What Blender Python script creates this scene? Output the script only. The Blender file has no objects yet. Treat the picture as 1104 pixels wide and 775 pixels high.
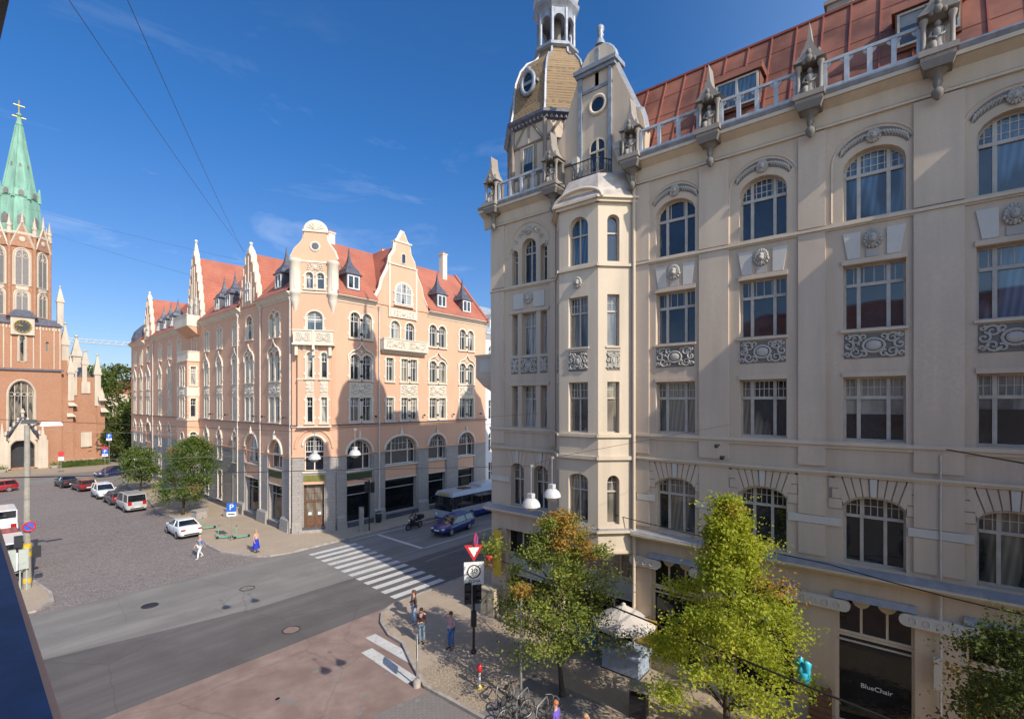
import bpy, bmesh, math, random
from mathutils import Vector, Matrix, noise
R = math.radians
random.seed(7)
scene = bpy.context.scene
C = scene.collection

# ---------------------------------------------------------------- camera, sky, sun, exposure
CAM_H = 11.8
YAW = math.atan(433 / 529.0)                       # the X street lies this far right of the view axis
cam_d = bpy.data.cameras.new('camera'); cam = bpy.data.objects.new('camera', cam_d); C.objects.link(cam)
cam.location = (0, 0, CAM_H)
cam.rotation_euler = (R(90), 0, YAW - R(90))
cam_d.sensor_width = 36; cam_d.lens = 529 / 1104 * 36
cam_d.shift_y = (433 - 387.5) / 1104
cam_d.clip_start = 0.05; cam_d.clip_end = 3000
scene.camera = cam

SUN_EL, SUN_AZ = R(35.9), R(8.2)                       # light travels along +Y, 8 deg towards +X
world = bpy.data.worlds.new('World'); scene.world = world; world.use_nodes = True
nt = world.node_tree; nt.nodes.clear()
out = nt.nodes.new('ShaderNodeOutputWorld'); bg = nt.nodes.new('ShaderNodeBackground')
sky = nt.nodes.new('ShaderNodeTexSky'); sky.sky_type = 'NISHITA'; sky.sun_disc = False
sky.sun_elevation = SUN_EL; sky.sun_rotation = math.pi + SUN_AZ
sky.altitude = 200; sky.air_density = 1.0; sky.dust_density = 0.6; sky.ozone_density = 3.0
# a few thin cirrus wisps, low in the sky
tc = nt.nodes.new('ShaderNodeTexCoord'); mp = nt.nodes.new('ShaderNodeMapping')
mp.inputs['Scale'].default_value = (2.2, 2.2, 7.0); mp.inputs['Rotation'].default_value = (0.5, 0.3, 0.6)
nz = nt.nodes.new('ShaderNodeTexNoise'); nz.inputs['Scale'].default_value = 1.6; nz.inputs['Detail'].default_value = 9
nz.inputs['Roughness'].default_value = 0.62; nz.inputs['Distortion'].default_value = 0.6
rp = nt.nodes.new('ShaderNodeValToRGB'); rp.color_ramp.elements[0].position = 0.56; rp.color_ramp.elements[1].position = 0.86
sx = nt.nodes.new('ShaderNodeSeparateXYZ'); mr = nt.nodes.new('ShaderNodeMapRange')
mr.inputs['From Min'].default_value = 0.62; mr.inputs['From Max'].default_value = 0.12
mu = nt.nodes.new('ShaderNodeMath'); mu.operation = 'MULTIPLY'
mu2 = nt.nodes.new('ShaderNodeMath'); mu2.operation = 'MULTIPLY'; mu2.inputs[1].default_value = 0.55
mx = nt.nodes.new('ShaderNodeMix'); mx.data_type = 'RGBA'; mx.inputs[7].default_value = (3.4, 3.7, 4.2, 1)
L = nt.links.new
L(tc.outputs['Generated'], mp.inputs['Vector']); L(mp.outputs[0], nz.inputs['Vector']); L(nz.outputs['Fac'], rp.inputs[0])
L(tc.outputs['Generated'], sx.inputs[0]); L(sx.outputs['Z'], mr.inputs['Value'])
# away from the sun the clear sky is deeper and darker
sy = nt.nodes.new('ShaderNodeMapRange'); sy.interpolation_type = 'SMOOTHSTEP'; sy.inputs['From Min'].default_value = -0.25; sy.inputs['From Max'].default_value = 0.4
sz = nt.nodes.new('ShaderNodeMapRange'); sz.inputs['From Min'].default_value = 0.02; sz.inputs['From Max'].default_value = 0.45
tz = nt.nodes.new('ShaderNodeMix'); tz.data_type = 'RGBA'; tz.inputs[6].default_value = (0.33, 0.34, 0.40, 1); tz.inputs[7].default_value = (0.15, 0.36, 0.56, 1)
ty = nt.nodes.new('ShaderNodeMix'); ty.data_type = 'RGBA'; ty.inputs[6].default_value = (1, 1, 1, 1)
tm = nt.nodes.new('ShaderNodeMix'); tm.data_type = 'RGBA'; tm.blend_type = 'MULTIPLY'; tm.inputs[0].default_value = 1
L(sx.outputs['Y'], sy.inputs['Value']); L(sx.outputs['Z'], sz.inputs['Value']); L(sz.outputs[0], tz.inputs[0]); L(sy.outputs[0], ty.inputs[0]); L(tz.outputs[2], ty.inputs[7])
L(sky.outputs[0], tm.inputs[6]); L(ty.outputs[2], tm.inputs[7])
L(rp.outputs[0], mu.inputs[0]); L(mr.outputs[0], mu.inputs[1]); L(mu.outputs[0], mu2.inputs[0])
L(mu2.outputs[0], mx.inputs[0]); L(tm.outputs[2], mx.inputs[6]); L(mx.outputs[2], bg.inputs['Color'])
bg.inputs['Strength'].default_value = 0.15
L(bg.outputs[0], out.inputs[0])

sun_d = bpy.data.lights.new('sun', 'SUN'); sun_d.energy = 2.75; sun_d.angle = R(0.5); sun_d.color = (1.0, 0.93, 0.82)
sun = bpy.data.objects.new('sun', sun_d); C.objects.link(sun)
sdir = Vector((math.sin(SUN_AZ) * math.cos(SUN_EL), math.cos(SUN_AZ) * math.cos(SUN_EL), -math.sin(SUN_EL)))
sun.rotation_euler = sdir.to_track_quat('-Z', 'Y').to_euler(); sun.location = (0, -20, 60)
scene.view_settings.view_transform = 'Standard'; scene.view_settings.look = 'None'
scene.view_settings.exposure = 0.95; scene.view_settings.gamma = 1
scene.render.engine = 'CYCLES'

# ---------------------------------------------------------------- materials
def new_mat(name):
    m = bpy.data.materials.new(name); m.use_nodes = True
    n = m.node_tree; b = n.nodes['Principled BSDF']
    return m, n, b
def node(n, t, **kw):
    x = n.nodes.new(t)
    for k, v in kw.items():
        if k in x.inputs: x.inputs[k].default_value = v
        else: setattr(x, k, v)
    return x
def mixc(n, fac, a, b, mode='MIX'):
    x = n.nodes.new('ShaderNodeMix'); x.data_type = 'RGBA'; x.blend_type = mode
    for i, v in ((0, fac), (6, a), (7, b)):
        if hasattr(v, 'links'): n.links.new(v, x.inputs[i])
        elif i == 0: x.inputs[0].default_value = v
        else: x.inputs[i].default_value = (v[0], v[1], v[2], 1)
    return x.outputs[2]
def coords(n, scale=(1, 1, 1)):
    t = n.nodes.new('ShaderNodeTexCoord'); m = n.nodes.new('ShaderNodeMapping'); m.inputs['Scale'].default_value = scale
    n.links.new(t.outputs['Object'], m.inputs['Vector']); return m.outputs[0]
def noise_f(n, vec, scale, detail=5, lo=0.35, hi=0.65, rough=0.6):
    z = node(n, 'ShaderNodeTexNoise', Scale=scale, Detail=detail, Roughness=rough); n.links.new(vec, z.inputs['Vector'])
    r = n.nodes.new('ShaderNodeMapRange'); r.inputs['From Min'].default_value = lo; r.inputs['From Max'].default_value = hi
    n.links.new(z.outputs['Fac'], r.inputs['Value']); return r.outputs[0]
def bump(n, b, h, strength=0.3, dist=0.02):
    k = node(n, 'ShaderNodeBump', Strength=strength, Distance=dist); n.links.new(h, k.inputs['Height']); n.links.new(k.outputs[0], b.inputs['Normal'])
def sc(c, k): return (min(c[0] * k, 1), min(c[1] * k, 1), min(c[2] * k, 1))
def plain(name, col, rough=0.6, metal=0.0, var=0.12, scale=3.0, spec=0.5, coat=0.0):
    m, n, b = new_mat(name); v = coords(n)
    f = noise_f(n, v, scale)
    n.links.new(mixc(n, f, sc(col, 1 - var), sc(col, 1 + var)), b.inputs['Base Color'])
    b.inputs['Roughness'].default_value = rough; b.inputs['Metallic'].default_value = metal
    b.inputs['Specular IOR Level'].default_value = spec; b.inputs['Coat Weight'].default_value = coat
    b.inputs['Coat Roughness'].default_value = 0.05
    return m
def plaster(name, col, dirt=(0.20, 0.17, 0.14), amount=0.35, var=0.07):
    m, n, b = new_mat(name)
    f1 = noise_f(n, coords(n), 0.35, 6); f2 = noise_f(n, coords(n, (1.6, 1.6, 0.16)), 1.0, 7, 0.43, 0.68); f3 = noise_f(n, coords(n), 9, 4)
    c = mixc(n, f1, sc(col, 1 - var), sc(col, 1 + var)); c = mixc(n, f3, c, sc(col, 0.97))
    mm = n.nodes.new('ShaderNodeMath'); mm.operation = 'MULTIPLY'; mm.inputs[1].default_value = amount; n.links.new(f2, mm.inputs[0])
    c = mixc(n, mm.outputs[0], c, sc((col[0] * .6 + dirt[0] * .4, col[1] * .6 + dirt[1] * .4, col[2] * .6 + dirt[2] * .4), 1))
    n.links.new(c, b.inputs['Base Color']); b.inputs['Roughness'].default_value = 0.9; b.inputs['Specular IOR Level'].default_value = 0.2
    bump(n, b, f3, 0.05, 0.01)
    return m
def brick(name, c1, c2, mortar, bw=0.27, bh=0.085, ms=0.012, patch=None, bumpd=0.01, rough=0.9, off=0.5):
    m, n, b = new_mat(name)
    t = n.nodes.new('ShaderNodeTexCoord'); s = n.nodes.new('ShaderNodeSeparateXYZ'); n.links.new(t.outputs['Object'], s.inputs[0])
    a = n.nodes.new('ShaderNodeMath'); a.operation = 'ADD'; n.links.new(s.outputs[0], a.inputs[0]); n.links.new(s.outputs[1], a.inputs[1])
    k = n.nodes.new('ShaderNodeCombineXYZ'); n.links.new(a.outputs[0], k.inputs[0]); n.links.new(s.outputs[2], k.inputs[1])
    br = n.nodes.new('ShaderNodeTexBrick'); br.offset = off
    br.inputs['Color1'].default_value = (*c1, 1); br.inputs['Color2'].default_value = (*c2, 1); br.inputs['Mortar'].default_value = (*mortar, 1)
    br.inputs['Scale'].default_value = 1; br.inputs['Mortar Size'].default_value = ms; br.inputs['Brick Width'].default_value = bw; br.inputs['Row Height'].default_value = bh
    n.links.new(k.outputs[0], br.inputs['Vector'])
    f = noise_f(n, coords(n), 0.5, 6, 0.35, 0.7); f2 = noise_f(n, coords(n), 4, 4)
    c = mixc(n, f2, br.outputs['Color'], sc(c1, 0.8))
    mm = n.nodes.new('ShaderNodeMath'); mm.operation = 'MULTIPLY'; mm.inputs[1].default_value = 0.4; n.links.new(f, mm.inputs[0])
    c = mixc(n, mm.outputs[0], c, patch or sc(c2, 0.7))
    n.links.new(c, b.inputs['Base Color']); b.inputs['Roughness'].default_value = rough; b.inputs['Specular IOR Level'].default_value = 0.2
    iv = n.nodes.new('ShaderNodeMath'); iv.operation = 'SUBTRACT'; iv.inputs[0].default_value = 1; n.links.new(br.outputs['Fac'], iv.inputs[1])
    bump(n, b, iv.outputs[0], 0.5, bumpd)
    return m
def setts(name, c1, c2, joint, scale=6.0, patch=(0.2, 0.18, 0.16)):
    m, n, b = new_mat(name); v = coords(n)
    vo = node(n, 'ShaderNodeTexVoronoi', Scale=scale); n.links.new(v, vo.inputs['Vector'])
    ve = n.nodes.new('ShaderNodeTexVoronoi'); ve.feature = 'DISTANCE_TO_EDGE'; ve.inputs['Scale'].default_value = scale; n.links.new(v, ve.inputs['Vector'])
    rr = n.nodes.new('ShaderNodeMapRange'); rr.inputs['From Max'].default_value = 0.10; n.links.new(ve.outputs['Distance'], rr.inputs['Value'])
    sp = n.nodes.new('ShaderNodeSeparateColor'); n.links.new(vo.outputs['Color'], sp.inputs[0])
    c = mixc(n, sp.outputs[0], c1, c2); f = noise_f(n, v, 0.12, 6, 0.4, 0.68); c = mixc(n, f, c, patch)
    f2 = noise_f(n, coords(n, (0.25, 1.2, 1)), 0.5, 5, 0.5, 0.8); c = mixc(n, f2, c, sc(patch, 0.75))
    c = mixc(n, rr.outputs[0], joint, c)
    n.links.new(c, b.inputs['Base Color']); b.inputs['Roughness'].default_value = 0.75; bump(n, b, rr.outputs[0], 0.6, 0.02)
    return m
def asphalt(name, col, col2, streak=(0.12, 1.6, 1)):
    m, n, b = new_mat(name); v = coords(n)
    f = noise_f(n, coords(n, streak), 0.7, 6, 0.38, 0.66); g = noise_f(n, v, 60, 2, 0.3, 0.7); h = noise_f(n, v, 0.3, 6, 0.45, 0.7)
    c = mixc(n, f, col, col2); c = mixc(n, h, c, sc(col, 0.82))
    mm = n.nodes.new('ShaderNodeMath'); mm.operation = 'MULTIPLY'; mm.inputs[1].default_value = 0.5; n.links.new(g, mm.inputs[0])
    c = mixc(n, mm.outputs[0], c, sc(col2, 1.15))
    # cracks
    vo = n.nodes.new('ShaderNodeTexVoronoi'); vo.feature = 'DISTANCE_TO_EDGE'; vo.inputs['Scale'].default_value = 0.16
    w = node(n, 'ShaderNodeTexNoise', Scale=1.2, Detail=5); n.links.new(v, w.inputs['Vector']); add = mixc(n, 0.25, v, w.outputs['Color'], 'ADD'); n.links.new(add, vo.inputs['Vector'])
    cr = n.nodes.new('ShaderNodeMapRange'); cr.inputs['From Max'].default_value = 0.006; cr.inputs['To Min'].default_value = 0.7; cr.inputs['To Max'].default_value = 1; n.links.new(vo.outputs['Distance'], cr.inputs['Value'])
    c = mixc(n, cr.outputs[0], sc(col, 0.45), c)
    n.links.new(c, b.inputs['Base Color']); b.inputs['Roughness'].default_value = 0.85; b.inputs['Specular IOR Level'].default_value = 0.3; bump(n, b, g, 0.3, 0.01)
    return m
def slabs(name, c1, c2, joint, w=0.4, h=0.4, patch=(0.2, 0.17, 0.14)):
    m, n, b = new_mat(name); v = coords(n)
    br = n.nodes.new('ShaderNodeTexBrick'); br.offset = 0.5
    br.inputs['Color1'].default_value = (*c1, 1); br.inputs['Color2'].default_value = (*c2, 1); br.inputs['Mortar'].default_value = (*joint, 1)
    br.inputs['Scale'].default_value = 1; br.inputs['Mortar Size'].default_value = 0.012; br.inputs['Brick Width'].default_value = w; br.inputs['Row Height'].default_value = h
    n.links.new(v, br.inputs['Vector'])
    f = noise_f(n, v, 0.6, 7, 0.42, 0.7); c = mixc(n, f, br.outputs['Color'], patch); f2 = noise_f(n, v, 12, 3); c = mixc(n, f2, c, sc(c1, 0.85))
    n.links.new(c, b.inputs['Base Color']); b.inputs['Roughness'].default_value = 0.85; b.inputs['Specular IOR Level'].default_value = 0.3
    return m
def paint(name, col=(0.56, 0.54, 0.50), under=(0.13, 0.12, 0.11)):
    m, n, b = new_mat(name); v = coords(n); f = noise_f(n, v, 5, 8, 0.56, 0.72, 0.7); g = noise_f(n, v, 0.9, 5)
    c = mixc(n, g, sc(col, 0.85), col); c = mixc(n, f, c, under); n.links.new(c, b.inputs['Base Color']); b.inputs['Roughness'].default_value = 0.8
    return m
def glass(name, col=(0.018, 0.022, 0.028), rough=0.04, wav=0.06, curtain=None):
    """a window pane: what is behind it is dark, or a curtain; its face mirrors the street"""
    m, n, b = new_mat(name); v = coords(n)
    f = noise_f(n, v, 0.8, 4)
    c = mixc(n, f, sc(col, 0.6), sc(col, 1.6))
    if curtain:
        w = n.nodes.new('ShaderNodeTexWave'); w.inputs['Scale'].default_value = 3.4; w.inputs['Distortion'].default_value = 2.5; w.bands_direction = 'DIAGONAL'
        n.links.new(coords(n, (1, 1, 0.12)), w.inputs['Vector'])
        cc = mixc(n, w.outputs['Fac'], sc(curtain, 0.6), curtain); g = noise_f(n, coords(n, (1.1, 1.1, 0.25)), 0.8, 2, 0.42, 0.5)
        c = mixc(n, g, c, cc)
    n.links.new(c, b.inputs['Base Color']); b.inputs['Roughness'].default_value = rough; b.inputs['IOR'].default_value = 1.52
    b.inputs['Specular IOR Level'].default_value = 0.9
    z = node(n, 'ShaderNodeTexNoise', Scale=0.9, Detail=1); n.links.new(v, z.inputs['Vector']); bump(n, b, z.outputs['Fac'], wav, 0.15)
    return m
def leaf(name, cols, trans=0.35):
    m, n, b = new_mat(name)
    g = n.nodes.new('ShaderNodeNewGeometry'); r = n.nodes.new('ShaderNodeValToRGB'); e = r.color_ramp.elements
    while len(e) < len(cols): e.new(0.5)
    for i, (p, c) in enumerate(cols): e[i].position = p; e[i].color = (*c, 1)
    f = noise_f(n, coords(n), 0.7, 3, 0.3, 0.7)
    a = n.nodes.new('ShaderNodeMath'); a.operation = 'MULTIPLY_ADD'; a.inputs[1].default_value = 0.55; n.links.new(g.outputs['Random Per Island'], a.inputs[0])
    k = n.nodes.new('ShaderNodeMath'); k.operation = 'MULTIPLY'; k.inputs[1].default_value = 0.45; n.links.new(f, k.inputs[0]); n.links.new(k.outputs[0], a.inputs[2])
    n.links.new(a.outputs[0], r.inputs[0]); n.links.new(r.outputs[0], b.inputs['Base Color'])
    b.inputs['Roughness'].default_value = 0.6; b.inputs['Specular IOR Level'].default_value = 0.15
    t = n.nodes.new('ShaderNodeBsdfTranslucent'); h = n.nodes.new('ShaderNodeHueSaturation'); h.inputs['Value'].default_value = 1.4; h.inputs['Saturation'].default_value = 1.1
    n.links.new(r.outputs[0], h.inputs['Color']); n.links.new(h.outputs[0], t.inputs[0])
    s = n.nodes.new('ShaderNodeMixShader'); s.inputs[0].default_value = trans; o = n.nodes['Material Output']
    n.links.new(b.outputs[0], s.inputs[1]); n.links.new(t.outputs[0], s.inputs[2]); n.links.new(s.outputs[0], o.inputs[0])
    return m
def rooftile(name, c1, c2, row=0.33):
    m, n, b = new_mat(name); s = n.nodes.new('ShaderNodeSeparateXYZ'); n.links.new(coords(n), s.inputs[0])
    w = n.nodes.new('ShaderNodeTexWave'); w.bands_direction = 'Z'; w.inputs['Scale'].default_value = 0.31 / row; w.wave_profile = 'SAW'; n.links.new(coords(n), w.inputs['Vector'])
    f = noise_f(n, coords(n), 6, 3); g = noise_f(n, coords(n), 0.5, 6)
    c = mixc(n, f, c1, c2); c = mixc(n, g, c, sc(c1, 0.68)); h = noise_f(n, coords(n, (1, 1, .3)), 1.4, 6, .5, .75); c = mixc(n, h, c, (c1[0] * .7 + .06, c1[1] * .8 + .06, c1[2] * .8 + .05)); c = mixc(n, w.outputs['Fac'], sc(c1, 0.8), c)
    n.links.new(c, b.inputs['Base Color']); b.inputs['Roughness'].default_value = 0.8; bump(n, b, w.outputs['Fac'], 0.5, 0.03)
    return m

M = {}
M['beige'] = plaster('beige_plaster', (0.57, 0.445, 0.325), amount=0.6, var=0.08)
M['beige2'] = plaster('beige_panel_plaster', (0.59, 0.465, 0.345), amount=0.55, var=0.08)
M['cream'] = plaster('cream_trim', (0.62, 0.51, 0.38), amount=0.5)
M['pale'] = plaster('pale_panel', (0.585, 0.53, 0.455), amount=0.3)
M['relief'] = plaster('relief_stone', (0.46, 0.42, 0.36), amount=0.7)
M['soot_shade'] = plaster('soot_shade_stone', (0.20, 0.175, 0.15), amount=0.6, var=0.25); M['joint'] = plain('dark_joint', (0.27, 0.215, 0.17), 0.9)  # dark stone: panel grime, also painted shade behind the carved wings
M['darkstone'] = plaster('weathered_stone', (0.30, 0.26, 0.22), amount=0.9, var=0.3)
M['ledge'] = plain('zinc_ledge', (0.34, 0.33, 0.33), 0.5, 0.3)
M['greymetal'] = plain('painted_rail', (0.25, 0.265, 0.29), 0.5, 0.2, 0.2)
M['redroof'] = plain('red_metal_roof', (0.215, 0.08, 0.046), 0.6, 0.0, 0.4, 0.6)
M['seam'] = plain('red_metal_seam', (0.26, 0.075, 0.045), 0.5)
M['tin'] = plain('tin_roof', (0.44, 0.38, 0.33), 0.6, 0.1, 0.25, 1.2)
M['shingle'] = brick('tower_shingle', (0.34, 0.235, 0.13), (0.27, 0.185, 0.105), (0.12, 0.085, 0.055), 0.24, 0.15, 0.03, (0.22, 0.15, 0.09), 0.03)
M['timber'] = plain('grey_timber', (0.24, 0.19, 0.15), 0.7)
M['white'] = plain('white_frame', (0.70, 0.66, 0.58), 0.5, 0, 0.1)
M['tan'] = plain('cream_frame', (0.46, 0.405, 0.335), 0.5, 0, 0.12)
M['rail'] = plain('pale_rail', (0.40, 0.41, 0.42), 0.5, 0.1, 0.2, 2); M['lampwhite'] = plain('lamp_white', (0.5, 0.49, 0.47), 0.5)
M['greyframe'] = plain('grey_frame', (0.36, 0.35, 0.34), 0.5)
M['glass'] = glass('window_glass'); M['glassc'] = glass('window_glass_white_curtain', curtain=(0.42, 0.40, 0.36))
M['glassb'] = glass('window_glass_blue_curtain', curtain=(0.10, 0.17, 0.24)); M['glassd'] = glass('window_glass_drape', curtain=(0.22, 0.19, 0.15))
M['shopglass'] = glass('shop_glass', (0.008, 0.009, 0.01), 0.02, 0.02); M['shopglass'].node_tree.nodes['Principled BSDF'].inputs['Specular IOR Level'].default_value = 0.4
M['blindc'] = glass('glass_over_cream_blind', (.20, .185, .155), .06, .06); M['blindw'] = glass('glass_over_net_curtain', (.15, .15, .145), .06, .06, (.3, .29, .27)); RB = random.Random(77)
M['frost'] = plain('frosted_panel', (0.40, 0.43, 0.37), 0.35, 0, 0.1)
M['pink'] = plaster('pink_plaster', (0.65, 0.378, 0.248), (0.4, 0.2, 0.12), 0.3)
M['pinkside'] = plaster('rose_plaster', (0.65, 0.378, 0.248), (0.4, 0.2, 0.12), 0.3)
M['ivory'] = plaster('ivory_trim', (0.68, 0.59, 0.47), amount=0.35)
M['stone'] = brick('grey_ashlar', (0.40, 0.36, 0.32), (0.35, 0.31, 0.28), (0.26, 0.23, 0.2), 0.55, 0.27, 0.015, (0.25, 0.22, 0.2), 0.03)
M['tiles'] = rooftile('red_tiles', (0.41, 0.125, 0.075), (0.51, 0.175, 0.105))
M['slate'] = plain('dark_slate', (0.10, 0.10, 0.12), 0.45, 0.2, 0.25)
M['pipe'] = plain('drain_pipe', (0.56, 0.50, 0.44), 0.5)
M['olive'] = plain('olive_board', (0.17, 0.16, 0.035), 0.5); M['dkgreen'] = plain('dark_green_board', (0.025, 0.05, 0.02), 0.4)
M['wood'] = plain('brown_wood', (0.15, 0.075, 0.04), 0.5, 0, 0.25, 6)
M['white_wall'] = plaster('white_plaster', (0.62, 0.62, 0.62)); M['grey_roof'] = plain('grey_metal_roof', (0.36, 0.38, 0.40), 0.5, 0.2)
M['brick'] = brick('church_brick', (0.40, 0.185, 0.095), (0.33, 0.15, 0.08), (0.38, 0.28, 0.21), 0.5, 0.16, 0.02, (0.40, 0.22, 0.15))
M['lime'] = plaster('limestone', (0.52, 0.43, 0.33), amount=0.7, var=0.15); M['copper'] = plaster('green_copper', (0.22, 0.39, 0.295), (0.03, 0.06, 0.05), 0.95, 0.25)
M['louver'] = plain('grey_louvre', (0.17, 0.15, 0.14), 0.7); M['black'] = plain('black_metal', (0.02, 0.02, 0.022), 0.5)
M['gold'] = plain('gilding', (0.55, 0.40, 0.12), 0.4, 0.6)
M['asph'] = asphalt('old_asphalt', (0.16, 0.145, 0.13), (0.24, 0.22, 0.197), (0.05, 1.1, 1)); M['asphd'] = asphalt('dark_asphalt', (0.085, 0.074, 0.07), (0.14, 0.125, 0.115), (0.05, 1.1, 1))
M['asphr'] = asphalt('reddish_asphalt', (0.185, 0.12, 0.098), (0.30, 0.215, 0.178), (1.3, 1.3, 1))
M['cob'] = setts('cobbles', (0.27, 0.225, 0.20), (0.195, 0.16, 0.148), (0.12, 0.10, 0.09), 5.0, (0.26, 0.215, 0.185))
M['cobg'] = slabs('grey_setts', (0.235, 0.21, 0.19), (0.19, 0.17, 0.16), (0.09, 0.08, 0.07), 0.22, 0.13, (0.18, 0.16, 0.14))
M['pave'] = slabs('pavement_slabs', (0.43, 0.335, 0.24), (0.39, 0.305, 0.225), (0.27, 0.215, 0.16), 0.5, 0.5, (0.33, 0.26, 0.19))
M['pavey'] = setts('yellow_setts', (0.44, 0.34, 0.23), (0.35, 0.27, 0.18), (0.22, 0.175, 0.13), 8, (0.36, 0.28, 0.2))
M['kerb'] = plain('granite_kerb', (0.33, 0.285, 0.245), 0.8, 0, 0.25, 2)
M['paint'] = paint('road_paint'); M['paintw'] = paint('worn_paint', (0.225, 0.21, 0.195), (0.15, 0.138, 0.128))
M['ground'] = plain('ground_dust', (0.22, 0.19, 0.165), 0.9, 0, 0.15, 0.3)
M['bark'] = plain('bark', (0.055, 0.042, 0.032), 0.9, 0, 0.35, 8)
M['iron'] = plain('dark_iron', (0.035, 0.035, 0.038), 0.5, 0.3); M['galv'] = plain('galvanised', (0.33, 0.32, 0.30), 0.5, 0.5)
M['rubber'] = plain('rubber', (0.018, 0.018, 0.018), 0.8); M['chrome'] = plain('bright_metal', (0.55, 0.55, 0.55), 0.25, 0.9)
M['skin'] = plain('skin', (0.52, 0.30, 0.21), 0.6)
M['signw'] = plain('sign_white', (0.78, 0.77, 0.74), 0.4, 0, 0.05); M['signr'] = plain('sign_red', (0.52, 0.03, 0.04), 0.4); M['signb'] = plain('sign_blue', (0.02, 0.11, 0.48), 0.4)
M['yellow'] = plain('yellow_paint', (0.65, 0.42, 0.03), 0.5)
def col(name, c, rough=0.6, **k):
    if name not in M: M[name] = plain(name, c, rough, **k)
    return M[name]

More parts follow.
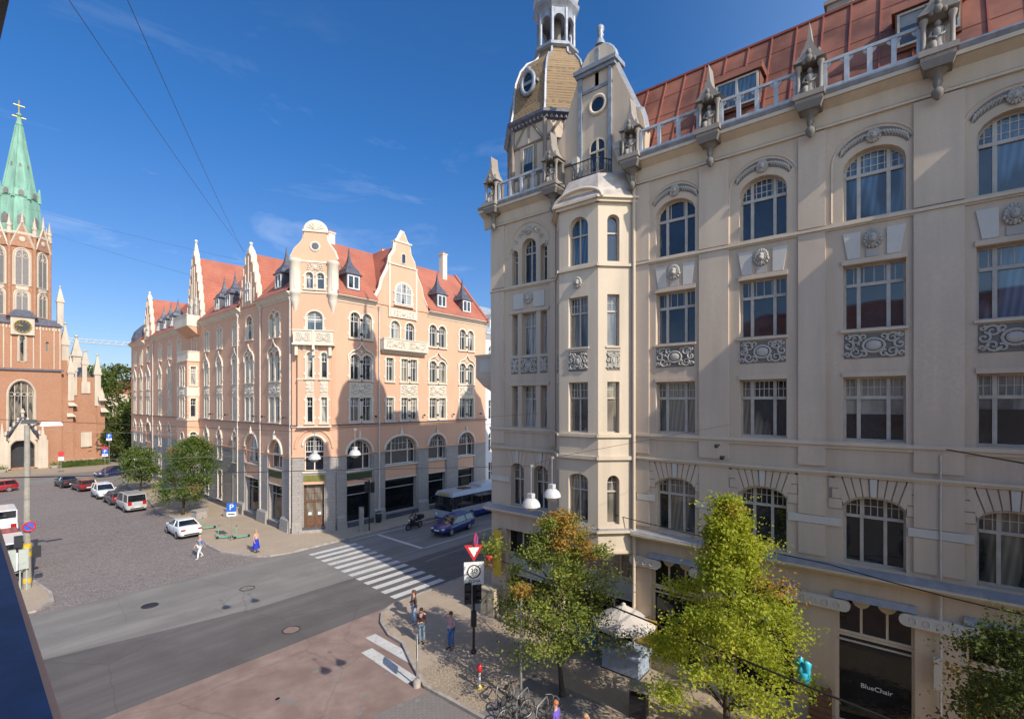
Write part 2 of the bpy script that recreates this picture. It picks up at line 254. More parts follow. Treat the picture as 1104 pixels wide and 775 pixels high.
# ---------------------------------------------------------------- mesh building
class MB:
    def __init__(s, mats='beige', T=None):
        s.v = []; s.f = []; s.mi = []; s.sm = []; s.T = T or Matrix(); s.cur = 0
        s.mats = [mats] if isinstance(mats, str) else list(mats)
    def add(s, pts, faces, smooth=False, mi=None):
        o = len(s.v); T = s.T
        s.v += [tuple(T @ Vector(p)) for p in pts]
        for f in faces: s.f.append([o + i for i in f]); s.mi.append(s.cur if mi is None else mi); s.sm.append(smooth)
        return s
    def face(s, pts, mi=None): return s.add(pts, [list(range(len(pts)))], False, mi)
    def box(s, x0, x1, y0, y1, z0, z1, mi=None):
        if x0 > x1: x0, x1 = x1, x0
        if y0 > y1: y0, y1 = y1, y0
        p = [(x0, y0, z0), (x1, y0, z0), (x1, y1, z0), (x0, y1, z0), (x0, y0, z1), (x1, y0, z1), (x1, y1, z1), (x0, y1, z1)]
        return s.add(p, [(0, 3, 2, 1), (4, 5, 6, 7), (0, 1, 5, 4), (1, 2, 6, 5), (2, 3, 7, 6), (3, 0, 4, 7)], False, mi)
    def frus(s, x0, x1, y0, y1, z0, X0, X1, Y0, Y1, z1, mi=None):
        p = [(x0, y0, z0), (x1, y0, z0), (x1, y1, z0), (x0, y1, z0), (X0, Y0, z1), (X1, Y0, z1), (X1, Y1, z1), (X0, Y1, z1)]
        return s.add(p, [(0, 3, 2, 1), (4, 5, 6, 7), (0, 1, 5, 4), (1, 2, 6, 5), (2, 3, 7, 6), (3, 0, 4, 7)], False, mi)
    def prism(s, poly, d0, d1, mi=None, smooth=False):
        """polygon in (u, z), counter-clockwise seen from the street, from depth d0 (front) to d1"""
        n = len(poly); p = [(u, d0, z) for u, z in poly] + [(u, d1, z) for u, z in poly]
        s.add(p, [list(range(n)), list(range(2 * n - 1, n - 1, -1))], False, mi)
        return s.add(p, [(i, n + i, n + (i + 1) % n, (i + 1) % n) for i in range(n)], smooth, mi)
    def slab(s, poly, z0, z1, mi=None):
        """polygon in (x, y), counter-clockwise from above"""
        n = len(poly); p = [(x, y, z0) for x, y in poly] + [(x, y, z1) for x, y in poly]
        return s.add(p, [list(range(n - 1, -1, -1)), list(range(n, 2 * n))] + [(i, (i + 1) % n, n + (i + 1) % n, n + i) for i in range(n)], False, mi)
    def tube(s, pts, r, n=6, mi=None, closed=False, caps=True):
        pts = [Vector(p) for p in pts]; k = len(pts); rr = r if isinstance(r, (list, tuple)) else [r] * k
        P = []; up = None
        for i in range(k):
            a = pts[(i - 1) % k] if (closed or i > 0) else pts[i]; b = pts[(i + 1) % k] if (closed or i < k - 1) else pts[i]
            t = (b - a).normalized() if (b - a).length > 1e-9 else Vector((0, 0, 1))
            if up is None:
                up = Vector((0, 0, 1)) if abs(t.z) < 0.9 else Vector((1, 0, 0))
            x = up.cross(t)
            if x.length < 1e-4: x = Vector((1, 0, 0)).cross(t)
            x.normalize(); y = t.cross(x); up = y
            for j in range(n):
                q = 2 * math.pi * j / n; P.append(pts[i] + (x * math.cos(q) + y * math.sin(q)) * rr[i])
        F = []
        for i in range(k if closed else k - 1):
            for j in range(n):
                a = i * n + j; b = i * n + (j + 1) % n; c = ((i + 1) % k) * n + (j + 1) % n; d = ((i + 1) % k) * n + j
                F.append((a, b, c, d))
        s.add(P, F, n > 5, mi)
        if caps and not closed:
            s.add(P[:n], [list(range(n - 1, -1, -1))], False, mi); s.add(P[-n:], [list(range(n))], False, mi)
        return s
    def lathe(s, prof, n=12, c=(0, 0), rot=0, smooth=True, mi=None, ex=1.0):
        P = []; k = len(prof)
        for r, z in prof:
            for j in range(n):
                q = 2 * math.pi * j / n + rot; P.append((c[0] + r * math.cos(q) * ex, c[1] + r * math.sin(q), z))
        F = [(i * n + j, i * n + (j + 1) % n, (i + 1) * n + (j + 1) % n, (i + 1) * n + j) for i in range(k - 1) for j in range(n)]
        s.add(P, F, smooth, mi)
        s.add(P[:n], [list(range(n - 1, -1, -1))], False, mi); s.add(P[-n:], [list(range(n))], False, mi)
        return s
    def ball(s, c, r, n=8, mi=None):
        rx, ry, rz = (r, r, r) if not isinstance(r, (tuple, list)) else r
        P = [(c[0], c[1], c[2] - rz)]; m = max(3, n // 2 + 1)
        for i in range(1, m):
            a = math.pi * i / m
            for j in range(n):
                q = 2 * math.pi * j / n; P.append((c[0] + rx * math.sin(a) * math.cos(q), c[1] + ry * math.sin(a) * math.sin(q), c[2] - rz * math.cos(a)))
        P.append((c[0], c[1], c[2] + rz)); F = []
        for j in range(n):
            F.append((0, 1 + (j + 1) % n, 1 + j)); F.append((len(P) - 1, len(P) - 1 - n + j, len(P) - 1 - n + (j + 1) % n))
        for i in range(m - 2):
            for j in range(n):
                a = 1 + i * n + j; b = 1 + i * n + (j + 1) % n; F.append((a, b, b + n, a + n))
        return s.add(P, F, True, mi)
    def build(s, name, parent=None, base=None):
        me = bpy.data.meshes.new(name); b = Vector(base) if base is not None else Vector()
        me.from_pydata([(x - b.x, y - b.y, z - b.z) for x, y, z in s.v], [], s.f)
        for k in s.mats: me.materials.append(M[k] if isinstance(k, str) else k)
        me.polygons.foreach_set('material_index', s.mi); me.polygons.foreach_set('use_smooth', s.sm); me.update()
        o = bpy.data.objects.new(name, me); C.objects.link(o)
        if parent is not None: o.parent = parent
        return o

def tag(o, label=None, cat=None, group=None, kind=None):
    if label: o['label'] = label
    if cat: o['category'] = cat
    if group: o['group'] = group
    if kind: o['kind'] = kind
    return o
class Thing:
    def __init__(s, name, label, cat, loc=(0, 0, 0), rz=0.0, group=None, local=False):
        s.root = bpy.data.objects.new(name, None); C.objects.link(s.root); s.root.empty_display_size = 0.3
        s.root.location = loc; s.root.rotation_euler = (0, 0, rz); s.base = Vector((0, 0, 0)) if local else Vector(loc)
        tag(s.root, label, cat, group)
    def part(s, mb, name, parent=None, label=None):
        o = mb.build(name, parent or s.root, s.base)
        if label: o['label'] = label
        return o
def dup(root, loc, rz, label, group=None):
    def cp(o, par):
        c = o.copy(); C.objects.link(c); c.parent = par
        for ch in o.children: cp(ch, c)
        return c
    r = cp(root, None); r.location = loc; r.rotation_euler = (0, 0, rz); r['label'] = label
    if group: r['group'] = group
    return r
def struct(mb, name, kind='structure'):
    o = mb.build(name); o['kind'] = kind; return o

# ---------------------------------------------------------------- facades: walls with real openings, windows set into them
def frame(p0, p1):
    """matrix of a facade running left to right as seen from the street: local x along it, local y into the wall, z up"""
    d = Vector((p1[0] - p0[0], p1[1] - p0[1], 0)); n = d.length; d.normalize()
    inn = Vector((0, 0, 1)).cross(d)
    m = Matrix(((d.x, inn.x, 0, p0[0]), (d.y, inn.y, 0, p0[1]), (0, 0, 1, 0), (0, 0, 0, 1)))
    return m, n
def arc_pts(u0, u1, zs, rise, n=10):
    uc = (u0 + u1) / 2; hw = (u1 - u0) / 2
    return [(uc - hw * math.cos(math.pi * i / n), zs + rise * math.sin(math.pi * i / n)) for i in range(n + 1)]
class Facade:
    def __init__(s, thing, T): s.t = thing; s.T = T; s.op = []
    def mb(s, mats): return MB(mats, s.T)
    def hole(s, u0, u1, z0, z1, rise=0, depth=0.28): s.op.append((u0, u1, z0, z1, rise, depth))
    def wall(s, mb, u0, u1, z0, z1, matf=None, zcuts=(), back=0.0):
        T0 = mb.T; mb.T = s.T
        ops = [o for o in s.op if o[0] < u1 and o[1] > u0]
        us = sorted({round(x, 4) for x in [u0, u1] + [o[0] for o in ops] + [o[1] for o in ops] if u0 <= x <= u1})
        zs = sorted({round(x, 4) for x in [z0, z1] + list(zcuts) + [o[2] for o in ops] + [o[3] for o in ops] if z0 <= x <= z1})
        mf = matf or (lambda z: 0)
        for i in range(len(us) - 1):
            run = None
            for j in range(len(zs) - 1):
                uc = (us[i] + us[i + 1]) / 2; zc = (zs[j] + zs[j + 1]) / 2
                if any(o[0] < uc < o[1] and o[2] < zc < o[3] for o in ops): continue
                mb.face([(us[i], back, zs[j]), (us[i + 1], back, zs[j]), (us[i + 1], back, zs[j + 1]), (us[i], back, zs[j + 1])], mf(zc))
        for (a, b, c, d, rise, dep) in ops:
            mi = mf((c + d) / 2); top = d - rise
            mb.face([(a, back, c), (a, back, top), (a, dep, top), (a, dep, c)], mi); mb.face([(b, back, c), (b, dep, c), (b, dep, top), (b, back, top)], mi)
            mb.face([(a, back, c), (a, dep, c), (b, dep, c), (b, back, c)], mi)
            mt = mf(d - 0.01)
            if rise <= 0: mb.face([(a, back, d), (b, back, d), (b, dep, d), (a, dep, d)], mt)
            else:
                A = arc_pts(a, b, top, rise); n = len(A); h = n // 2
                for i in range(n - 1):
                    p, q = A[i], A[i + 1]
                    mb.face([(p[0], back, p[1]), (q[0], back, q[1]), (q[0], dep, q[1]), (p[0], dep, p[1])], mt)
                    if i < h: mb.face([(a, back, d), (p[0], back, p[1]), (q[0], back, q[1])], mt)
                    else: mb.face([(b, back, d), (p[0], back, p[1]), (q[0], back, q[1])], mt)
        mb.T = T0
    def window(s, name, u0, u1, z0, z1, rise=0, vs=(), hs=(), fine=None, fm='tan', gm='glass', fw=0.07, depth=0.24, mw=0.09, sill=None, sillm='ledge', cut=True, parent=None):
        """vs: mullion positions 0..1, hs: transom heights 0..1, fine: (bars, rows, from height 0..1) small glazing bars"""
        if cut: s.hole(u0, u1, z0, z1, rise, depth + 0.08)
        mb = s.mb([fm]); d0, d1 = depth - 0.02, depth + 0.06; w = u1 - u0; h = z1 - z0; top = z1 - rise; uc = (u0 + u1) / 2
        def ztop(u):
            if rise <= 0: return z1
            t = min(1, abs(u - uc) / (w / 2)); return top + rise * math.sqrt(max(0, 1 - t * t))
        mb.box(u0, u0 + fw, d0, d1, z0, top if rise else z1); mb.box(u1 - fw, u1, d0, d1, z0, top if rise else z1); mb.box(u0 + fw, u1 - fw, d0, d1, z0, z0 + fw)
        if rise > 0:
            A = arc_pts(u0, u1, top, rise); B = arc_pts(u0 + fw, u1 - fw, top, max(rise - fw, 0.01))
            for i in range(len(A) - 1): mb.prism([A[i + 1], A[i], B[i], B[i + 1]], d0, d1)
        else: mb.box(u0 + fw, u1 - fw, d0, d1, z1 - fw, z1)
        for t in vs:
            u = u0 + w * t; mb.box(u - mw / 2, u + mw / 2, d0 - 0.02, d1 - 0.003, z0 + fw * 0.9, ztop(u) - 0.02)
        for t in hs:
            z = z0 + h * t
            if z > top:
                k = math.sqrt(max(0, 1 - ((z - top) / rise) ** 2)) * w / 2; a, b = uc - k + 0.02, uc + k - 0.02
            else: a, b = u0 + fw * 0.9, u1 - fw * 0.9
            mb.box(a, b, d0 - 0.03, d1 - 0.006, z - mw / 2, z + mw / 2)
        if fine:
            nb, nr, zf = fine; zb = z0 + h * zf
            for i in range(1, nb):
                u = u0 + w * i / nb; mb.box(u - 0.014, u + 0.014, d0 + 0.02, d1 - 0.01, zb, ztop(u) - 0.02)
            for j in range(1, nr):
                z = zb + (z1 - zb) * j / nr
                k = w / 2 if z <= top else math.sqrt(max(0, 1 - ((z - top) / rise) ** 2)) * w / 2
                mb.box(uc - k + 0.02, uc + k - 0.02, d0 + 0.022, d1 - 0.012, z - 0.014, z + 0.014)
        o = s.t.part(mb, name, parent)
        g = s.mb([gm, 'blindc' if RB.random() < .5 else 'blindw']); poly = [(u0 + 0.01, z0 + 0.01), (u1 - 0.01, z0 + 0.01)]
        if rise > 0: poly += list(reversed(arc_pts(u0 + 0.01, u1 - 0.01, top, rise - 0.01)))
        else: poly += [(u1 - 0.01, z1 - 0.01), (u0 + 0.01, z1 - 0.01)]
        g.prism(poly, depth + 0.025, depth + 0.045, 0)
        if gm != 'shopglass' and gm != 'louver' and w > .75 and RB.random() < .2:      # a blind or net pulled part of the way down behind the glass
            zb = z0 + h * RB.uniform(.35, .7); zt = top - .03 if rise else z1 - .05; g.face([(u0 + fw, depth + .022, zb), (u1 - fw, depth + .022, zb), (u1 - fw, depth + .022, zt), (u0 + fw, depth + .022, zt)], 1)
        s.t.part(g, 'pane', o)
        if sill:
            q = s.mb([sillm]); q.box(u0 - 0.06, u1 + 0.06, -sill, depth, z0 - 0.09, z0 - 0.004); s.t.part(q, 'sill', o)
        return o
def spiral(cx, cz, r, turns, a0, sgn=1, n=14):
    return [(cx + sgn * r * (1 - 0.8 * i / n) * math.cos(a0 + turns * 2 * math.pi * i / n), cz + r * (1 - 0.8 * i / n) * math.sin(a0 + turns * 2 * math.pi * i / n)) for i in range(n + 1)]
def relief(mb, u0, u1, z0, z1, d=-0.02, rnd=None, soot_shade=None):
    """scrollwork carved on a panel, mirrored about its middle, with an oval cartouche"""
    rnd = rnd or random; w = u1 - u0; h = z1 - z0; uc = (u0 + u1) / 2; zc = (z0 + z1) / 2
    rr = h * 0.05
    if soot_shade is not None: mb.box(u0, u1, d + .012, d + .03, z0, z1, soot_shade)
    specs = [(0.30, 0.25, 0.22, 1.3, 0.4), (0.30, -0.25, 0.22, 1.3, 3.4), (0.42, 0.02, 0.2, 1.2, 1.6), (0.17, 0.33, 0.14, 1.1, 5.0), (0.17, -0.33, 0.14, 1.1, 1.0), (0.44, 0.36, 0.1, 1, 2), (0.44, -0.36, 0.1, 1, 0)]
    for sg in (-1, 1):
        for (fu, fz, fr, tu, a0) in specs:
            p = spiral(uc + sg * fu * w, zc + fz * h, fr * min(h, w * 0.6), tu, a0, sg)
            mb.tube([(u, d - 0.01, z) for u, z in p], [rr * (1 - 0.5 * i / len(p)) for i in range(len(p))], 5)
        for k in range(5):
            mb.ball((uc + sg * w * rnd.uniform(0.14, 0.46), d - 0.01, zc + h * rnd.uniform(-0.42, 0.42)), (h * 0.06, 0.035, h * 0.06), 6)
    mb.ball((uc, d - 0.02, zc), (min(w * 0.14, h * 0.3), 0.06, h * 0.2), 10)
    mb.tube([(uc + min(w * 0.18, h * 0.38) * math.cos(a), d - 0.01, zc + h * 0.27 * math.sin(a)) for a in [2 * math.pi * i / 14 for i in range(14)]], rr, 5, closed=True)
def mask_head(mb, u, z, r):
    """a lion's head boss: mane, brow, muzzle"""
    mb.ball((u, -0.02, z), (r, r * 0.45, r * 1.1), 10)
    for k in range(16):
        a = 2 * math.pi * k / 16; q = 1.12 if math.sin(a) < -.2 else .92; mb.ball((u + r * q * .86 * math.cos(a), -0.05, z + r * q * 1.05 * math.sin(a)), (r * 0.24, r * 0.34, r * 0.3), 5)
        mb.ball((u + r * .62 * math.cos(a), -r * .3, z + r * .78 * math.sin(a)), (r * 0.2, r * 0.26, r * 0.24), 5)
    mb.ball((u, -r * 0.55, z - r * 0.32), (r * 0.4, r * 0.5, r * 0.34), 8); mb.ball((u, -r * .4, z + r * .05), (r * .5, r * .36, r * .55), 8); mb.ball((u, -r * 0.55, z + r * 0.15), (r * 0.18, r * 0.3, r * 0.35), 6)
    for sg in (-1, 1): mb.ball((u + sg * r * 0.38, -r * 0.42, z + r * 0.3), (r * 0.2, r * 0.14, r * 0.14), 6)
    mb.ball((u, -r * 0.3, z - r * 0.95), (r * 0.3, r * 0.25, r * 0.35), 6)
# ================================================================ the beige corner building on the right
CX, CY = 20.6, 18.34
BG = Thing('apartment_building', 'beige corner building with half-timbered tower, statue niches and red metal mansard roof', 'building', (CX, CY, 0))
TR, LR = frame((CX, CY), (CX, -24.0))
FR = Facade(BG, TR)
def bpart(mb, name, parent=None, label=None): return BG.part(mb, name, parent, label)
rb = random.Random(3)
COLS = [10.46, 13.86, 17.29, 20.67]; HW = [0.85, 0.83, 0.86, 0.84]
panes5 = ['glass', 'glass', 'glassb', 'glassb']; panes4 = ['glass', 'glass', 'glass', 'glassb']; panes3 = ['glassd', 'glassd', 'glass', 'glass']; panes2 = ['glassd', 'glass', 'glass', 'glassd']
orn = FR.mb(['relief'])
trim = FR.mb(['cream', 'beige2', 'ledge', 'pale'])
for k, c in enumerate(COLS):
    h = HW[k]; a, b = c - h, c + h
    FR.window('arched_window', a, b, 18.08, 20.45, 0.62, (0.25, 0.73), (0.66,), (9, 3, 0.66) if k else (3, 1, 0.66), 'tan', panes5[k], depth=0.3, mw=0.11)
    FR.window('tall_window', a, b, 14.28, 16.52, 0, (0.25, 0.73), (0.70,), (6, 1, 0.7), 'tan', panes4[k], depth=0.3, mw=0.11, sill=0.10, sillm='cream')
    FR.window('tall_window', a, b, 10.45, 12.65, 0, (0.25, 0.73), (0.68,), (10, 2, 0.68), 'tan', panes3[k], depth=0.3, mw=0.11)
    FR.window('low_arched_window', a, b, 6.2, 8.53, 0.42, (0.3, 0.68), (0.70,), (9, 2, 0.72), 'tan', panes2[k], depth=0.3, mw=0.1)
    # shop front: three upper lights over a big sheet of glass
    sa, sb = c - 1.08, c + 1.08
    FR.hole(sa, sb, 0.5, 4.95, 0, 0.42)
    FR.window('shop_transom_window', sa, sb, 3.66, 4.95, 0, (1 / 3, 2 / 3), (), None, 'cream', 'shopglass', 0.09, 0.3, 0.07, cut=False)
    FR.window('shop_window', sa, sb, 0.5, 3.64, 0, (), (0.93,), None, 'cream', 'shopglass', 0.08, 0.3, 0.05, cut=False)
    sc_ = FR.mb(['cream'])
    for t in (0, 1 / 3, 2 / 3, 1):
        u = sa + (sb - sa) * t; q = [(u + 0.27 * math.cos(-math.pi * i / 10) , 4.94 + 0.3 * math.sin(-math.pi * i / 10)) for i in range(10, -1, -1)]
        q = [(min(max(x, sa + .01), sb - .01), z) for x, z in q]; sc_.prism(q, 0.22, 0.27)
    bpart(sc_, 'scalloped_trim')
    ln = FR.mb(['ledge']); ln.frus(sa - 0.05, sb + 0.05, -0.16, 0.0, 4.97, sa - 0.05, sb + 0.05, -0.05, 0.0, 5.18); bpart(ln, 'lintel_cover')
    # arched hood line with a carved head and wings over the top window
    ho = FR.mb(['beige2']); R0 = 1.2
    arcp = [(c - R0, 18.1)] + [(c - R0 * math.cos(math.pi * i / 18), 20.05 + 1.12 * math.sin(math.pi * i / 18)) for i in range(19)] + [(c + R0, 18.1)]
    ho.tube([(u, -0.004, z) for u, z in arcp], 0.035, 5); bpart(ho, 'hood_mould')
    rl = FR.mb(['relief', 'soot_shade'])
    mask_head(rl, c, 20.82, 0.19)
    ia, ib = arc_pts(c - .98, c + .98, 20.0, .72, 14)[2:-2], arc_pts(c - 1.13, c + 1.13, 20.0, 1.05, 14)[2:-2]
    for i in range(len(ia) - 1): rl.prism([ia[i], ia[i + 1], ib[i + 1], ib[i]][::-1], -.014, .004, 1)  # dark strip behind the wings, their shade put into the colour
    for sg in (-1, 1):
        for j in range(9):
            a0 = 0.18 + 0.082 * j; x = c + sg * 1.02 * math.sin(a0 * 1.05); z = 20.0 + 0.86 * math.cos(a0 * 1.05)
            rl.tube([(x, -0.03, z), (x + sg * 0.09, -0.05, z + 0.02), (x + sg * 0.16, -0.02, z - 0.12 - 0.012 * j)], [0.05, 0.045, 0.012], 5)
        rl.tube([(c + sg * 1.02 * math.sin(q), -0.03, 20.02 + 0.88 * math.cos(q)) for q in [0.17 + 0.08 * i for i in range(10)]], 0.03, 5)
    bpart(rl, 'winged_head_relief')
    # lion head between two pale wedges above the fourth-floor window
    lh = FR.mb(['relief']); mask_head(lh, c - 0.02, 17.35, 0.25); lh.box(c - .2, c + .16, -.04, .01, 16.72, 17.0); bpart(lh, 'lion_head')
    for sg in (-1, 1):
        w = FR.mb(['pale']); x0, x1 = c + sg * 0.36, c + sg * 0.78
        q = [(x0, 16.72), (x1 - sg * .06, 16.72), (x1 + sg * .08, 17.62), (x0, 17.62)]
        if sg < 0: q = q[::-1]
        w.prism(q, -0.05, 0.02); bpart(w, 'wedge_panel')
    lt = FR.mb(['beige2']); lt.box(a - 0.04, b + 0.04, -0.07, 0.06, 16.53, 16.70); bpart(lt, 'lintel'); lt = FR.mb(['beige2']); lt.box(a - .02, b + .02, -.05, .06, 12.66, 12.82); bpart(lt, 'lintel')
    op = FR.mb(['relief', 'soot_shade']); relief(op, a + 0.03, b - 0.03, 13.28, 14.14, -0.02, rb, 1); bpart(op, 'scrollwork_panel')
    # voussoirs over the second-floor arch
    vo = FR.mb(['beige2', 'pale', 'joint'])
    for i in range(9):
        t0 = -1 + 2 * i / 9 + 0.02; t1 = -1 + 2 * (i + 1) / 9 - 0.02
        f = lambda t: 8.13 + 0.42 * math.sqrt(max(0, 1 - t * t))
        o0, o1 = c + t0 * 1.02 * 1.12, c + t1 * 1.02 * 1.12
        vo.prism([(c + t0 * h, f(t0) + .03), (c + t1 * h, f(t1) + .03), (o1, 9.18), (o0, 9.18)], -0.07 if i == 4 else -0.035, 0.01, 1 if i == 4 else 0)
    for i in range(9):
        t0 = -1 + 2 * i / 9; t1 = -1 + 2 * (i + 1) / 9; vo.prism([(c + t0 * h, f(t0) + .01), (c + t1 * h, f(t1) + .01), (c + t1 * 1.18, 9.19), (c + t0 * 1.18, 9.19)], -.012, .004, 2)  # darker backing that shows as joints between the blocks
    for sg in (-1, 1): vo.box(*sorted((c + sg * (h + .005), c + sg * 1.29)), -.012, .004, 8.04, 9.19, 2)
    for sg in (-1, 1):
        for j in range(3): 
            x0, x1 = sorted((c + sg * (h + 0.02), c + sg * (1.28 - 0.1 * (j % 2)))); vo.box(x0, x1, -0.03, 0.01, 8.05 + 0.36 * j + .015, 8.05 + 0.36 * (j + 1) - .015)
    bpart(vo, 'voussoirs')
# raised wall strips between the windows
strips = [(8.7, 9.32), (11.49, 12.65), (15.07, 15.91), (18.34, 19.56), (0.0, 0.95), (4.05, 4.35)]
for a, b in strips:
    st = FR.mb(['beige2']); st.box(a, b, -0.075, 0.02, 9.52, 17.86); st.box(a, b, -0.075, 0.02, 18.06, 21.45)
    if a > 5: st.box(a, b, -0.06, 0.02, 6.3, 7.42); st.box(a, b, -0.06, 0.02, 7.74, 9.2)
    bpart(st, 'pilaster_strip')
bd = FR.mb(['cream', 'pale'])
for a, b in ((0, 1.35), (3.9, 4.38), (8.75, 9.56), (11.36, 12.98), (14.74, 16.38), (18.2, 19.78)): bd.box(a, b, -0.068, 0.01, 7.44, 7.72, 1)
for a, b in ((-0.05, 4.4), (8.6, 34)):
    bd.box(a, b, -0.14, 0.02, 10.28, 10.40); bd.box(a, b, -0.06, 0.02, 10.16, 10.28)           # sill course
    bd.box(a, b, -0.16, 0.02, 9.28, 9.36); bd.box(a, b, -0.10, 0.02, 9.2, 9.28)
    bd.box(a, b, -0.13, 0.02, 17.9, 18.0); bd.box(a, b, -0.06, 0.02, 17.84, 17.9)
bpart(bd, 'string_courses')
lg = FR.mb(['ledge', 'cream'])
for a, b in ((-0.3, 4.4), (8.6, 34)):
    lg.frus(a, b, -0.42, 0, 5.97, a, b, -0.03, 0, 6.12, 0); lg.box(a, b, -0.42, 0, 5.88, 5.965, 1); lg.box(a, b, -0.25, 0, 5.76, 5.875, 1)
bpart(lg, 'ground_floor_cornice')
# capital bars on the shop piers
for u0, u1 in ((8.62, 9.65), (11.3, 13.05), (14.72, 16.45), (18.16, 19.85)):
    cb = FR.mb(['pale']); z = 4.72; r = 0.2
    q = [(u0 + r * math.cos(t), z + r * math.sin(t)) for t in [math.pi / 2 + math.pi * i / 8 for i in range(9)]] + [(u1 + r * math.cos(t), z + r * math.sin(t)) for t in [-math.pi / 2 + math.pi * i / 8 for i in range(9)]]
    cb.prism(q, -0.16, 0.03); n = int((u1 - u0) / 0.3)
    for i in range(n): 
        x = u0 + (u1 - u0) * (i + .5) / n; cb.tube([(x + .09 * math.cos(t), -0.17, z + .1 * math.sin(t)) for t in [2 * math.pi * j / 8 for j in range(8)]], 0.02, 4, closed=True)
    bpart(cb, 'carved_capital')
# corner section: three-light windows
for (a, b) in ((1.41, 3.87),):
    def trip(z0, z1, top, rises, gm, nm):
        for i, (x0, x1) in enumerate(((1.47, 1.88), (2.15, 3.1), (3.38, 3.8))):
            zz = z1 if i == 1 else top
            FR.window(nm, x0, x1, z0, zz, rises[1] if i == 1 else rises[0], (0.5,) if i == 1 else (), (0.68,), (4 if i == 1 else 2, 2, 0.68), 'tan', gm, 0.055, 0.32, 0.07)
    trip(18.08, 20.42, 19.95, (0.2, 0.47), 'glass', 'arched_light'); trip(14.28, 16.5, 16.5, (0, 0), 'glassc', 'tall_light'); trip(10.45, 12.65, 12.65, (0, 0), 'glassc', 'tall_light')
    for x0, x1 in ((1.4, 2.3), (2.95, 3.85)): FR.window('low_arched_window', x0, x1, 6.2, 8.5, 0.36, (0.5,), (0.62,), (5, 2, 0.64), 'tan', 'glass', 0.06, 0.3, 0.08)
    for c in (1.85, 3.4):
        v = FR.mb(['beige2', 'pale'])
        for i in range(5):
            t0, t1 = -1 + 0.4 * i + .03, -.6 + .4 * i - .03; f = lambda t: 8.16 + .36 * math.sqrt(max(0, 1 - t * t))
            v.prism([(c + t0 * .46, f(t0)), (c + t1 * .46, f(t1)), (c + t1 * .7, 9.15), (c + t0 * .7, 9.15)], -.07 if i == 2 else -.03, .01, 1 if i == 2 else 0)
        bpart(v, 'voussoirs')
    for x0, x1 in ((1.45, 1.9), (2.1, 3.15), (3.36, 3.82)): op = FR.mb(['relief', 'soot_shade']); relief(op, x0, x1, 13.28, 14.14, -0.02, rb, 1); bpart(op, 'scrollwork_panel')
    ho = FR.mb(['beige2']); ho.tube([(2.63 - 1.42 * math.cos(math.pi * i / 18), -0.01, 19.55 + 1.72 * math.sin(math.pi * i / 18)) for i in range(19)], 0.04, 5); bpart(ho, 'hood_mould')
    rl = FR.mb(['relief']); mask_head(rl, 2.63, 20.85, 0.17)
    for sg in (-1, 1):
        for j in range(4): rl.tube([(x, -.02, z) for x, z in spiral(2.63 + sg * (.38 + .24 * j), 20.78 - .13 * j * j * .7, .16, 1.2, 1 + j, sg)], .03, 5)
    bpart(rl, 'winged_head_relief')
    lh = FR.mb(['relief']); mask_head(lh, 2.63, 17.3, 0.24); bpart(lh, 'lion_head')
    for x0, x1 in ((1.6, 2.3), (2.96, 3.66)): w = FR.mb(['pale']); w.box(x0, x1, -.05, .01, 16.75, 17.55); bpart(w, 'wedge_panel')
    lt = FR.mb(['beige2']); lt.box(1.35, 3.95, -.07, .05, 16.53, 16.68); bpart(lt, 'lintel'); lt = FR.mb(['beige2']); lt.box(1.35, 3.95, -.06, .05, 12.66, 12.8); bpart(lt, 'lintel')
    FR.hole(1.05, 4.05, 0.5, 4.85, 0, 0.4)
    FR.window('shop_transom_window', 1.05, 4.05, 3.5, 4.85, 0, (1 / 3, 2 / 3), (), None, 'cream', 'shopglass', .08, .3, .07, cut=False)
    f = FR.mb(['frost']); f.box(1.07, 4.03, .3, .36, 2.45, 3.49); bpart(f, 'frosted_band')
    FR.window('shop_window', 1.05, 4.05, 0.5, 2.44, 0, (.5,), (), None, 'cream', 'shopglass', .08, .3, .07, cut=False)
# shop under the oriel
FR.hole(4.7, 8.5, 0.35, 4.8, 0, 0.9)
FR.window('shop_transom_window', 4.7, 8.5, 3.45, 4.8, 0, (.25, .5, .75), (), None, 'cream', 'glassd', .07, .8, .07, cut=False)
f = FR.mb(['frost']); f.box(4.72, 8.48, .8, .86, 2.5, 3.44); bpart(f, 'frosted_band')
FR.window('shop_window', 4.7, 8.5, 0.35, 2.49, 0, (.33, .66), (), None, 'cream', 'shopglass', .07, .8, .06, cut=False)
wl = FR.mb(['beige'])
FR.wall(wl, 0, 34, 0, 22.2)
# the wall of the cross street, blank from here, and the wall at the back
T2, L2 = frame((44, CY), (CX, CY)); FS = Facade(BG, T2)
for c in (3.5, 7, 10.5, 14, 17.5, 20.9):
    for z0, z1, rs in ((18.08, 20.4, .6), (14.28, 16.5, 0), (10.45, 12.65, 0), (6.2, 8.5, .4), (0.6, 4.6, 0)): FS.window('side_window', c - .7, c + .7, z0, z1, rs, (.5,), (.68,), None, 'tan', 'glass')
FS.wall(wl, 0, L2, 0, 22.2)
bpart(wl, 'wall')
pl = FR.mb(['relief'])
for a, b in ((0, 1.05), (4.05, 4.7), (8.5, 9.38), (11.54, 12.78), (14.94, 16.21), (18.37, 19.59), (21.75, 22)): pl.box(a - .02, b + .02, -0.09, 0.0, 0, 0.75)
bpart(pl, 'plinth')
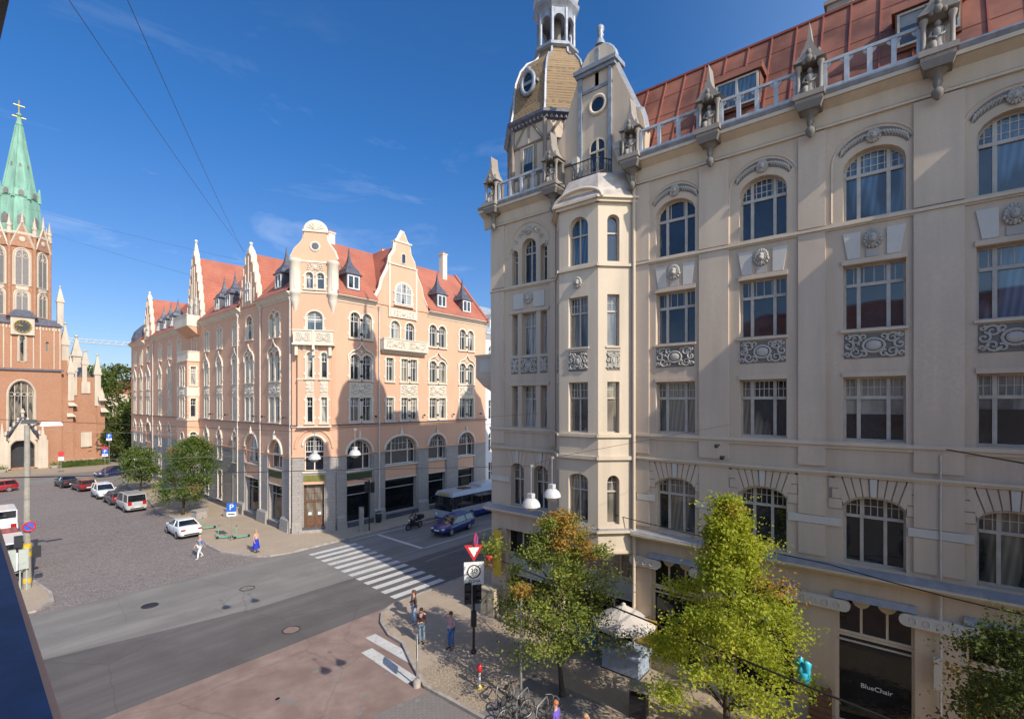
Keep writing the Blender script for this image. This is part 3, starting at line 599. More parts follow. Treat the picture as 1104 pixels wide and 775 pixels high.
# main cornice, frieze and gutter
co = FR.mb(['cream', 'greymetal'])
for a, b in ((-0.5, 4.35), (8.62, 34)):
    co.box(a, b, -0.10, 0.02, 21.5, 21.58, 0); co.frus(a, b, -0.04, 0.02, 21.62, a, b, -0.16, 0.02, 22.1, 0); co.frus(a, b, -0.16, 0.02, 22.1, a, b, -0.5, 0.02, 22.28, 0)
    co.box(a, b, -0.56, 0.05, 22.29, 22.42, 0); co.frus(a, b, -0.56, 0.05, 22.43, a, b, -0.64, 0.05, 22.54, 1); co.box(a, b, -0.64, 0.1, 22.545, 22.6, 1)
bpart(co, 'main_cornice')
# ---- oriel
OX = 19.42
def oriel(pts, z0, z1, spec, matn='beige'):
    w = MB([matn]); fs = []
    for (p, q), wins in zip(zip(pts[:-1], pts[1:]), spec):
        T, Ln = frame(p, q); F = Facade(BG, T); fs.append((F, Ln))
        for wn in wins: F.window(*wn[0], **wn[1])
        F.wall(w, 0, Ln, z0, z1)
    return w, fs
P = [(CX, 13.96), (OX, 13.0), (OX, 10.92), (CX, 9.72)]
Lc1 = math.hypot(CX - OX, 0.96); Lf = 2.08; Lc2 = math.hypot(CX - OX, 1.2)
def wz(u0, u1, narrow, g5='glass'):
    n = () if narrow else (.5,); b = 2 if narrow else 6
    return [(('oriel_window', u0, u1, 18.1, 20.3 - .1 * narrow, (u1 - u0) * .48, n, (.62,), None, 'tan', g5), dict(fw=.055, mw=.07)),
            (('oriel_window', u0, u1, 14.3, 16.62, 0, n, (.68,), (b, 2, .68), 'tan', 'glassd'), dict(fw=.055, mw=.07, sill=.06, sillm='cream')),
            (('oriel_window', u0, u1, 10.4, 12.7, 0, n, (.68,), (b, 2, .68), 'tan', 'glassd'), dict(fw=.055, mw=.07)),
            (('oriel_window', u0, u1, 6.3, 8.5, .3, n, (.66,), (b, 2, .68), 'tan', 'glassd'), dict(fw=.055, mw=.07))]
w, fs = oriel(P, 4.95, 20.85, [wz(Lc1 / 2 - .28, Lc1 / 2 + .22, 1), wz(.52, 1.56, 0, 'glassb'), wz(.42, .98, 1)], 'cream')
w.cur = 0; w.T = Matrix(); w.face([(P[0][0], P[0][1], 4.95), (P[3][0], P[3][1], 4.95), (P[2][0], P[2][1], 4.95), (P[1][0], P[1][1], 4.95)])
bay = bpart(w, 'oriel')
e = .05
for z0, z1, pr, mi in ((5.0, 5.12, .05, 0), (5.95, 6.06, .2, 0), (6.062, 6.12, .16, 1), (9.2, 9.36, .12, 0), (10.2, 10.34, .1, 0), (17.86, 17.98, .1, 0), (20.72, 20.86, .16, 0), (20.862, 20.97, .26, 0)):
    ot = MB(['cream', 'ledge'])
    for F, Ln in fs: ot.T = F.T; ot.box(-e - pr * .3, Ln + e + pr * .3, -pr, .02, z0, z1, mi)
    bpart(ot, 'oriel_moulding', bay)
F, Ln = fs[1]; ot = F.mb(['cream'])
ar = [(1.04 - 1.3 * math.cos(math.pi * i / 16), 20.9 + .6 * math.sin(math.pi * i / 16)) for i in range(17)]
ot.prism(ar[::-1], 0.0, 0.3); ot.tube([(u, -.12, z) for u, z in ar], .08, 6)
bpart(ot, 'oriel_pediment', bay)
for F, Ln, c, hw in ((fs[1][0], Ln, 1.04, .5), (fs[2][0], Lc2, .7, .3), (fs[0][0], Lc1, Lc1 / 2, .27)):
    op = F.mb(['relief', 'soot_shade']); relief(op, c - hw, c + hw, 13.2, 14.1, -.02, rb, 1); bpart(op, 'scrollwork_panel', bay)
lh = fs[1][0].mb(['relief']); mask_head(lh, 1.04, 17.3, .2); bpart(lh, 'lion_head', bay)
# oriel roof: flared tin hood, with a little railed balcony
orf = MB(['tin']); lv = [(0.0, 20.98, .22), (.35, 21.25, .0), (.62, 21.75, -.3), (.66, 22.3, -.45)]
rings = []
for (k, z, off) in [(0, 20.98, .22), (1, 21.3, .02), (2, 21.8, -.22), (3, 22.25, -.42)]:
    rings.append([(CX + .05, 13.96 + off, z), (OX - off, 13.0 + off * .6, z), (OX - off, 10.92 - off * .6, z), (CX + .05, 9.72 - off, z)])
pts = [p for r in rings for p in r]; fc = [(i * 4 + j, i * 4 + j + 1, i * 4 + j + 5, i * 4 + j + 4) for i in range(3) for j in range(3)] + [(12, 13, 14, 15)]
orf.add(pts, fc); bpart(orf, 'oriel_roof', bay)
rl = MB(['iron', 'relief']); z0 = 22.26; pp = [(CX, 12.9), (OX + .5, 12.6), (OX + .5, 11.3), (CX, 10.9)]
for a, b in zip(pp[:-1], pp[1:]):
    rl.tube([(a[0], a[1], z0 + .8), (b[0], b[1], z0 + .8)], .03, 5); rl.tube([(a[0], a[1], z0 + .08), (b[0], b[1], z0 + .08)], .02, 5)
    n = 6
    for i in range(n + 1):
        t = i / n; x, y = a[0] + (b[0] - a[0]) * t, a[1] + (b[1] - a[1]) * t; rl.tube([(x, y, z0), (x, y, z0 + .8)], .014, 4)
        if i < n: rl.tube([(x + (b[0] - a[0]) / n * (.5 + .35 * math.cos(q)), y + (b[1] - a[1]) / n * (.5 + .35 * math.cos(q)), z0 + .42 + .16 * math.sin(q)) for q in [2 * math.pi * j / 8 for j in range(8)]], .012, 4, closed=True)
bpart(rl, 'balcony_railing', bay)
# ---- gable above the oriel
def Yu(y): return CY - y
ga = Facade(BG, TR); GD = 0.12
gpoly = [(Yu(13.95), 22.2), (Yu(9.45), 22.2), (Yu(9.25), 23.9), (Yu(9.35), 24.5), (Yu(9.5), 24.95), (Yu(9.68), 25.1), (Yu(10.78), 27.6), (Yu(12.72), 27.6), (Yu(13.72), 25.1), (Yu(13.9), 24.95), (Yu(14.05), 24.5), (Yu(14.1), 23.9)]
gb = FR.mb(['beige', 'cream']); gb.prism(gpoly, GD, GD + .5)
bpart(gb, 'gable')
gt = FR.mb(['greymetal', 'cream'])
ed = gpoly[2:]; 
gt.tube([(u, GD + .2, z + .03) for u, z in gpoly[2:7]], .14, 5, 0); gt.tube([(u, GD + .2, z + .03) for u, z in gpoly[7:12]], .14, 5, 0)
gt.box(Yu(12.8), Yu(10.7), GD - .18, GD + .6, 27.5, 27.66); gt.box(Yu(12.88), Yu(10.6), GD - .28, GD + .7, 27.66, 27.86)
gt.box(Yu(12.65), Yu(10.9), GD - .06, GD + .1, 26.7, 26.85)
gt.box(Yu(12.68), Yu(12.5), GD - .12, GD + .1, 22.3, 27.48, 0); gt.box(Yu(11.06), Yu(10.9), GD - .12, GD + .1, 22.3, 27.48, 0)
sa = [(Yu(11.72) - .9 * math.cos(math.pi * i / 14), 27.87 + .95 * math.sin(math.pi * i / 14)) for i in range(15)]
gt.prism(sa[::-1], GD + .05, GD + .5, 1); gt.tube([(u, GD + .22, z) for u, z in sa], .15, 6, 0); gt.box(Yu(11.82), Yu(11.62), GD - .0, GD + .2, 26.86, 28.7, 0)
gt.T = Matrix(); cx, cy = CX + .35, 11.65
gt.lathe([(.26, 28.9), (.2, 29.1), (.1, 29.3), (.17, 29.42), (.1, 29.5), (.19, 29.66), (.17, 29.8), (.02, 29.93)], 10, (cx, cy))
bpart(gt, 'gable_trim')
ga.window('gable_door', Yu(12.1), Yu(11.2), 22.7, 24.35, .42, (.5,), (.6,), None, 'cream', 'glass', depth=GD - .06, cut=False)
ow = FR.mb(['cream']); ow.tube([(Yu(11.65) + .42 * math.cos(q), GD - .03, 25.95 + .42 * math.sin(q)) for q in [2 * math.pi * i / 20 for i in range(20)]], .09, 6, closed=True); o = bpart(ow, 'round_window')
og = FR.mb(['glass']); og.prism([(Yu(11.65) + .4 * math.cos(q), 25.95 + .4 * math.sin(q)) for q in [2 * math.pi * i / 20 for i in range(20)]], GD - .03, GD + .01); bpart(og, 'pane', o)
for y in (12.75, 10.5):
    br = FR.mb(['relief']); br.box(Yu(y) - .16, Yu(y) + .16, -.25, .15, 23.35, 23.65); br.frus(Yu(y) - .05, Yu(y) + .05, -.05, .1, 22.8, Yu(y) - .14, Yu(y) + .14, -.22, .1, 23.35); bpart(br, 'bracket')
gl = FR.mb(['slate']); gl.box(Yu(13.95), Yu(12.9), GD - .1, GD, 23.5, 23.6); gl.box(Yu(10.5), Yu(9.45), GD - .1, GD, 23.5, 23.6); bpart(gl, 'gable_ledges')
gr = FR.mb(['redroof']); gr.prism([(Yu(13.7), 24.6), (Yu(9.7), 24.6), (Yu(11.68), 27.6)], GD + .45, 4.0); bpart(gr, 'gable_roof')
# ---- mansard roof with standing seams
mr_ = FR.mb(['redroof', 'seam']); ZR = 27.15; DR = 2.45; u0 = 2.2
mr_.add([(u0, .35, 22.55), (34, .35, 22.55), (34, DR, ZR), (u0, DR, ZR), (u0, 20, 27.6), (34, 20, 27.6)], [(0, 1, 2, 3), (3, 2, 5, 4)])
mr_.add([(u0, .35, 22.55), (u0, DR, ZR), (u0, 20, 27.6), (u0, 20, 20)], [(0, 1, 2, 3)])
u = 4.5
while u < 34:
    mr_.add([(u, .3, 22.58), (u + .05, .3, 22.58), (u + .05, DR - .05, ZR + .03), (u, DR - .05, ZR + .03)], [(0, 1, 2, 3)], mi=1)
    mr_.add([(u, .3, 22.58), (u, DR - .05, ZR + .03), (u, DR, ZR - .03), (u, .36, 22.5)], [(0, 1, 2, 3)], mi=1); mr_.add([(u + .05, .3, 22.58), (u + .05, DR - .05, ZR + .03), (u + .05, DR, ZR - .03), (u + .05, .36, 22.5)], [(0, 1, 2, 3)], mi=1)
    u += 0.92
for t in (.28, .55, .8):
    d = .35 + (DR - .35) * t; z = 22.55 + (ZR - 22.55) * t; mr_.box(u0, 34, d - .012, d + .03, z + .004, z + .02, 1)
mr_.box(u0, 34, DR - .06, DR + .1, ZR, ZR + .09, 1)
bpart(mr_, 'mansard_roof')
# roof dormers
for c in (12.75, 18.7):
    w_ = .85; dm = FR.mb(['redroof']); zb, zt = 23.75, 25.05; f = lambda z: .35 + (DR - .35) * (z - 22.55) / (ZR - 22.55)
    d0 = f(zb) - .12
    dm.add([(c - w_, d0, zb), (c - w_, d0, zt), (c - w_, f(zt) + .4, zt), (c - w_, f(zb) + .1, zb), (c + w_, d0, zb), (c + w_, d0, zt), (c + w_, f(zt) + .4, zt), (c + w_, f(zb) + .1, zb)], [(0, 3, 2, 1), (4, 5, 6, 7), (0, 4, 7, 3), (0, 1, 5, 4)])
    dm.frus(c - w_ - .1, c + w_ + .1, d0 - .15, f(zt) + .4, zt, c - w_ - .1, c + w_ + .1, d0 - .05, f(zt) + .9, zt + .3)
    o = bpart(dm, 'dormer'); F = Facade(BG, TR @ Matrix.Translation((0, d0 - .30, 0)))
    F.window('dormer_window', c - w_ + .05, c + w_ - .05, zb + .1, zt - .06, 0, (.5,), (), None, 'tan', 'glassb', cut=False, parent=o)
ch = FR.mb(['darkstone']); ch.box(15.6, 16.5, 3.0, 3.9, 26.5, 27.9); ch.box(15.5, 16.6, 2.9, 4.0, 27.9, 28.05); bpart(ch, 'chimney')
# ---- statue niches (aediculae) on corbels along the cornice
def niche(u, z=22.62, d=-.42, s=1.0):
    n = MB(['soot_shade', 'darkstone', 'soot_shade'], TR @ Matrix.Translation((u, d, z)) @ Matrix.Scale(s, 4))
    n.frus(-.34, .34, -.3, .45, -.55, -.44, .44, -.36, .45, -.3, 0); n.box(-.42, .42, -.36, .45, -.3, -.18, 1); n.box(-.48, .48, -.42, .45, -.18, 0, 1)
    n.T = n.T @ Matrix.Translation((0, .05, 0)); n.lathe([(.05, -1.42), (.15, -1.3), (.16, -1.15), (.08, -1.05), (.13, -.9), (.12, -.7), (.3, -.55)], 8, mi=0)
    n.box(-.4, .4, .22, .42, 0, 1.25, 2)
    for sg in (-1, 1):
        n.T = n.T @ Matrix.Translation((sg * .34, -.22, 0)); n.lathe([(.1, 0), (.1, .08), (.065, .12), (.06, .85), (.1, .95), (.12, 1.05)], 8, mi=1); n.T = n.T @ Matrix.Translation((-sg * .34, .22, 0))
        n.box(sg * .34 - .08, sg * .34 + .08, -.2, .4, 1.05, 1.16, 1)
    # concave-sided gable
    for d0, d1 in ((-.36, .42),):
        pr = [(-.5, 1.16), (-.3, 1.27), (.3, 1.27), (.5, 1.16), (.3, 1.36), (.17, 1.6), (.09, 1.85), (.0, 2.15), (-.09, 1.85), (-.17, 1.6), (-.3, 1.36)]
        n.prism([(-.5, 1.16), (.5, 1.16), (.3, 1.36), (-.3, 1.36)], d0, d1, 1); n.prism([(-.3, 1.36), (.3, 1.36), (.17, 1.6), (-.17, 1.6)], d0 + .03, d1, 1); n.prism([(-.17, 1.6), (.17, 1.6), (.08, 1.88), (-.08, 1.88)], d0 + .08, d1 - .05, 1); n.prism([(-.08, 1.88), (.08, 1.88), (0, 2.55)], d0 + .13, d1 - .1, 1)
    n.ball((0, -.34, 1.2), (.13, .1, .16), 6, 2); n.ball((0, -.33, 1.42), (.08, .08, .14), 6, 2); n.ball((-.16, -.33, 1.14), (.08, .06, .1), 6, 2); n.ball((.16, -.33, 1.14), (.08, .06, .1), 6, 2); n.ball((-.28, -.2, 1.42), (.06, .06, .14), 6, 0); n.ball((.28, -.2, 1.42), (.06, .06, .14), 6, 0)
    o = bpart(n, 'statue_niche')
    f = MB(['darkstone'], TR @ Matrix.Translation((u, d + .02, z)) @ Matrix.Scale(s, 4))
    f.tube([(0, -.08, 0), (0, -.08, .25), (.02, -.1, .5), (0, -.08, .68), (0, -.08, .78)], [.2, .17, .13, .16, .06], 8); f.ball((0, -.1, .88), (.085, .085, .1), 8)
    f.tube([(-.15, -.08, .68), (-.2, -.18, .48), (-.04, -.25, .4)], [.05, .045, .03], 6); f.tube([(.15, -.08, .68), (.19, -.18, .5), (.05, -.26, .42)], [.05, .045, .03], 6)
    f.tube([(-.1, -.12, .3), (-.12, -.3, .2), (-.1, -.26, 0)], [.1, .09, .08], 6); bpart(f, 'statue', o)
NU = [.48, 4.42, 8.68, 12.04, 15.5, 18.92]
for u in NU: niche(u)
# ---- balustrade between the niches
def balustrade(u0, u1, z=22.6, d=-.42):
    b = FR.mb(['rail']); b.box(u0, u1, d - .07, d + .07, z + .95, z + 1.05); b.box(u0, u1, d - .06, d + .06, z + .04, z + .16)
    n = max(2, round((u1 - u0) / .72))
    for i in range(n + 1):
        x = u0 + (u1 - u0) * i / n; b.box(x - .07, x + .07, d - .07, d + .07, z, z + .96)
        if i < n:
            y = u0 + (u1 - u0) * (i + 1) / n; 
            for sg, q in ((1, x + .05), (-1, y - .05)):
                p = [(q, z + .95), (q, z + .74), (q + sg * .05, z + .8), (q + sg * .1, z + .84), (q + sg * .14, z + .9), (q + sg * .14, z + .95)]
                if sg > 0: p = p[::-1]
                p = p[::-1] if False else p; b.prism(p, d - .025, d + .025)
    bpart(b, 'balustrade')
for a, b in ((.95, 4.0), (9.12, 11.6), (12.48, 15.06), (15.94, 18.48)): balustrade(a, b)
# side-street balcony with its corbel, seen past the corner
sb_ = MB(['beige2', 'pale', 'cream']); sb_.box(20.9, 23.6, CY, CY + 1.5, 13.2, 14.4, 0); sb_.box(20.85, 23.65, CY, CY + 1.56, 14.4, 14.52, 2); sb_.box(20.88, 20.9, CY + .3, CY + 1.2, 13.5, 14.2, 1)
sb_.frus(21.0, 23.4, CY, CY + 1.0, 12.7, 20.9, 23.6, CY, CY + 1.5, 13.2, 0); sb_.frus(21.3, 23.1, CY, CY + .5, 12.3, 21.0, 23.4, CY, CY + 1.0, 12.7, 2); bpart(sb_, 'side_balcony')
# rain pipes
for u, z1 in ((8.66, 22.2),):
    dp = FR.mb(['cream']); dp.tube([(u, -.16, .1), (u, -.16, z1)], .075, 8); dp.frus(u - .1, u + .1, -.28, -.02, z1 - .3, u - .2, u + .2, -.4, -.02, z1); bpart(dp, 'rain_pipe')
dp = FR.mb(['pipe']); dp.tube([(19.0, -.11, .1), (19.0, -.11, 5.7)], .04, 6); dp.tube([(19.0, -.1, 6.2), (19.0, -.1, 10.1)], .025, 6); bpart(dp, 'cable_conduit')
wlamp = FR.mb(['pale']); wlamp.box(18.83, 19.02, -.22, -.06, 2.75, 3.75); bpart(wlamp, 'wall_light_box')
for u, z in ((12.3, 10.05), (12.5, 9.6)):
    b_ = FR.mb(['iron']); b_.tube([(u, 0, z), (u, -.45, z + .05)], .03, 5); b_.ball((u, -.45, z), .09, 6); bpart(b_, 'wire_anchor')
# ---- octagonal corner tower
TX, TY = 24.0, 16.3
tw = MB(['beige2', 'timber', 'cream']); o8 = math.pi / 8
tw.lathe([(2.85, 20.5), (2.85, 27.0)], 8, (TX, TY), o8, False, 0)
for k in range(8):
    a = o8 + k * math.pi / 4; x, y = TX + 2.87 * math.cos(a), TY + 2.87 * math.sin(a)
    tw.tube([(x, y, 22), (x, y, 26.95)], .13, 6, 1)
    b = a + math.pi / 4; x2, y2 = TX + 2.87 * math.cos(b), TY + 2.87 * math.sin(b); q = lambda t, z: (x + (x2 - x) * t, y + (y2 - y) * t, z)
    for z in (24.15, 25.85): tw.tube([q(0, z), q(1, z)], .09, 4, 1)
    for p in ((.28, 24.15, .28, 25.85), (.72, 24.15, .72, 25.85), (.05, 25.9, .38, 26.9), (.95, 25.9, .62, 26.9), (.5, 22.6, .5, 24.15), (.5, 25.85, .5, 26.9), (.2, 22.6, .2, 24.15), (.8, 22.6, .8, 24.15)): tw.tube([q(p[0], p[1]), q(p[2], p[3])], .08, 4, 1)
bpart(tw, 'tower')
for k in range(8):
    a = o8 + k * math.pi / 4; b = a + math.pi / 4; p = (TX + 2.85 * math.cos(a), TY + 2.85 * math.sin(a)); q = (TX + 2.85 * math.cos(b), TY + 2.85 * math.sin(b))
    T, Ln = frame(p, q); F = Facade(BG, T); F.window('tower_window', Ln * .32, Ln * .68, 24.3, 25.75, 0, (), (), None, 'cream', 'glass', depth=-.06, cut=False)
tr = MB(['slate', 'greymetal']); tr.lathe([(2.9, 26.85), (3.0, 26.95), (3.22, 27.12), (3.22, 27.28), (2.9, 27.38)], 8, (TX, TY), o8, False)
for k in range(8):
    a = o8 + k * math.pi / 4; b = a + math.pi / 4
    for i in range(9): t = (i + .5) / 9; x = TX + 3.02 * (math.cos(a) * (1 - t) + math.cos(b) * t); y = TY + 3.02 * (math.sin(a) * (1 - t) + math.sin(b) * t); tr.box(x - .06, x + .06, y - .06, y + .06, 26.9, 27.1, 1)
bpart(tr, 'tower_cornice')
dom = MB(['shingle', 'greymetal']); prof = [(2.98, 27.35), (2.84, 28.0), (2.8, 28.8), (2.68, 29.6), (2.38, 30.4), (1.95, 30.98), (1.45, 31.3), (1.2, 31.6), (1.12, 32.0)]
dom.lathe(prof, 8, (TX, TY), o8, False)
for k in range(8):
    a = o8 + k * math.pi / 4; dom.tube([(TX + (r + .02) * math.cos(a), TY + (r + .02) * math.sin(a), z) for r, z in prof], .08, 5, 1)
bpart(dom, 'tower_dome')
for k in (4, 6, 2):
    a = k * math.pi / 4; r0 = 2.72; od = MB(['greymetal', 'glass'], Matrix.Translation((TX + r0 * math.cos(a) * .95, TY + r0 * math.sin(a) * .95, 29.2)) @ Matrix.Rotation(a + math.pi / 2, 4, 'Z'))
    od.tube([(.42 * math.cos(q), -.12, .62 * math.sin(q)) for q in [2 * math.pi * i / 20 for i in range(20)]], .12, 6, closed=True); od.prism([(.42 * math.cos(q), .62 * math.sin(q)) for q in [2 * math.pi * i / 20 for i in range(20)]], -.08, .6, 1)
    od.box(-.62, .62, -.16, .1, -.1, .06); od.ball((0, -.15, .72), (.22, .1, .14), 8); bpart(od, 'oval_window')
lan = MB(['greymetal', 'soot_shade']); lan.lathe([(1.18, 31.9), (1.34, 32.0), (1.34, 32.16), (1.15, 32.22)], 8, (TX, TY), o8, False); lan.lathe([(.3, 32.1), (.3, 34.4)], 8, (TX, TY), 0, True, 1)
for k in range(8):
    a = o8 + k * math.pi / 4; b = a + math.pi / 4; rr_ = 1.05; x, y = TX + rr_ * math.cos(a), TY + rr_ * math.sin(a); x2, y2 = TX + rr_ * math.cos(b), TY + rr_ * math.sin(b)
    lan.tube([(x, y, 32.1), (x, y, 34.2)], .12, 6)
    T, Ln = frame((x, y), (x2, y2)); lan.T = T; A = arc_pts(.1, Ln - .1, 33.55, .3, 8)
    for i in range(8): lan.prism([A[i], A[i + 1], (A[i + 1][0], 34.3), (A[i][0], 34.3)][::-1], -.08, .1)
    lan.T = Matrix()
lan.lathe([(1.08, 34.1), (1.2, 34.3), (1.36, 34.5), (1.4, 34.7), (1.1, 34.85)], 8, (TX, TY), o8, False); bpart(lan, 'lantern')
cap = MB(['tin']); cap.lathe([(1.25, 34.8), (1.4, 35.3), (1.25, 35.9), (.6, 36.7), (.25, 37.6), (.1, 39.0), (.02, 40.5)], 8, (TX, TY), o8, False); bpart(cap, 'lantern_cap')
# attic block and curved gable over the side street (they throw the long shadow on the building opposite)
ab = MB(['redroof', 'cream']); ab.box(26.2, 30.6, CY - 3, CY - .1, 22.3, 27.0); ab.box(26.1, 30.7, CY - 3.1, CY, 27.0, 27.2, 1); bpart(ab, 'attic')
sg_ = MB(['beige', 'cream'], frame((44, CY - .1), (20, CY - .1))[0]); gc = 44 - 38.8; gp2 = [(gc - 4.0, 22.2), (gc + 4.0, 22.2), (gc + 3.8, 24), (gc + 2.6, 26), (gc + 1.7, 28.6), (gc + .9, 29.3), (gc, 30.9), (gc - .9, 29.3), (gc - 1.7, 28.6), (gc - 2.6, 26), (gc - 3.8, 24)]; sg_.prism(gp2, -.1, .5, 0); bpart(sg_, 'side_gable')
# ---- the second oriel further along (beyond the photograph's edge; it shades the wall)
Y0, PJ2 = -3.4, 2.2; ya = Y0 - PJ2 * 1.04; yb = ya - 2.4; Q = [(CX, Y0), (CX - PJ2, ya), (CX - PJ2, yb), (CX, yb - PJ2 * 1.04)]; LQ = math.hypot(PJ2, PJ2 * 1.04)
def w2(c, hw): return [(('oriel_window', c - hw, c + hw, z0, z1, r, (.5,), (.66,), None, 'tan', 'glass'), {}) for z0, z1, r in ((18.1, 20.3, .4), (14.3, 16.6, 0), (10.4, 12.7, 0), (6.3, 8.5, .3))]
w, fs2 = oriel(Q, 4.95, 21.9, [w2(LQ / 2, .4), w2(1.2, .6), w2(LQ / 2, .4)], 'cream'); w.T = Matrix(); w.face([(q[0], q[1], 4.95) for q in Q][::-1]); w.face([(q[0], q[1], 21.9) for q in Q]); b2 = bpart(w, 'oriel')
rf = MB(['tin']); rf.lathe([(1.85, 21.85), (1.8, 22.6), (1.6, 23.6), (1.2, 25.0), (.5, 26.3), (.05, 27.5)], 8, (21.3, (ya + yb) / 2), o8, False); bpart(rf, 'oriel_roof', b2)
# ================================================================ the pink corner building across the junction
A0 = Vector((21.4, 42.8, 0)); A1 = Vector((24.4, 40.7, 0)); A2 = Vector((44.6, 40.7, 0)); LL = 62.1
AF = A0 + Vector((math.cos(R(87.6)), math.sin(R(87.6)), 0)) * LL
PK = Thing('apartment_building', 'peach corner building with red tiled roofs, curved white-edged gables and grey stone ground floor', 'building', (A0.x, A0.y, 0))
TPR, LPR = frame(A1, A2); TPC, LPC = frame(A0, A1); TPL, _ = frame(AF, A0)
PR, PC, PL = Facade(PK, TPR), Facade(PK, TPC), Facade(PK, TPL)
rp_ = random.Random(11)
def pp(mb, name, parent=None, label=None): return PK.part(mb, name, parent, label)
gl3 = ['glass', 'glass', 'glassc', 'glassd']
def surround(F, u0, u1, z0, z1, rise=0, t=.14, pr=.06, parent=None, name='window_surround', m='ivory'):
    b = F.mb([m]); top = z1 - rise
    b.box(u0 - t, u0 + .012, -pr, .2, z0 - .1, top); b.box(u1 - .012, u1 + t, -pr, .2, z0 - .1, top); b.box(u0 - t - .06, u1 + t + .06, -pr - .1, .05, z0 - .2, z0 - .1)
    if rise > 0:
        A = arc_pts(u0 - .002, u1 + .002, top, rise, 10); B = arc_pts(u0 - t, u1 + t, top, rise + t, 10)
        for i in range(10): b.prism([A[i], A[i + 1], B[i + 1], B[i]][::-1], -pr, .05)
    else: b.box(u0 - t, u1 + t, -pr, .05, z1 + .002, z1 + t)
    for sg, x in ((-1, u0), (1, u1)):
        for z in (z0 + (top - z0) * .12, z0 + (top - z0) * .85):
            a, c = sorted((x + sg * t, x + sg * (t + .12))); b.box(a, c, -pr, .05, z, z + .22)
    return b
def single(F, u0, u1, z0, z1, rise=0, hood=None, kind='window', fine=True):
    vs = (.5,) if u1 - u0 > .7 else ()
    b = surround(F, u0, u1, z0, z1, rise); uc = (u0 + u1) / 2
    if hood == 'ogee':
        w = (u1 - u0) / 2 + .2; z = z1 - .25
        for sg in (-1, 1): b.tube([(uc + sg * w, -.06, z - .2), (uc + sg * w * .98, -.08, z + .2), (uc + sg * w * .6, -.08, z + .62), (uc + sg * w * .2, -.08, z + .8), (uc, -.08, z + 1.15)], [.09, .09, .09, .08, .05], 5)
    o = F.window(kind, u0, u1, z0, z1, rise, vs, (.64,), (4 if vs else 2, 2, .64) if fine else None, 'white', rp_.choice(gl3), .05, .22, .06)
    F.t.part(b, 'window_surround', o); return o
def pair(F, u0, u1, z0, z1, rise=True, hood=None, kind='paired_window', drop=True):
    uc = (u0 + u1) / 2; g = .15; rr = (uc - g - u0 - .1) / 2 if rise else 0
    b = F.mb(['ivory']); o = None
    for a, c in ((u0 + .1, uc - g), (uc + g, u1 - .1)):
        w = F.window(kind, a, c, z0, z1, rr * .95, (.5,), (.64,), (4, 2, .66), 'white', rp_.choice(gl3), .05, .22, .05)
        s_ = surround(F, a, c, z0, z1, rr * .95, .17, .06); F.t.part(s_, 'window_surround', w)
    if hood == 'ogee':
        w = (u1 - u0) / 2 + .12; z = z1
        b.tube([(uc - w, -.06, z - .6), (uc - w, -.09, z - .1), (uc - w * .72, -.1, z + .28), (uc - w * .3, -.1, z + .5), (uc, -.1, z + 1.0), (uc + w * .3, -.1, z + .5), (uc + w * .72, -.1, z + .28), (uc + w, -.09, z - .1), (uc + w, -.06, z - .6)], .09, 6)
        relief(b, uc - w * .45, uc + w * .45, z + .0, z + .45, -.04, rp_); b.ball((uc, -.1, z + 1.05), .13, 6)
    if hood == 'panel':
        b.box(u0, u1, -.03, .01, z1 + .2, z1 + 1.42); relief(b, u0 + .1, u1 - .1, z1 + .3, z1 + 1.35, -.06, rp_)
    if hood == 'crown':
        b.tube([(uc - .5, -.06, z1 + .1), (uc, -.1, z1 + .35), (uc + .5, -.06, z1 + .1)], .07, 5)
    if b.v: pp(b, 'window_hood')
wall = MB(['pink', 'stone', 'pinkside'])
mR = lambda z: 1 if z < 6.88 else 0
mL = lambda z: 1 if z < 6.6 else 2
# --- right-hand street front
for (a, b, hd) in ((1.37, 3.91, 'panel'), (11.03, 13.63, 'panel'), (15.6, 18.14, 'panel')):
    pair(PR, a, b, 9.95, 12.2, False, hd); pair(PR, a, b, 13.9, 16.25, True, 'ogee'); pair(PR, a, b, 17.85, 20.2, True, None)
single(PR, 5.5, 6.4, 9.95, 12.2); pair(PR, 7.25, 9.5, 9.95, 12.2, False, 'panel'); single(PR, 5.5, 6.4, 13.9, 16.2); pair(PR, 7.25, 9.5, 13.9, 16.2, False)
single(PR, 6.04, 7.16, 17.9, 20.0, .54, None, 'arched_window'); single(PR, 7.9, 9.05, 17.9, 20.0, .56, None, 'arched_window')
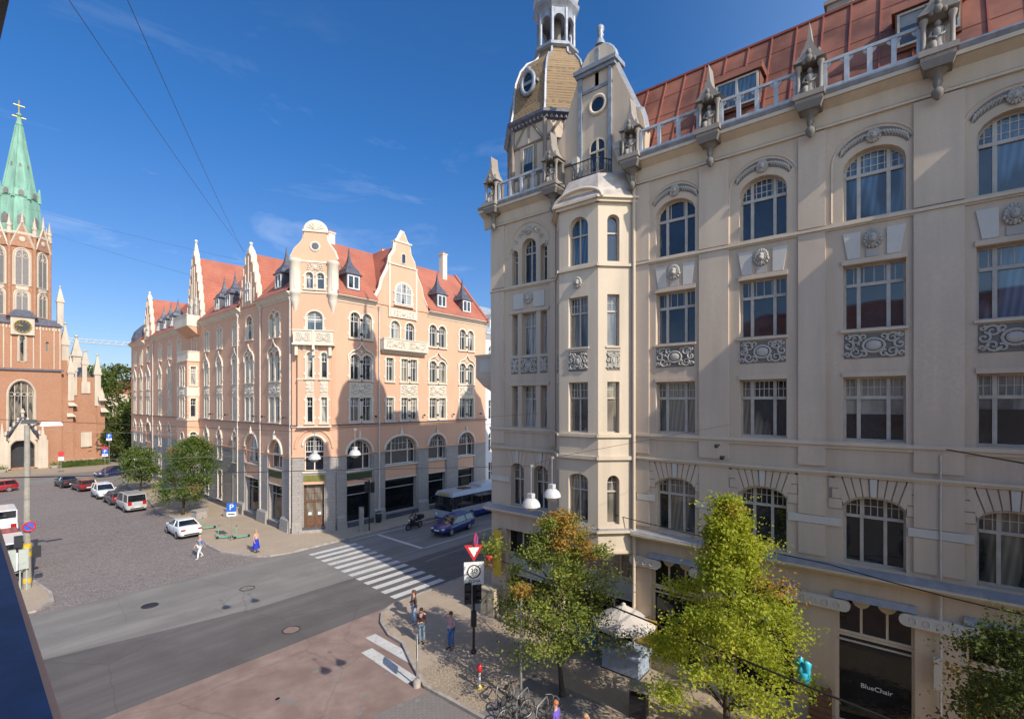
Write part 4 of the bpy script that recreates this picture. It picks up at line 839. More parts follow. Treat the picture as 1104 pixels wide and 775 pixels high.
# deep arches over shop fronts
def bigarch(F, u0, u1, z0, z1, s0, s1, sign, nv=(.33, .67), door=False, bc='pinkside'):
    rise = min(1.25, (u1 - u0) * .45); F.window('mezzanine_window', u0, u1, z0, z1, rise, nv, (.5,), (8, 2, .52), 'white', rp_.choice(['glass', 'glass', 'glassc']), .08, .42, .1)
    b = F.mb(['ivory']); A = arc_pts(u0 - .1, u1 + .1, z1 - rise, rise + .14, 12); b.tube([(u, -.03, z) for u, z in A], .13, 6); b.tube([((u0 + u1) / 2, -.05, z1 + .1), ((u0 + u1) / 2, -.1, z1 + .5), ((u0 + u1) / 2, -.05, z1 + .95)], [.2, .13, .04], 6)
    b.box(u0 - .12, u1 + .12, -.08, .1, z0 - .14, z0 - .01); pp(b, 'arch_surround')
    p = F.mb([bc, 'ivory']); p.box(u0 + .02, u1 - .02, .06, .3, s1 + .05, z0 - .2); p.box(u0, u1, -.02, .25, s1 + .0, s1 + .1, 1); F.hole(u0, u1, s1, z0 - .16, 0, .35)
    pp(p, 'spandrel_panel')
    if sign: 
        q = F.mb([sign]); q.box(u0 + .05, u1 - .05, -.04, .05, z0 - .85, z0 - .25); pp(q, 'name_board')
    if not door: F.window('shop_window', u0, u1, s0, s1 - .01, 0, (), (.74,), None, 'greyframe', 'shopglass', .08, .35, .07)
bigarch(PR, 1.13, 3.85, 5.35, 8.15, .5, 3.95, 'dkgreen', (.72,)); bigarch(PR, 5.4, 9.35, 5.45, 8.25, .62, 4.0, None, (.25, .78)); bigarch(PR, 11.03, 13.5, 5.5, 8.15, .5, 4.0, None, (.68,)); bigarch(PR, 15.5, 18.14, 5.5, 8.15, .5, 4.0, None, (.68,))
PR.wall(wall, 0, LPR, 0, 21.5, mR, (6.88,))
# --- chamfered corner
PC.window('arched_window', 1.2, 2.55, 18.15, 19.95, .6, (.5,), (.58,), (8, 3, .6), 'white', 'glassb', .06, .22, .07); b = surround(PC, 1.2, 2.55, 18.15, 19.95, .6); pp(b, 'window_surround')
for a, c in ((1.12, 1.74), (2.06, 2.68)): single(PC, a, c, 22.0, 23.42, .3, None, 'turret_window')
rise = .72; PC.window('mezzanine_window', 1.0, 2.66, 5.55, 8.65, .8, (.5,), (.56,), (7, 3, .58), 'white', 'glass', .08, .4, .09)
b = PC.mb(['ivory']); b.tube([(u, -.02, z) for u, z in arc_pts(.86, 2.8, 7.85, .95, 12)], .12, 6); b.box(.85, 2.81, -.1, .1, 5.4, 5.53); pp(b, 'arch_surround')
b = PC.mb(['pink']); b.tube([(u, .06, z) for u, z in arc_pts(.25, 3.4, 7.6, 1.75, 14)], .16, 6); pp(b, 'arch_hood')
q = PC.mb(['olive']); q.box(.95, 2.7, -.05, .06, 4.65, 5.2); pp(q, 'name_board')
q = PC.mb(['pink']); q.box(.9, 2.75, -.03, .06, 4.38, 4.62); pp(q, 'spandrel_panel')
PC.hole(.95, 2.68, .35, 4.35, 0, .55); dr = PC.mb(['wood']); dr.box(.97, 2.66, .46, .52, .35, 4.33)
for x in (1.15, 1.9): dr.box(x, x + .6, .43, .455, .6, 1.3)
for x in (.97, 1.76, 2.55): dr.box(x, x + .1, .42, .455, .35, 4.33)
dr.box(1.07, 2.55, .42, .455, 2.72, 2.84); o = pp(dr, 'entrance_door')
dg = PC.mb(['glassd']); dg.box(1.15, 1.72, .425, .44, 1.45, 2.65); dg.box(1.92, 2.5, .425, .44, 1.45, 2.65); dg.box(1.1, 2.52, .425, .44, 2.9, 4.2); pp(dg, 'pane', o)
db = PC.mb(['wood']); [db.box(1.1 + i * .24 - .012, 1.1 + i * .24 + .012, .41, .424, 2.9, 4.2) for i in range(1, 6)]; db.box(1.1, 2.52, .41, .424, 3.5, 3.53); pp(db, 'glazing_bars', o)
dh = PC.mb(['gold']); dh.tube([(1.82, .38, 1.6), (1.82, .36, 1.9)], .02, 5); pp(dh, 'handle', o)
for x in (1.3, 2.1): nt_ = PC.mb(['signw']); nt_.box(x, x + .25, .415, .424, 1.55, 1.8); pp(nt_, 'notice', o)
stp = PC.mb(['kerb']); stp.box(.6, 3.0, -.35, .5, .12, .34); stp.box(.7, 2.9, -.02, .5, .34, .36); pp(stp, 'door_step')
PC.wall(wall, 0, LPC, 0, 24.4, mR, (6.88,))
# shallow oriel on the corner with two slim windows a floor and a balcony on top
OW = .38; oq = [TPC @ Vector((.5, 0, 0)), TPC @ Vector((.5, -OW, 0)), TPC @ Vector((3.3, -OW, 0)), TPC @ Vector((3.3, 0, 0))]
orw = MB(['pink']); oF = []
for i in range(3):
    T, Ln = frame(oq[i], oq[i + 1]); F = Facade(PK, T); oF.append((F, Ln))
    if i == 1:
        for a, c in ((.75, 1.25), (1.95, 2.45)): single(F, a, c, 9.97, 12.2, 0, None, 'oriel_window'); single(F, a, c, 13.95, 16.2, .25, None, 'oriel_window')
    F.wall(orw, 0, Ln, 9.6, 16.9)
orw.T = Matrix(); orw.face([tuple(p.xy) + (9.6,) for p in oq][::-1]); ori = pp(orw, 'oriel')
F = oF[1][0]; rl = F.mb(['ivory'])
for c in (1.0, 2.2): rl.box(c - .32, c + .32, -.03, .01, 12.4, 13.7); relief(rl, c - .28, c + .28, 12.5, 13.6, -.05, rp_)
rl.box(-.06, 2.86, -.1, .02, 9.5, 9.62); rl.box(-.06, 2.86, -.06, .02, 13.74, 13.84)
for x in (-.06, .42, 1.4, 2.55): rl.box(x, x + .3, -.05, .01, 16.3, 16.9)
pp(rl, 'scrollwork_panel', ori)
bl = PC.mb(['ivory']); bl.box(.2, 3.5, -.85, -.75, 16.95, 18.05); bl.box(.2, .3, -.75, 0, 16.95, 18.05); bl.box(3.4, 3.5, -.75, 0, 16.95, 18.05); bl.box(.1, 3.6, -.92, -.7, 18.05, 18.16); bl.box(.1, 3.6, -.92, 0, 16.8, 16.95); bl.box(1.75, 1.95, -.93, -.85, 16.4, 18.05)
for c in (1.0, 2.7): relief(bl, c - .6, c + .6, 17.1, 17.95, -.87, rp_)
for x in (.3, 1.72, 3.1): bl.prism([(x, 15.9), (x + .25, 15.9), (x + .25, 16.8), (x, 16.8)], -.7, 0)
pp(bl, 'balcony')
def turret(u, d=.1):
    t = MB(['ivory'], TPC @ Matrix.Translation((u, d, 0))); t.lathe([(.06, 19.6), (.2, 20.2), (.42, 20.9), (.46, 21.4), (.56, 21.5), (.5, 21.6), (.5, 24.2), (.6, 24.32), (.55, 24.5)], 10); t.box(-.06, .06, -.53, -.4, 21.9, 23.6); pp(t, 'corner_turret')
turret(.25); turret(LPC - .25)
cg = PC.mb(['pink', 'ivory']); gp = [(-.15, 24.4), (3.81, 24.4), (3.8, 24.8), (3.55, 25.5), (3.15, 26.0), (2.95, 26.4), (2.85, 27.05), (1.0, 27.05), (.88, 26.4), (.66, 26.0), (.2, 25.5), (-.12, 24.8)]
cg.prism(gp, -.02, .55); pp(cg, 'gable')
ce = PC.mb(['ivory', 'pink']); ce.tube([(u, .25, z) for u, z in gp[2:7]], .14, 5); ce.tube([(u, .25, z) for u, z in gp[7:] + [gp[0]]], .14, 5); ce.box(.85, 3.0, -.12, .65, 27.05, 27.2)
sa = [(1.93 - .95 * math.cos(math.pi * i / 14), 27.2 + .9 * math.sin(math.pi * i / 14)) for i in range(15)]; ce.prism(sa[::-1], 0, .5, 0); ce.tube([(u, .22, z) for u, z in sa], .13, 6)
for i in range(1, 8): a = math.pi * i / 8; ce.tube([(1.93, -.03, 27.25), (1.93 - .75 * math.cos(a), -.03, 27.22 + .7 * math.sin(a))], .04, 4)
ce.tube([(1.9 + .38 * math.cos(q), -.03, 25.75 + .38 * math.sin(q)) for q in [2 * math.pi * i / 18 for i in range(18)]], .09, 5, closed=True); ce.box(.8, 2.95, -.06, 0, 24.3, 24.45); ce.box(.75, 2.95, -.08, 0, 21.55, 21.7); relief(ce, 1.2, 2.6, 23.55, 24.25, -.04, rp_); pp(ce, 'gable_trim')
rg = PC.mb(['slate']); rg.prism([(1.9 + .3 * math.cos(q), 25.75 + .3 * math.sin(q)) for q in [2 * math.pi * i / 16 for i in range(16)]], -.04, .02); pp(rg, 'round_vent')
# --- long side front, towards the church (u = LL - distance from the corner)
def S(s): return LL - s
for s, hw in ((3.69, 1.25), (9.72, 1.15)):
    pair(PL, S(s) - hw, S(s) + hw, 9.95, 12.25, False, 'panel'); pair(PL, S(s) - hw, S(s) + hw, 13.8, 16.5, True, 'ogee')
pair(PL, S(3.69) - 1.2, S(3.69) + 1.2, 17.9, 20.1, True, 'crown'); single(PL, S(9.72) - .9, S(9.72) + .9, 18.2, 20.5, .8, None, 'arched_window')
for s in (13.54, 18.37, 22.81, 34.0, 38.56, 43.6, 54.9, 59.2):
    pair(PL, S(s) - .85, S(s) + .85, 9.95, 12.3, False, 'panel'); pair(PL, S(s) - .85, S(s) + .85, 13.8, 16.4, True, 'ogee'); pair(PL, S(s) - .85, S(s) + .85, 17.9, 20.1, True, 'crown')
    single(PL, S(s) - .6, S(s) + .6, 5.4, 8.1, .6, 'ogee', 'narrow_arched_window'); single(PL, S(s) - .6, S(s) + .6, .9, 4.0, 0, None, 'ground_floor_window')
pair(PL, S(50.4) - 1.1, S(50.4) + 1.1, 9.95, 12.3, False, 'panel'); pair(PL, S(50.4) - 1.1, S(50.4) + 1.1, 13.8, 16.4, True, 'ogee'); single(PL, S(50.4) - .9, S(50.4) + .9, 18.2, 20.6, .8, None, 'arched_window')
bigarch(PL, S(4.95), S(2.1), 5.55, 8.2, .6, 4.0, 'dkgreen', (.5,)); bigarch(PL, S(10.75), S(7.5), 5.6, 8.5, .6, 4.1, None, (.35, .68)); bigarch(PL, S(52), S(48.8), 5.6, 8.5, .6, 4.1, None, (.35, .68))
PL.wall(wall, 0, LL, 0, 21.5, mL, (6.6,))
# far end wall, inner walls
wall.T = Matrix(); wall.face([(AF.x, AF.y, 0), (AF.x, AF.y, 21.5), (AF.x + 14, AF.y, 21.5), (AF.x + 14, AF.y, 0)], 2); wall.face([(A2.x, A2.y, 0), (A2.x, A2.y, 21.5), (A2.x, A2.y + 14, 21.5), (A2.x, A2.y + 14, 0)], 0)
pp(wall, 'wall')
# string courses and eaves
tr = MB(['pink', 'ivory', 'slate'])
for T, l0, l1, nm in ((TPR, 0, LPR, 0), (TPC, 0, LPC, 0), (TPL, 0, LL, 0)):
    tr.T = T; e = .12
    tr.box(l0 - e, l1 + e, -.16, .02, 9.62, 9.72, 2); tr.box(l0 - e, l1 + e, -.1, .02, 9.5, 9.615, 0); tr.box(l0 - .05, l1 + .05, -.08, .02, 6.82, 6.9, 0)
    tr.box(l0 - .05, l1 + .05, -.16, .0, 0, .55, 2)
pp(tr, 'string_courses')
GAPR = [(7.56 - 3.3, 7.56 + 3.3)]; GAPL = sorted((LL - c - h, LL - c + h) for c, h in ((9.72, 2.3), (27.4, 2.65), (50.4, 2.3)))
def segs(L_, gaps):
    o, a = [], 0
    for g0, g1 in gaps: o.append((a, g0)); a = g1
    return o + [(a, L_)]
for T, L_, gp_ in ((TPR, LPR, GAPR), (TPL, LL, GAPL)):
    for l0, l1 in segs(L_, gp_):
        tr = MB(['ivory'], T); tr.frus(l0, l1, -.05, .02, 21.15, l0, l1, -.42, .02, 21.5, 0); tr.box(l0, l1, -.5, .02, 21.505, 21.62, 0); tr.box(l0, l1, -.07, .02, 21.0, 21.1, 0); pp(tr, 'eaves_cornice')
# --- oriel of the long side with corbelled balcony and spired gable
OS0, OS1, OPJ = 25.6, 29.6, 1.3; oq = [TPL @ Vector((S(OS1), 0, 0)), TPL @ Vector((S(OS1), -OPJ, 0)), TPL @ Vector((S(OS0), -OPJ, 0)), TPL @ Vector((S(OS0), 0, 0))]
orw = MB(['stone', 'pink', 'ivory']); oF = []
for i in range(3):
    T, Ln = frame(oq[i], oq[i + 1]); F = Facade(PK, T); oF.append((F, Ln))
    if i == 1:
        pair(F, 1.0, 3.0, 9.95, 12.3, False, 'panel'); pair(F, 1.0, 3.0, 13.8, 16.2, True, None); single(F, 1.3, 2.7, 5.4, 8.0, .7, None, 'arched_window')
    else: single(F, Ln / 2 - .3, Ln / 2 + .3, 9.95, 12.2, 0, None, 'oriel_window'); single(F, Ln / 2 - .3, Ln / 2 + .3, 13.9, 16.1, 0, None, 'oriel_window'); single(F, Ln / 2 - .35, Ln / 2 + .35, 6.9, 8.1, .3, None, 'arched_window')
    F.wall(orw, 0, Ln, 0, 16.8, lambda z: 0 if z < 6.6 else 1, (6.6,))
o2 = pp(orw, 'oriel')
tr = MB(['ivory'])
for F, Ln in oF:
    tr.T = F.T; tr.box(-.12, Ln + .12, -.12, .02, 9.5, 9.72); tr.box(-.12, Ln + .12, -.12, .02, 16.75, 16.95); tr.box(-.06, Ln + .06, -.06, .1, 16.95, 17.9); tr.box(-.12, Ln + .12, -.12, .14, 17.9, 18.02)
    tr.box(-.04, Ln + .04, -.035, .01, 12.5, 13.6)
pp(tr, 'oriel_mouldings', o2)
def rect_bal(F, u0, u1, z0, z1, pj, name='balcony'):
    b = F.mb(['ivory', 'pinkside']); b.box(u0, u1, -pj, 0, z0, z0 + .15); b.box(u0, u1, -pj, -pj + .1, z0 + .15, z1); b.box(u0, u0 + .1, -pj + .1, 0, z0 + .15, z1); b.box(u1 - .1, u1, -pj + .1, 0, z0 + .15, z1); b.box(u0 - .06, u1 + .06, -pj - .06, -pj + .14, z1, z1 + .1)
    b.frus(u0 + .3, u1 - .3, -.2, 0, z0 - (1.0 if pj > 1 else .35), u0 + .05, u1 - .05, -pj + .05, 0, z0, 1 if pj > 1 else 0); pp(b, name)
rect_bal(PL, S(30.3), S(25.0), 21.0, 22.35, 1.5)
pair(PL, S(28.6), S(26.6), 17.9, 20.1, True, None)
rect_bal(PR, 4.75, 10.4, 16.95, 18.0, .7)
bb = PR.mb(['ivory']); relief(bb, 5.0, 7.4, 17.15, 17.9, -.72, rp_); relief(bb, 7.8, 10.2, 17.15, 17.9, -.72, rp_); pp(bb, 'scrollwork_panel')
# curved gable of the right-hand front
def curved_gable(F, c, hw, zb, pts, d0, d1, body, dm=5.0, zr=None, name='gable'):
    poly = [(c - hw, zb), (c + hw, zb)] + [(c + x, z) for x, z in pts] + [(c - x, z) for x, z in reversed(pts)]
    g = F.mb([body]); g.prism(poly, d0, d1); o = pp(g, name)
    e = F.mb(['ivory']); e.tube([(c + hw, (d0 + d1) / 2, zb)] + [(c + x, (d0 + d1) / 2, z) for x, z in pts], .25, 5); e.tube([(c - hw, (d0 + d1) / 2, zb)] + [(c - x, (d0 + d1) / 2, z) for x, z in pts], .25, 5)
    return o, e
go, ge = curved_gable(PR, 7.56, 3.35, 21.4, [(3.3, 22.0), (2.7, 23.0), (2.5, 23.9), (1.95, 24.9), (1.65, 25.6), (1.5, 26.4), (1.0, 27.1), (.85, 28.1), (.55, 28.3), (.02, 29.3)], -.08, .4, 'pink')
ge.box(5.75, 9.4, -.18, .02, 25.62, 25.75); ge.box(6.5, 8.65, -.16, .5, 28.05, 28.2); ge.box(6.0, 9.2, -.15, -.07, 20.35, 21.2); relief(ge, 6.2, 9.0, 20.45, 21.1, -.17, rp_)
for x in (5.75, 9.15): ge.box(x, x + .22, -.14, -.06, 20.3, 25.6)
pp(ge, 'gable_trim', go)
PR.window('gable_window', 6.55, 8.6, 21.75, 23.9, .85, (.33, .67), (.5,), (8, 2, .52), 'white', 'glassc', .08, -.14, .09, cut=False, parent=go); b = surround(PR, 6.55, 8.6, 21.75, 23.9, .85, .16, .2); pp(b, 'window_surround', go)
PR.window('small_gable_window', 7.3, 7.85, 25.95, 27.0, .2, (), (), None, 'white', 'glass', .05, -.14, cut=False, parent=go)
# gables of the long side
def spiked_gable(c, hw, zb, zp, n, spire=0):
    g = PL.mb(['pinkside']); h_ = zp - zb; pf = lambda t: hw * (1 - t) ** .72 + .22; q_ = [(pf(t), zb + h_ * t) for t in (.0, .2, .4, .6, .8, 1.0)]; g.prism([(c - hw, zb), (c + hw, zb)] + [(c + x, z) for x, z in q_[1:]] + [(c - x, z) for x, z in q_[:0:-1]], -.1, .35); o = pp(g, 'gable')
    e = PL.mb(['ivory']); e.box(c - .32, c + .32, -.15, .45, zp - .1, zp + .25); e.frus(c - .3, c + .3, -.12, .42, zp + .25, c - .03, c + .03, .1, .2, zp + .9 + spire); e.ball((c, .15, zp + .95 + spire), .2, 6)
    for sg in (-1, 1):
        for i in range(n):
            t = (i + .15) / n; x = c + sg * pf(t); z = zb + (zp - zb) * t; x0, x1 = sorted((x, x - sg * .2)); e.box(x0, x1, -.16, .38, z - .2, z + .55); e.frus(x0, x1, -.16, .38, z + .55, x - sg * .1 - .02, x - sg * .1 + .02, .08, .16, z + 1.15)
        e.tube([(c + sg * x_, .12, z_) for x_, z_ in q_], .12, 5)
    k = max(3, int(hw * 2 / .8))
    for i in range(k):
        x = c - hw * .62 + hw * 1.24 * i / (k - 1); zt = zb + (zp - zb) * (1 - abs(x - c) / hw) ** 1.0 - .4; e.box(x - .05, x + .05, -.16, -.09, zb + .2, zt)
    pp(e, 'gable_trim', o); return o
g1 = spiked_gable(S(9.72), 2.35, 21.5, 27.0, 5); g2 = spiked_gable(S(27.4), 2.7, 21.9, 30.2, 7, .9); g3 = spiked_gable(S(50.4), 2.4, 21.5, 28.0, 5)
for c, o in ((S(9.72), g1), (S(50.4), g3)): PL.window('gable_window', c - .6, c + .6, 22.0, 24.0, .5, (.5,), (.6,), None, 'white', 'glassc', .06, -.2, cut=False, parent=o)
for x in (-.9, .9): PL.window('gable_window', S(27.4) + x - .4, S(27.4) + x + .4, 22.6, 24.8, .35, (.5,), (.6,), None, 'white', 'glass', .06, -.2, cut=False, parent=g2)
# --- roofs: tiled slopes meeting at a hip above the corner
ZE, ZRG, SB = 21.6, 28.0, 5.2
def off(T, u, d, z): v = T @ Vector((u, d, z)); return (v.x, v.y, v.z)
def isect(T1, T2, d1, d2):
    p, q = T1 @ Vector((0, d1, 0)), T2 @ Vector((0, d2, 0)); a = (T1.to_3x3() @ Vector((1, 0, 0))); b = (T2.to_3x3() @ Vector((1, 0, 0)))
    k = a.x * -b.y + b.x * a.y; t = ((q.x - p.x) * -b.y + b.x * (q.y - p.y)) / k; return (p.x + a.x * t, p.y + a.y * t)
e0 = isect(TPR, TPL, -.5, -.5); r0 = isect(TPR, TPL, SB, SB); k0 = isect(TPR, TPL, SB * 2 + .5, SB * 2 + .5)
rf = MB(['tiles']); Z0 = 21.63
DI = .44; ZI = Z0 + (DI + .5) * (ZRG - Z0) / (SB + .5); cR0 = off(TPR, .2, DI, ZI); cL0 = off(TPL, LL - .2, DI, ZI)
for T, L_, gp_ in ((TPR, LPR, GAPR), (TPL, LL, GAPL)):
    for l0, l1 in segs(L_, gp_): a, b_, c, d = off(T, l0, -.52, Z0), off(T, l1, -.52, Z0), off(T, l1, DI, ZI), off(T, l0, DI, ZI); dn = lambda p: (p[0], p[1], p[2] - .05); rf.add([a, b_, c, d, dn(a), dn(b_)], [(0, 1, 2, 3), (4, 5, 1, 0)])
rf.add([cR0, off(TPR, LPR, DI, ZI), off(TPR, LPR, SB, ZRG), (*r0, ZRG), off(TPR, LPR, 2 * SB + .5, Z0), (*k0, Z0), cL0, off(TPL, 0, DI, ZI), off(TPL, 0, SB, ZRG), off(TPL, 0, 2 * SB + .5, Z0)],
       [(0, 1, 2, 3), (3, 2, 4, 5), (7, 6, 3, 8), (8, 3, 5, 9), (0, 3, 6)])
pp(rf, 'tiled_roof')
def cross_roof(T, c, hw, zb, zp, d0=.3):
    m = MB(['tiles'], T); f = lambda z: -.5 + (SB + .5) * (z - Z0) / (ZRG - Z0); dd = min(f(zp), SB)
    m.add([(c - hw, d0, zb), (c + hw, d0, zb), (c, d0, zp), (c, dd + (3 if zp > ZRG - .2 else .1), zp), (c + hw, f(zb) + .1, zb), (c - hw, f(zb) + .1, zb)] , [(1, 4, 3, 2), (0, 2, 3, 5)]); pp(m, 'gable_roof')
cross_roof(TPR, 7.56, 3.2, 21.9, 28.0); cross_roof(TPL, S(9.72), 2.3, 21.8, 27.0); cross_roof(TPL, S(27.4), 2.7, 22.2, 30.0); cross_roof(TPL, S(50.4), 2.3, 21.8, 28.0)
m = MB(['tiles'], TPC); m.add([(.1, .4, 24.2), (3.56, .4, 24.2), (1.83, .4, 27.0), (1.83, 5, 27.6), (3.56, 4, 24.2), (.1, 4, 24.2)], [(1, 4, 3, 2), (0, 2, 3, 5), (0, 1, 2)]); pp(m, 'gable_roof')
# verge wall and chimneys
v = PR.mb(['tiles', 'ivory']); v.prism([(LPR - .3, 21.5), (LPR, 21.5), (LPR, 21.9), (LPR - .3, 21.9)], -.6, -.4)
v.add([(LPR - .3, -.55, 21.7), (LPR + .05, -.55, 21.7), (LPR + .05, SB, ZRG + .25), (LPR - .3, SB, ZRG + .25), (LPR - .3, -.5, 21.4), (LPR + .05, -.5, 21.4), (LPR + .05, SB, ZRG - .2), (LPR - .3, SB, ZRG - .2)], [(0, 1, 2, 3), (0, 3, 7, 4), (1, 5, 6, 2), (0, 4, 5, 1)]); pp(v, 'verge_wall')
for T, u, d, z in ((TPR, 17.4, 4.6, 30.0), (TPR, 2.6, 5.4, 28.9), (TPR, 1.2, 5.6, 28.8), (TPR, 9.5, 6, 28.8), (TPL, S(20), 5.5, 28.6), (TPL, S(44), 5.5, 28.8)):
    c = MB(['ivory', 'tiles'], T); c.box(u - .35, u + .35, d - .35, d + .35, z - 3.2, z); c.box(u - .42, u + .42, d - .42, d + .42, z, z + .12); c.frus(u - .4, u + .4, d - .4, d + .4, z + .12, u - .1, u + .1, d - .1, d + .1, z + .4, 1); pp(c, 'chimney')
# dormers with spired slate caps
def dormer(F, c, z0=22.25, zt=23.75, hw=.72, ztop=26.4):
    f = lambda z: -.5 + (SB + .5) * (z - Z0) / (ZRG - Z0); d0 = f(z0) + .0
    b = F.mb(['ivory', 'slate']); b.box(c - hw, c + hw, d0, f(zt) + .3, z0 - .1, zt, 1); o = pp(b, 'dormer')
    FF = Facade(PK, F.T @ Matrix.Translation((0, d0 - .26, 0))); FF.window('dormer_window', c - hw + .08, c + hw - .08, z0 + .1, zt - .08, 0, (.5,), (), None, 'white', 'glass', .12, .22, .12, cut=False, parent=o)
    dc = d0 + .75; r = MB(['slate'], F.T @ Matrix.Translation((c, dc, 0)) @ Matrix.Scale(1, 4))
    q = 1.42; r.lathe([(hw * q + .1, zt - .12), (hw * q + .28, zt - .02), (hw * q + .05, zt + .15), (hw * q * .9, zt + .45), (hw * .75, zt + .8), (hw * .4, zt + 1.2), (hw * .2, zt + 1.7), (.02, ztop)], 4, (0, 0), math.pi / 4, False); pp(r, 'dormer_roof', o)
for c in (1.85, 13.0, 16.95): dormer(PR, c)
for s in (3.0, 16.0, 19.4, 37.8, 41.3, 45): dormer(PL, S(s))
dd = PL.mb(['slate']); dd.lathe([(3.2, 21.6), (3.3, 22.4), (2.9, 23.6), (1.8, 24.8), (.5, 25.4), (.1, 26.6), (.02, 28)], 8, (S(58.6), 2.6), o8, False); pp(dd, 'end_dome')
for (F, u) in ((PR, 4.62), (PL, S(6.7)), (PL, S(47.2)), (PL, S(.15)), (PL, S(12.6))):
    p = F.mb(['pipe']); p.tube([(u, -.13, .15), (u, -.13, 20.9)], .075, 6); p.frus(u - .08, u + .08, -.2, -.06, 20.7, u - .17, u + .17, -.35, -.02, 21.1); pp(p, 'rain_pipe')
for F, us in ((PR, (4.1, 10.2, 14.5, 19)), (PL, (S(5.8), S(1.2), S(8), S(15.8), S(20.6)))):
    for u in us: b = F.mb(['iron']); b.tube([(u, .0, 10.35), (u, -.3, 10.4)], .03, 5); b.ball((u, -.33, 10.38), .12, 6); pp(b, 'wall_lamp')
for F, u0, u1 in ((PR, .0, 1.0), (PR, 3.98, 5.3), (PR, 9.5, 10.9), (PR, 13.6, 15.4), (PL, S(2.0), S(.3)), (PL, S(7.3), S(5.1)), (PL, S(12.4), S(10.9))):
    b = F.mb(['stone']); b.frus(u0, u1, -.34, 0, 0, u0 + .04, u1 - .04, -.24, 0, 1.15); b.frus(u0 + .04, u1 - .04, -.24, 0, 1.15, u0 + .08, u1 - .08, -.05, 0, 1.4); b.box(u0 + .04, u1 - .04, -.07, .0, 1.4, 6.6); pp(b, 'stone_pier')
for u0, u1 in ((.0, .85), (2.8, LPC)):
    b = PC.mb(['stone']); b.frus(u0, u1, -.3, 0, 0, u0 + .02, u1 - .02, -.2, 0, 1.15); b.box(u0 + .02, u1 - .02, -.09, 0, 1.15, 5.3); pp(b, 'stone_pier')
# ================================================================ pale neighbour with a grey metal roof
NB = Thing('apartment_building', 'pale grey plastered building with a grey sheet-metal roof just right of the peach corner building', 'building', (44.7, 41.2, 0))
TN, LN = frame((44.7, 41.2), (64, 41.2)); FN = Facade(NB, TN); wn = MB(['white_wall', 'stone'])
for c in (1.6, 4.6, 7.6, 10.6, 13.6, 16.6):
    for z0, z1, r in ((1, 4.2, 0), (5.6, 8.0, .5), (9.6, 12, 0), (13.2, 15.6, .5), (16.8, 18.8, .5)): FN.window('window', c - .6, c + .6, z0, z1, r, (.5,), (.65,), None, 'white', 'glass', .06, .22, .06)
FN.wall(wn, 0, LN, 0, 20.2); NB.part(wn, 'wall')
e = FN.mb(['white_wall']); e.frus(0, LN, -.05, .05, 19.6, 0, LN, -.5, .05, 20.2); e.box(0, LN, -.55, .1, 20.21, 20.35); e.box(0, LN, -.1, .02, 9.0, 9.2); NB.part(e, 'eaves_cornice')
r = FN.mb(['grey_roof']); r.add([(0, -.5, 20.36), (LN, -.5, 20.36), (LN, 6, 25.2), (0, 6, 25.2), (LN, 12, 20.3), (0, 12, 20.3)], [(0, 1, 2, 3), (3, 2, 4, 5), (0, 3, 5)])
for i in range(1, 26): r.add([(i * .75, -.5, 20.38), (i * .75 + .04, -.5, 20.38), (i * .75 + .04, 6, 25.24), (i * .75, 6, 25.24), (i * .75, -.5, 20.3), (i * .75, 6, 25.1)], [(0, 1, 2, 3), (0, 3, 5, 4)])
NB.part(r, 'metal_roof')
for u in (2.5, 6.5): 
    d = FN.mb(['white_wall', 'grey_roof']); d.box(u - .6, u + .6, .6, 2.2, 20.8, 22.4); d.prism([(u - .75, 22.4), (u + .75, 22.4), (u, 23.1)], .5, 3.5, 1); o = NB.part(d, 'dormer')
    Facade(NB, TN @ Matrix.Translation((0, .38, 0))).window('dormer_window', u - .4, u + .4, 21, 22.2, 0, (.5,), (), None, 'white', 'glass', cut=False, parent=o)
# ================================================================ ground, roads, pavements, markings
def sheet(name, poly, z, mat, kind='structure'):
    b = MB([mat]); b.face([(x, y, z) for x, y in poly]); return struct(b, name, kind)
sheet('ground', [(-700, -300), (700, -300), (700, 900), (-700, 900)], -0.004, 'ground')
sheet('cross_road', [(-90, 23.4), (130, 23.4), (130, 37.5), (-90, 37.5)], 0.004, 'asph')
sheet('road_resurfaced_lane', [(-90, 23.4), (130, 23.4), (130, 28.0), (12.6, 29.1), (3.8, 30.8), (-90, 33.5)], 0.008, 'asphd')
sheet('near_street', [(-8, -40), (20, -40), (20, 23.38), (-8, 23.38)], 0.002, 'asphr')
sheet('cobbled_street', [(3, 37.52), (19, 37.52), (19, 80), (24, 116), (-30, 116), (-30, 80), (3, 80)], 0.003, 'cob')
sheet('church_road', [(-60, 99), (21, 95), (21, 101), (14, 104.5), (-60, 109)], 0.008, 'asph')
sheet('church_square', [(-40, 111), (25, 107.5), (25, 124), (-40, 124)], 0.010, 'pavey')
sheet('parking_lane', [(10.2, -30), (13.3, -30), (13.35, 15.3), (10.9, 15.75)], 0.007, 'cobg')
def pavement(name, poly, mat='pave', h=.12):
    b = MB([mat]); b.slab(poly, 0, h); struct(b, name)
    k = MB(['kerb']); n = len(poly); cx = sum(p[0] for p in poly) / n; 
    return poly
def kerb(pts, w=.16, h=.135, name='kerb'):
    k = MB(['kerb'])
    for a, b in zip(pts[:-1], pts[1:]):
        a, b = Vector((*a, 0)), Vector((*b, 0)); d = (b - a).normalized(); n = Vector((-d.y, d.x, 0)) * w / 2; L_ = (b - a).length; m = max(1, int(L_ / 1.2))
        for i in range(m):
            p, q = a + (b - a) * (i / m), a + (b - a) * ((i + 1) / m - .008 / L_); k.slab([(p - n).xy[:], (q - n).xy[:], (q + n).xy[:], (p + n).xy[:]], -.002, h + .004 * ((i * 7) % 3))
    struct(k, name)
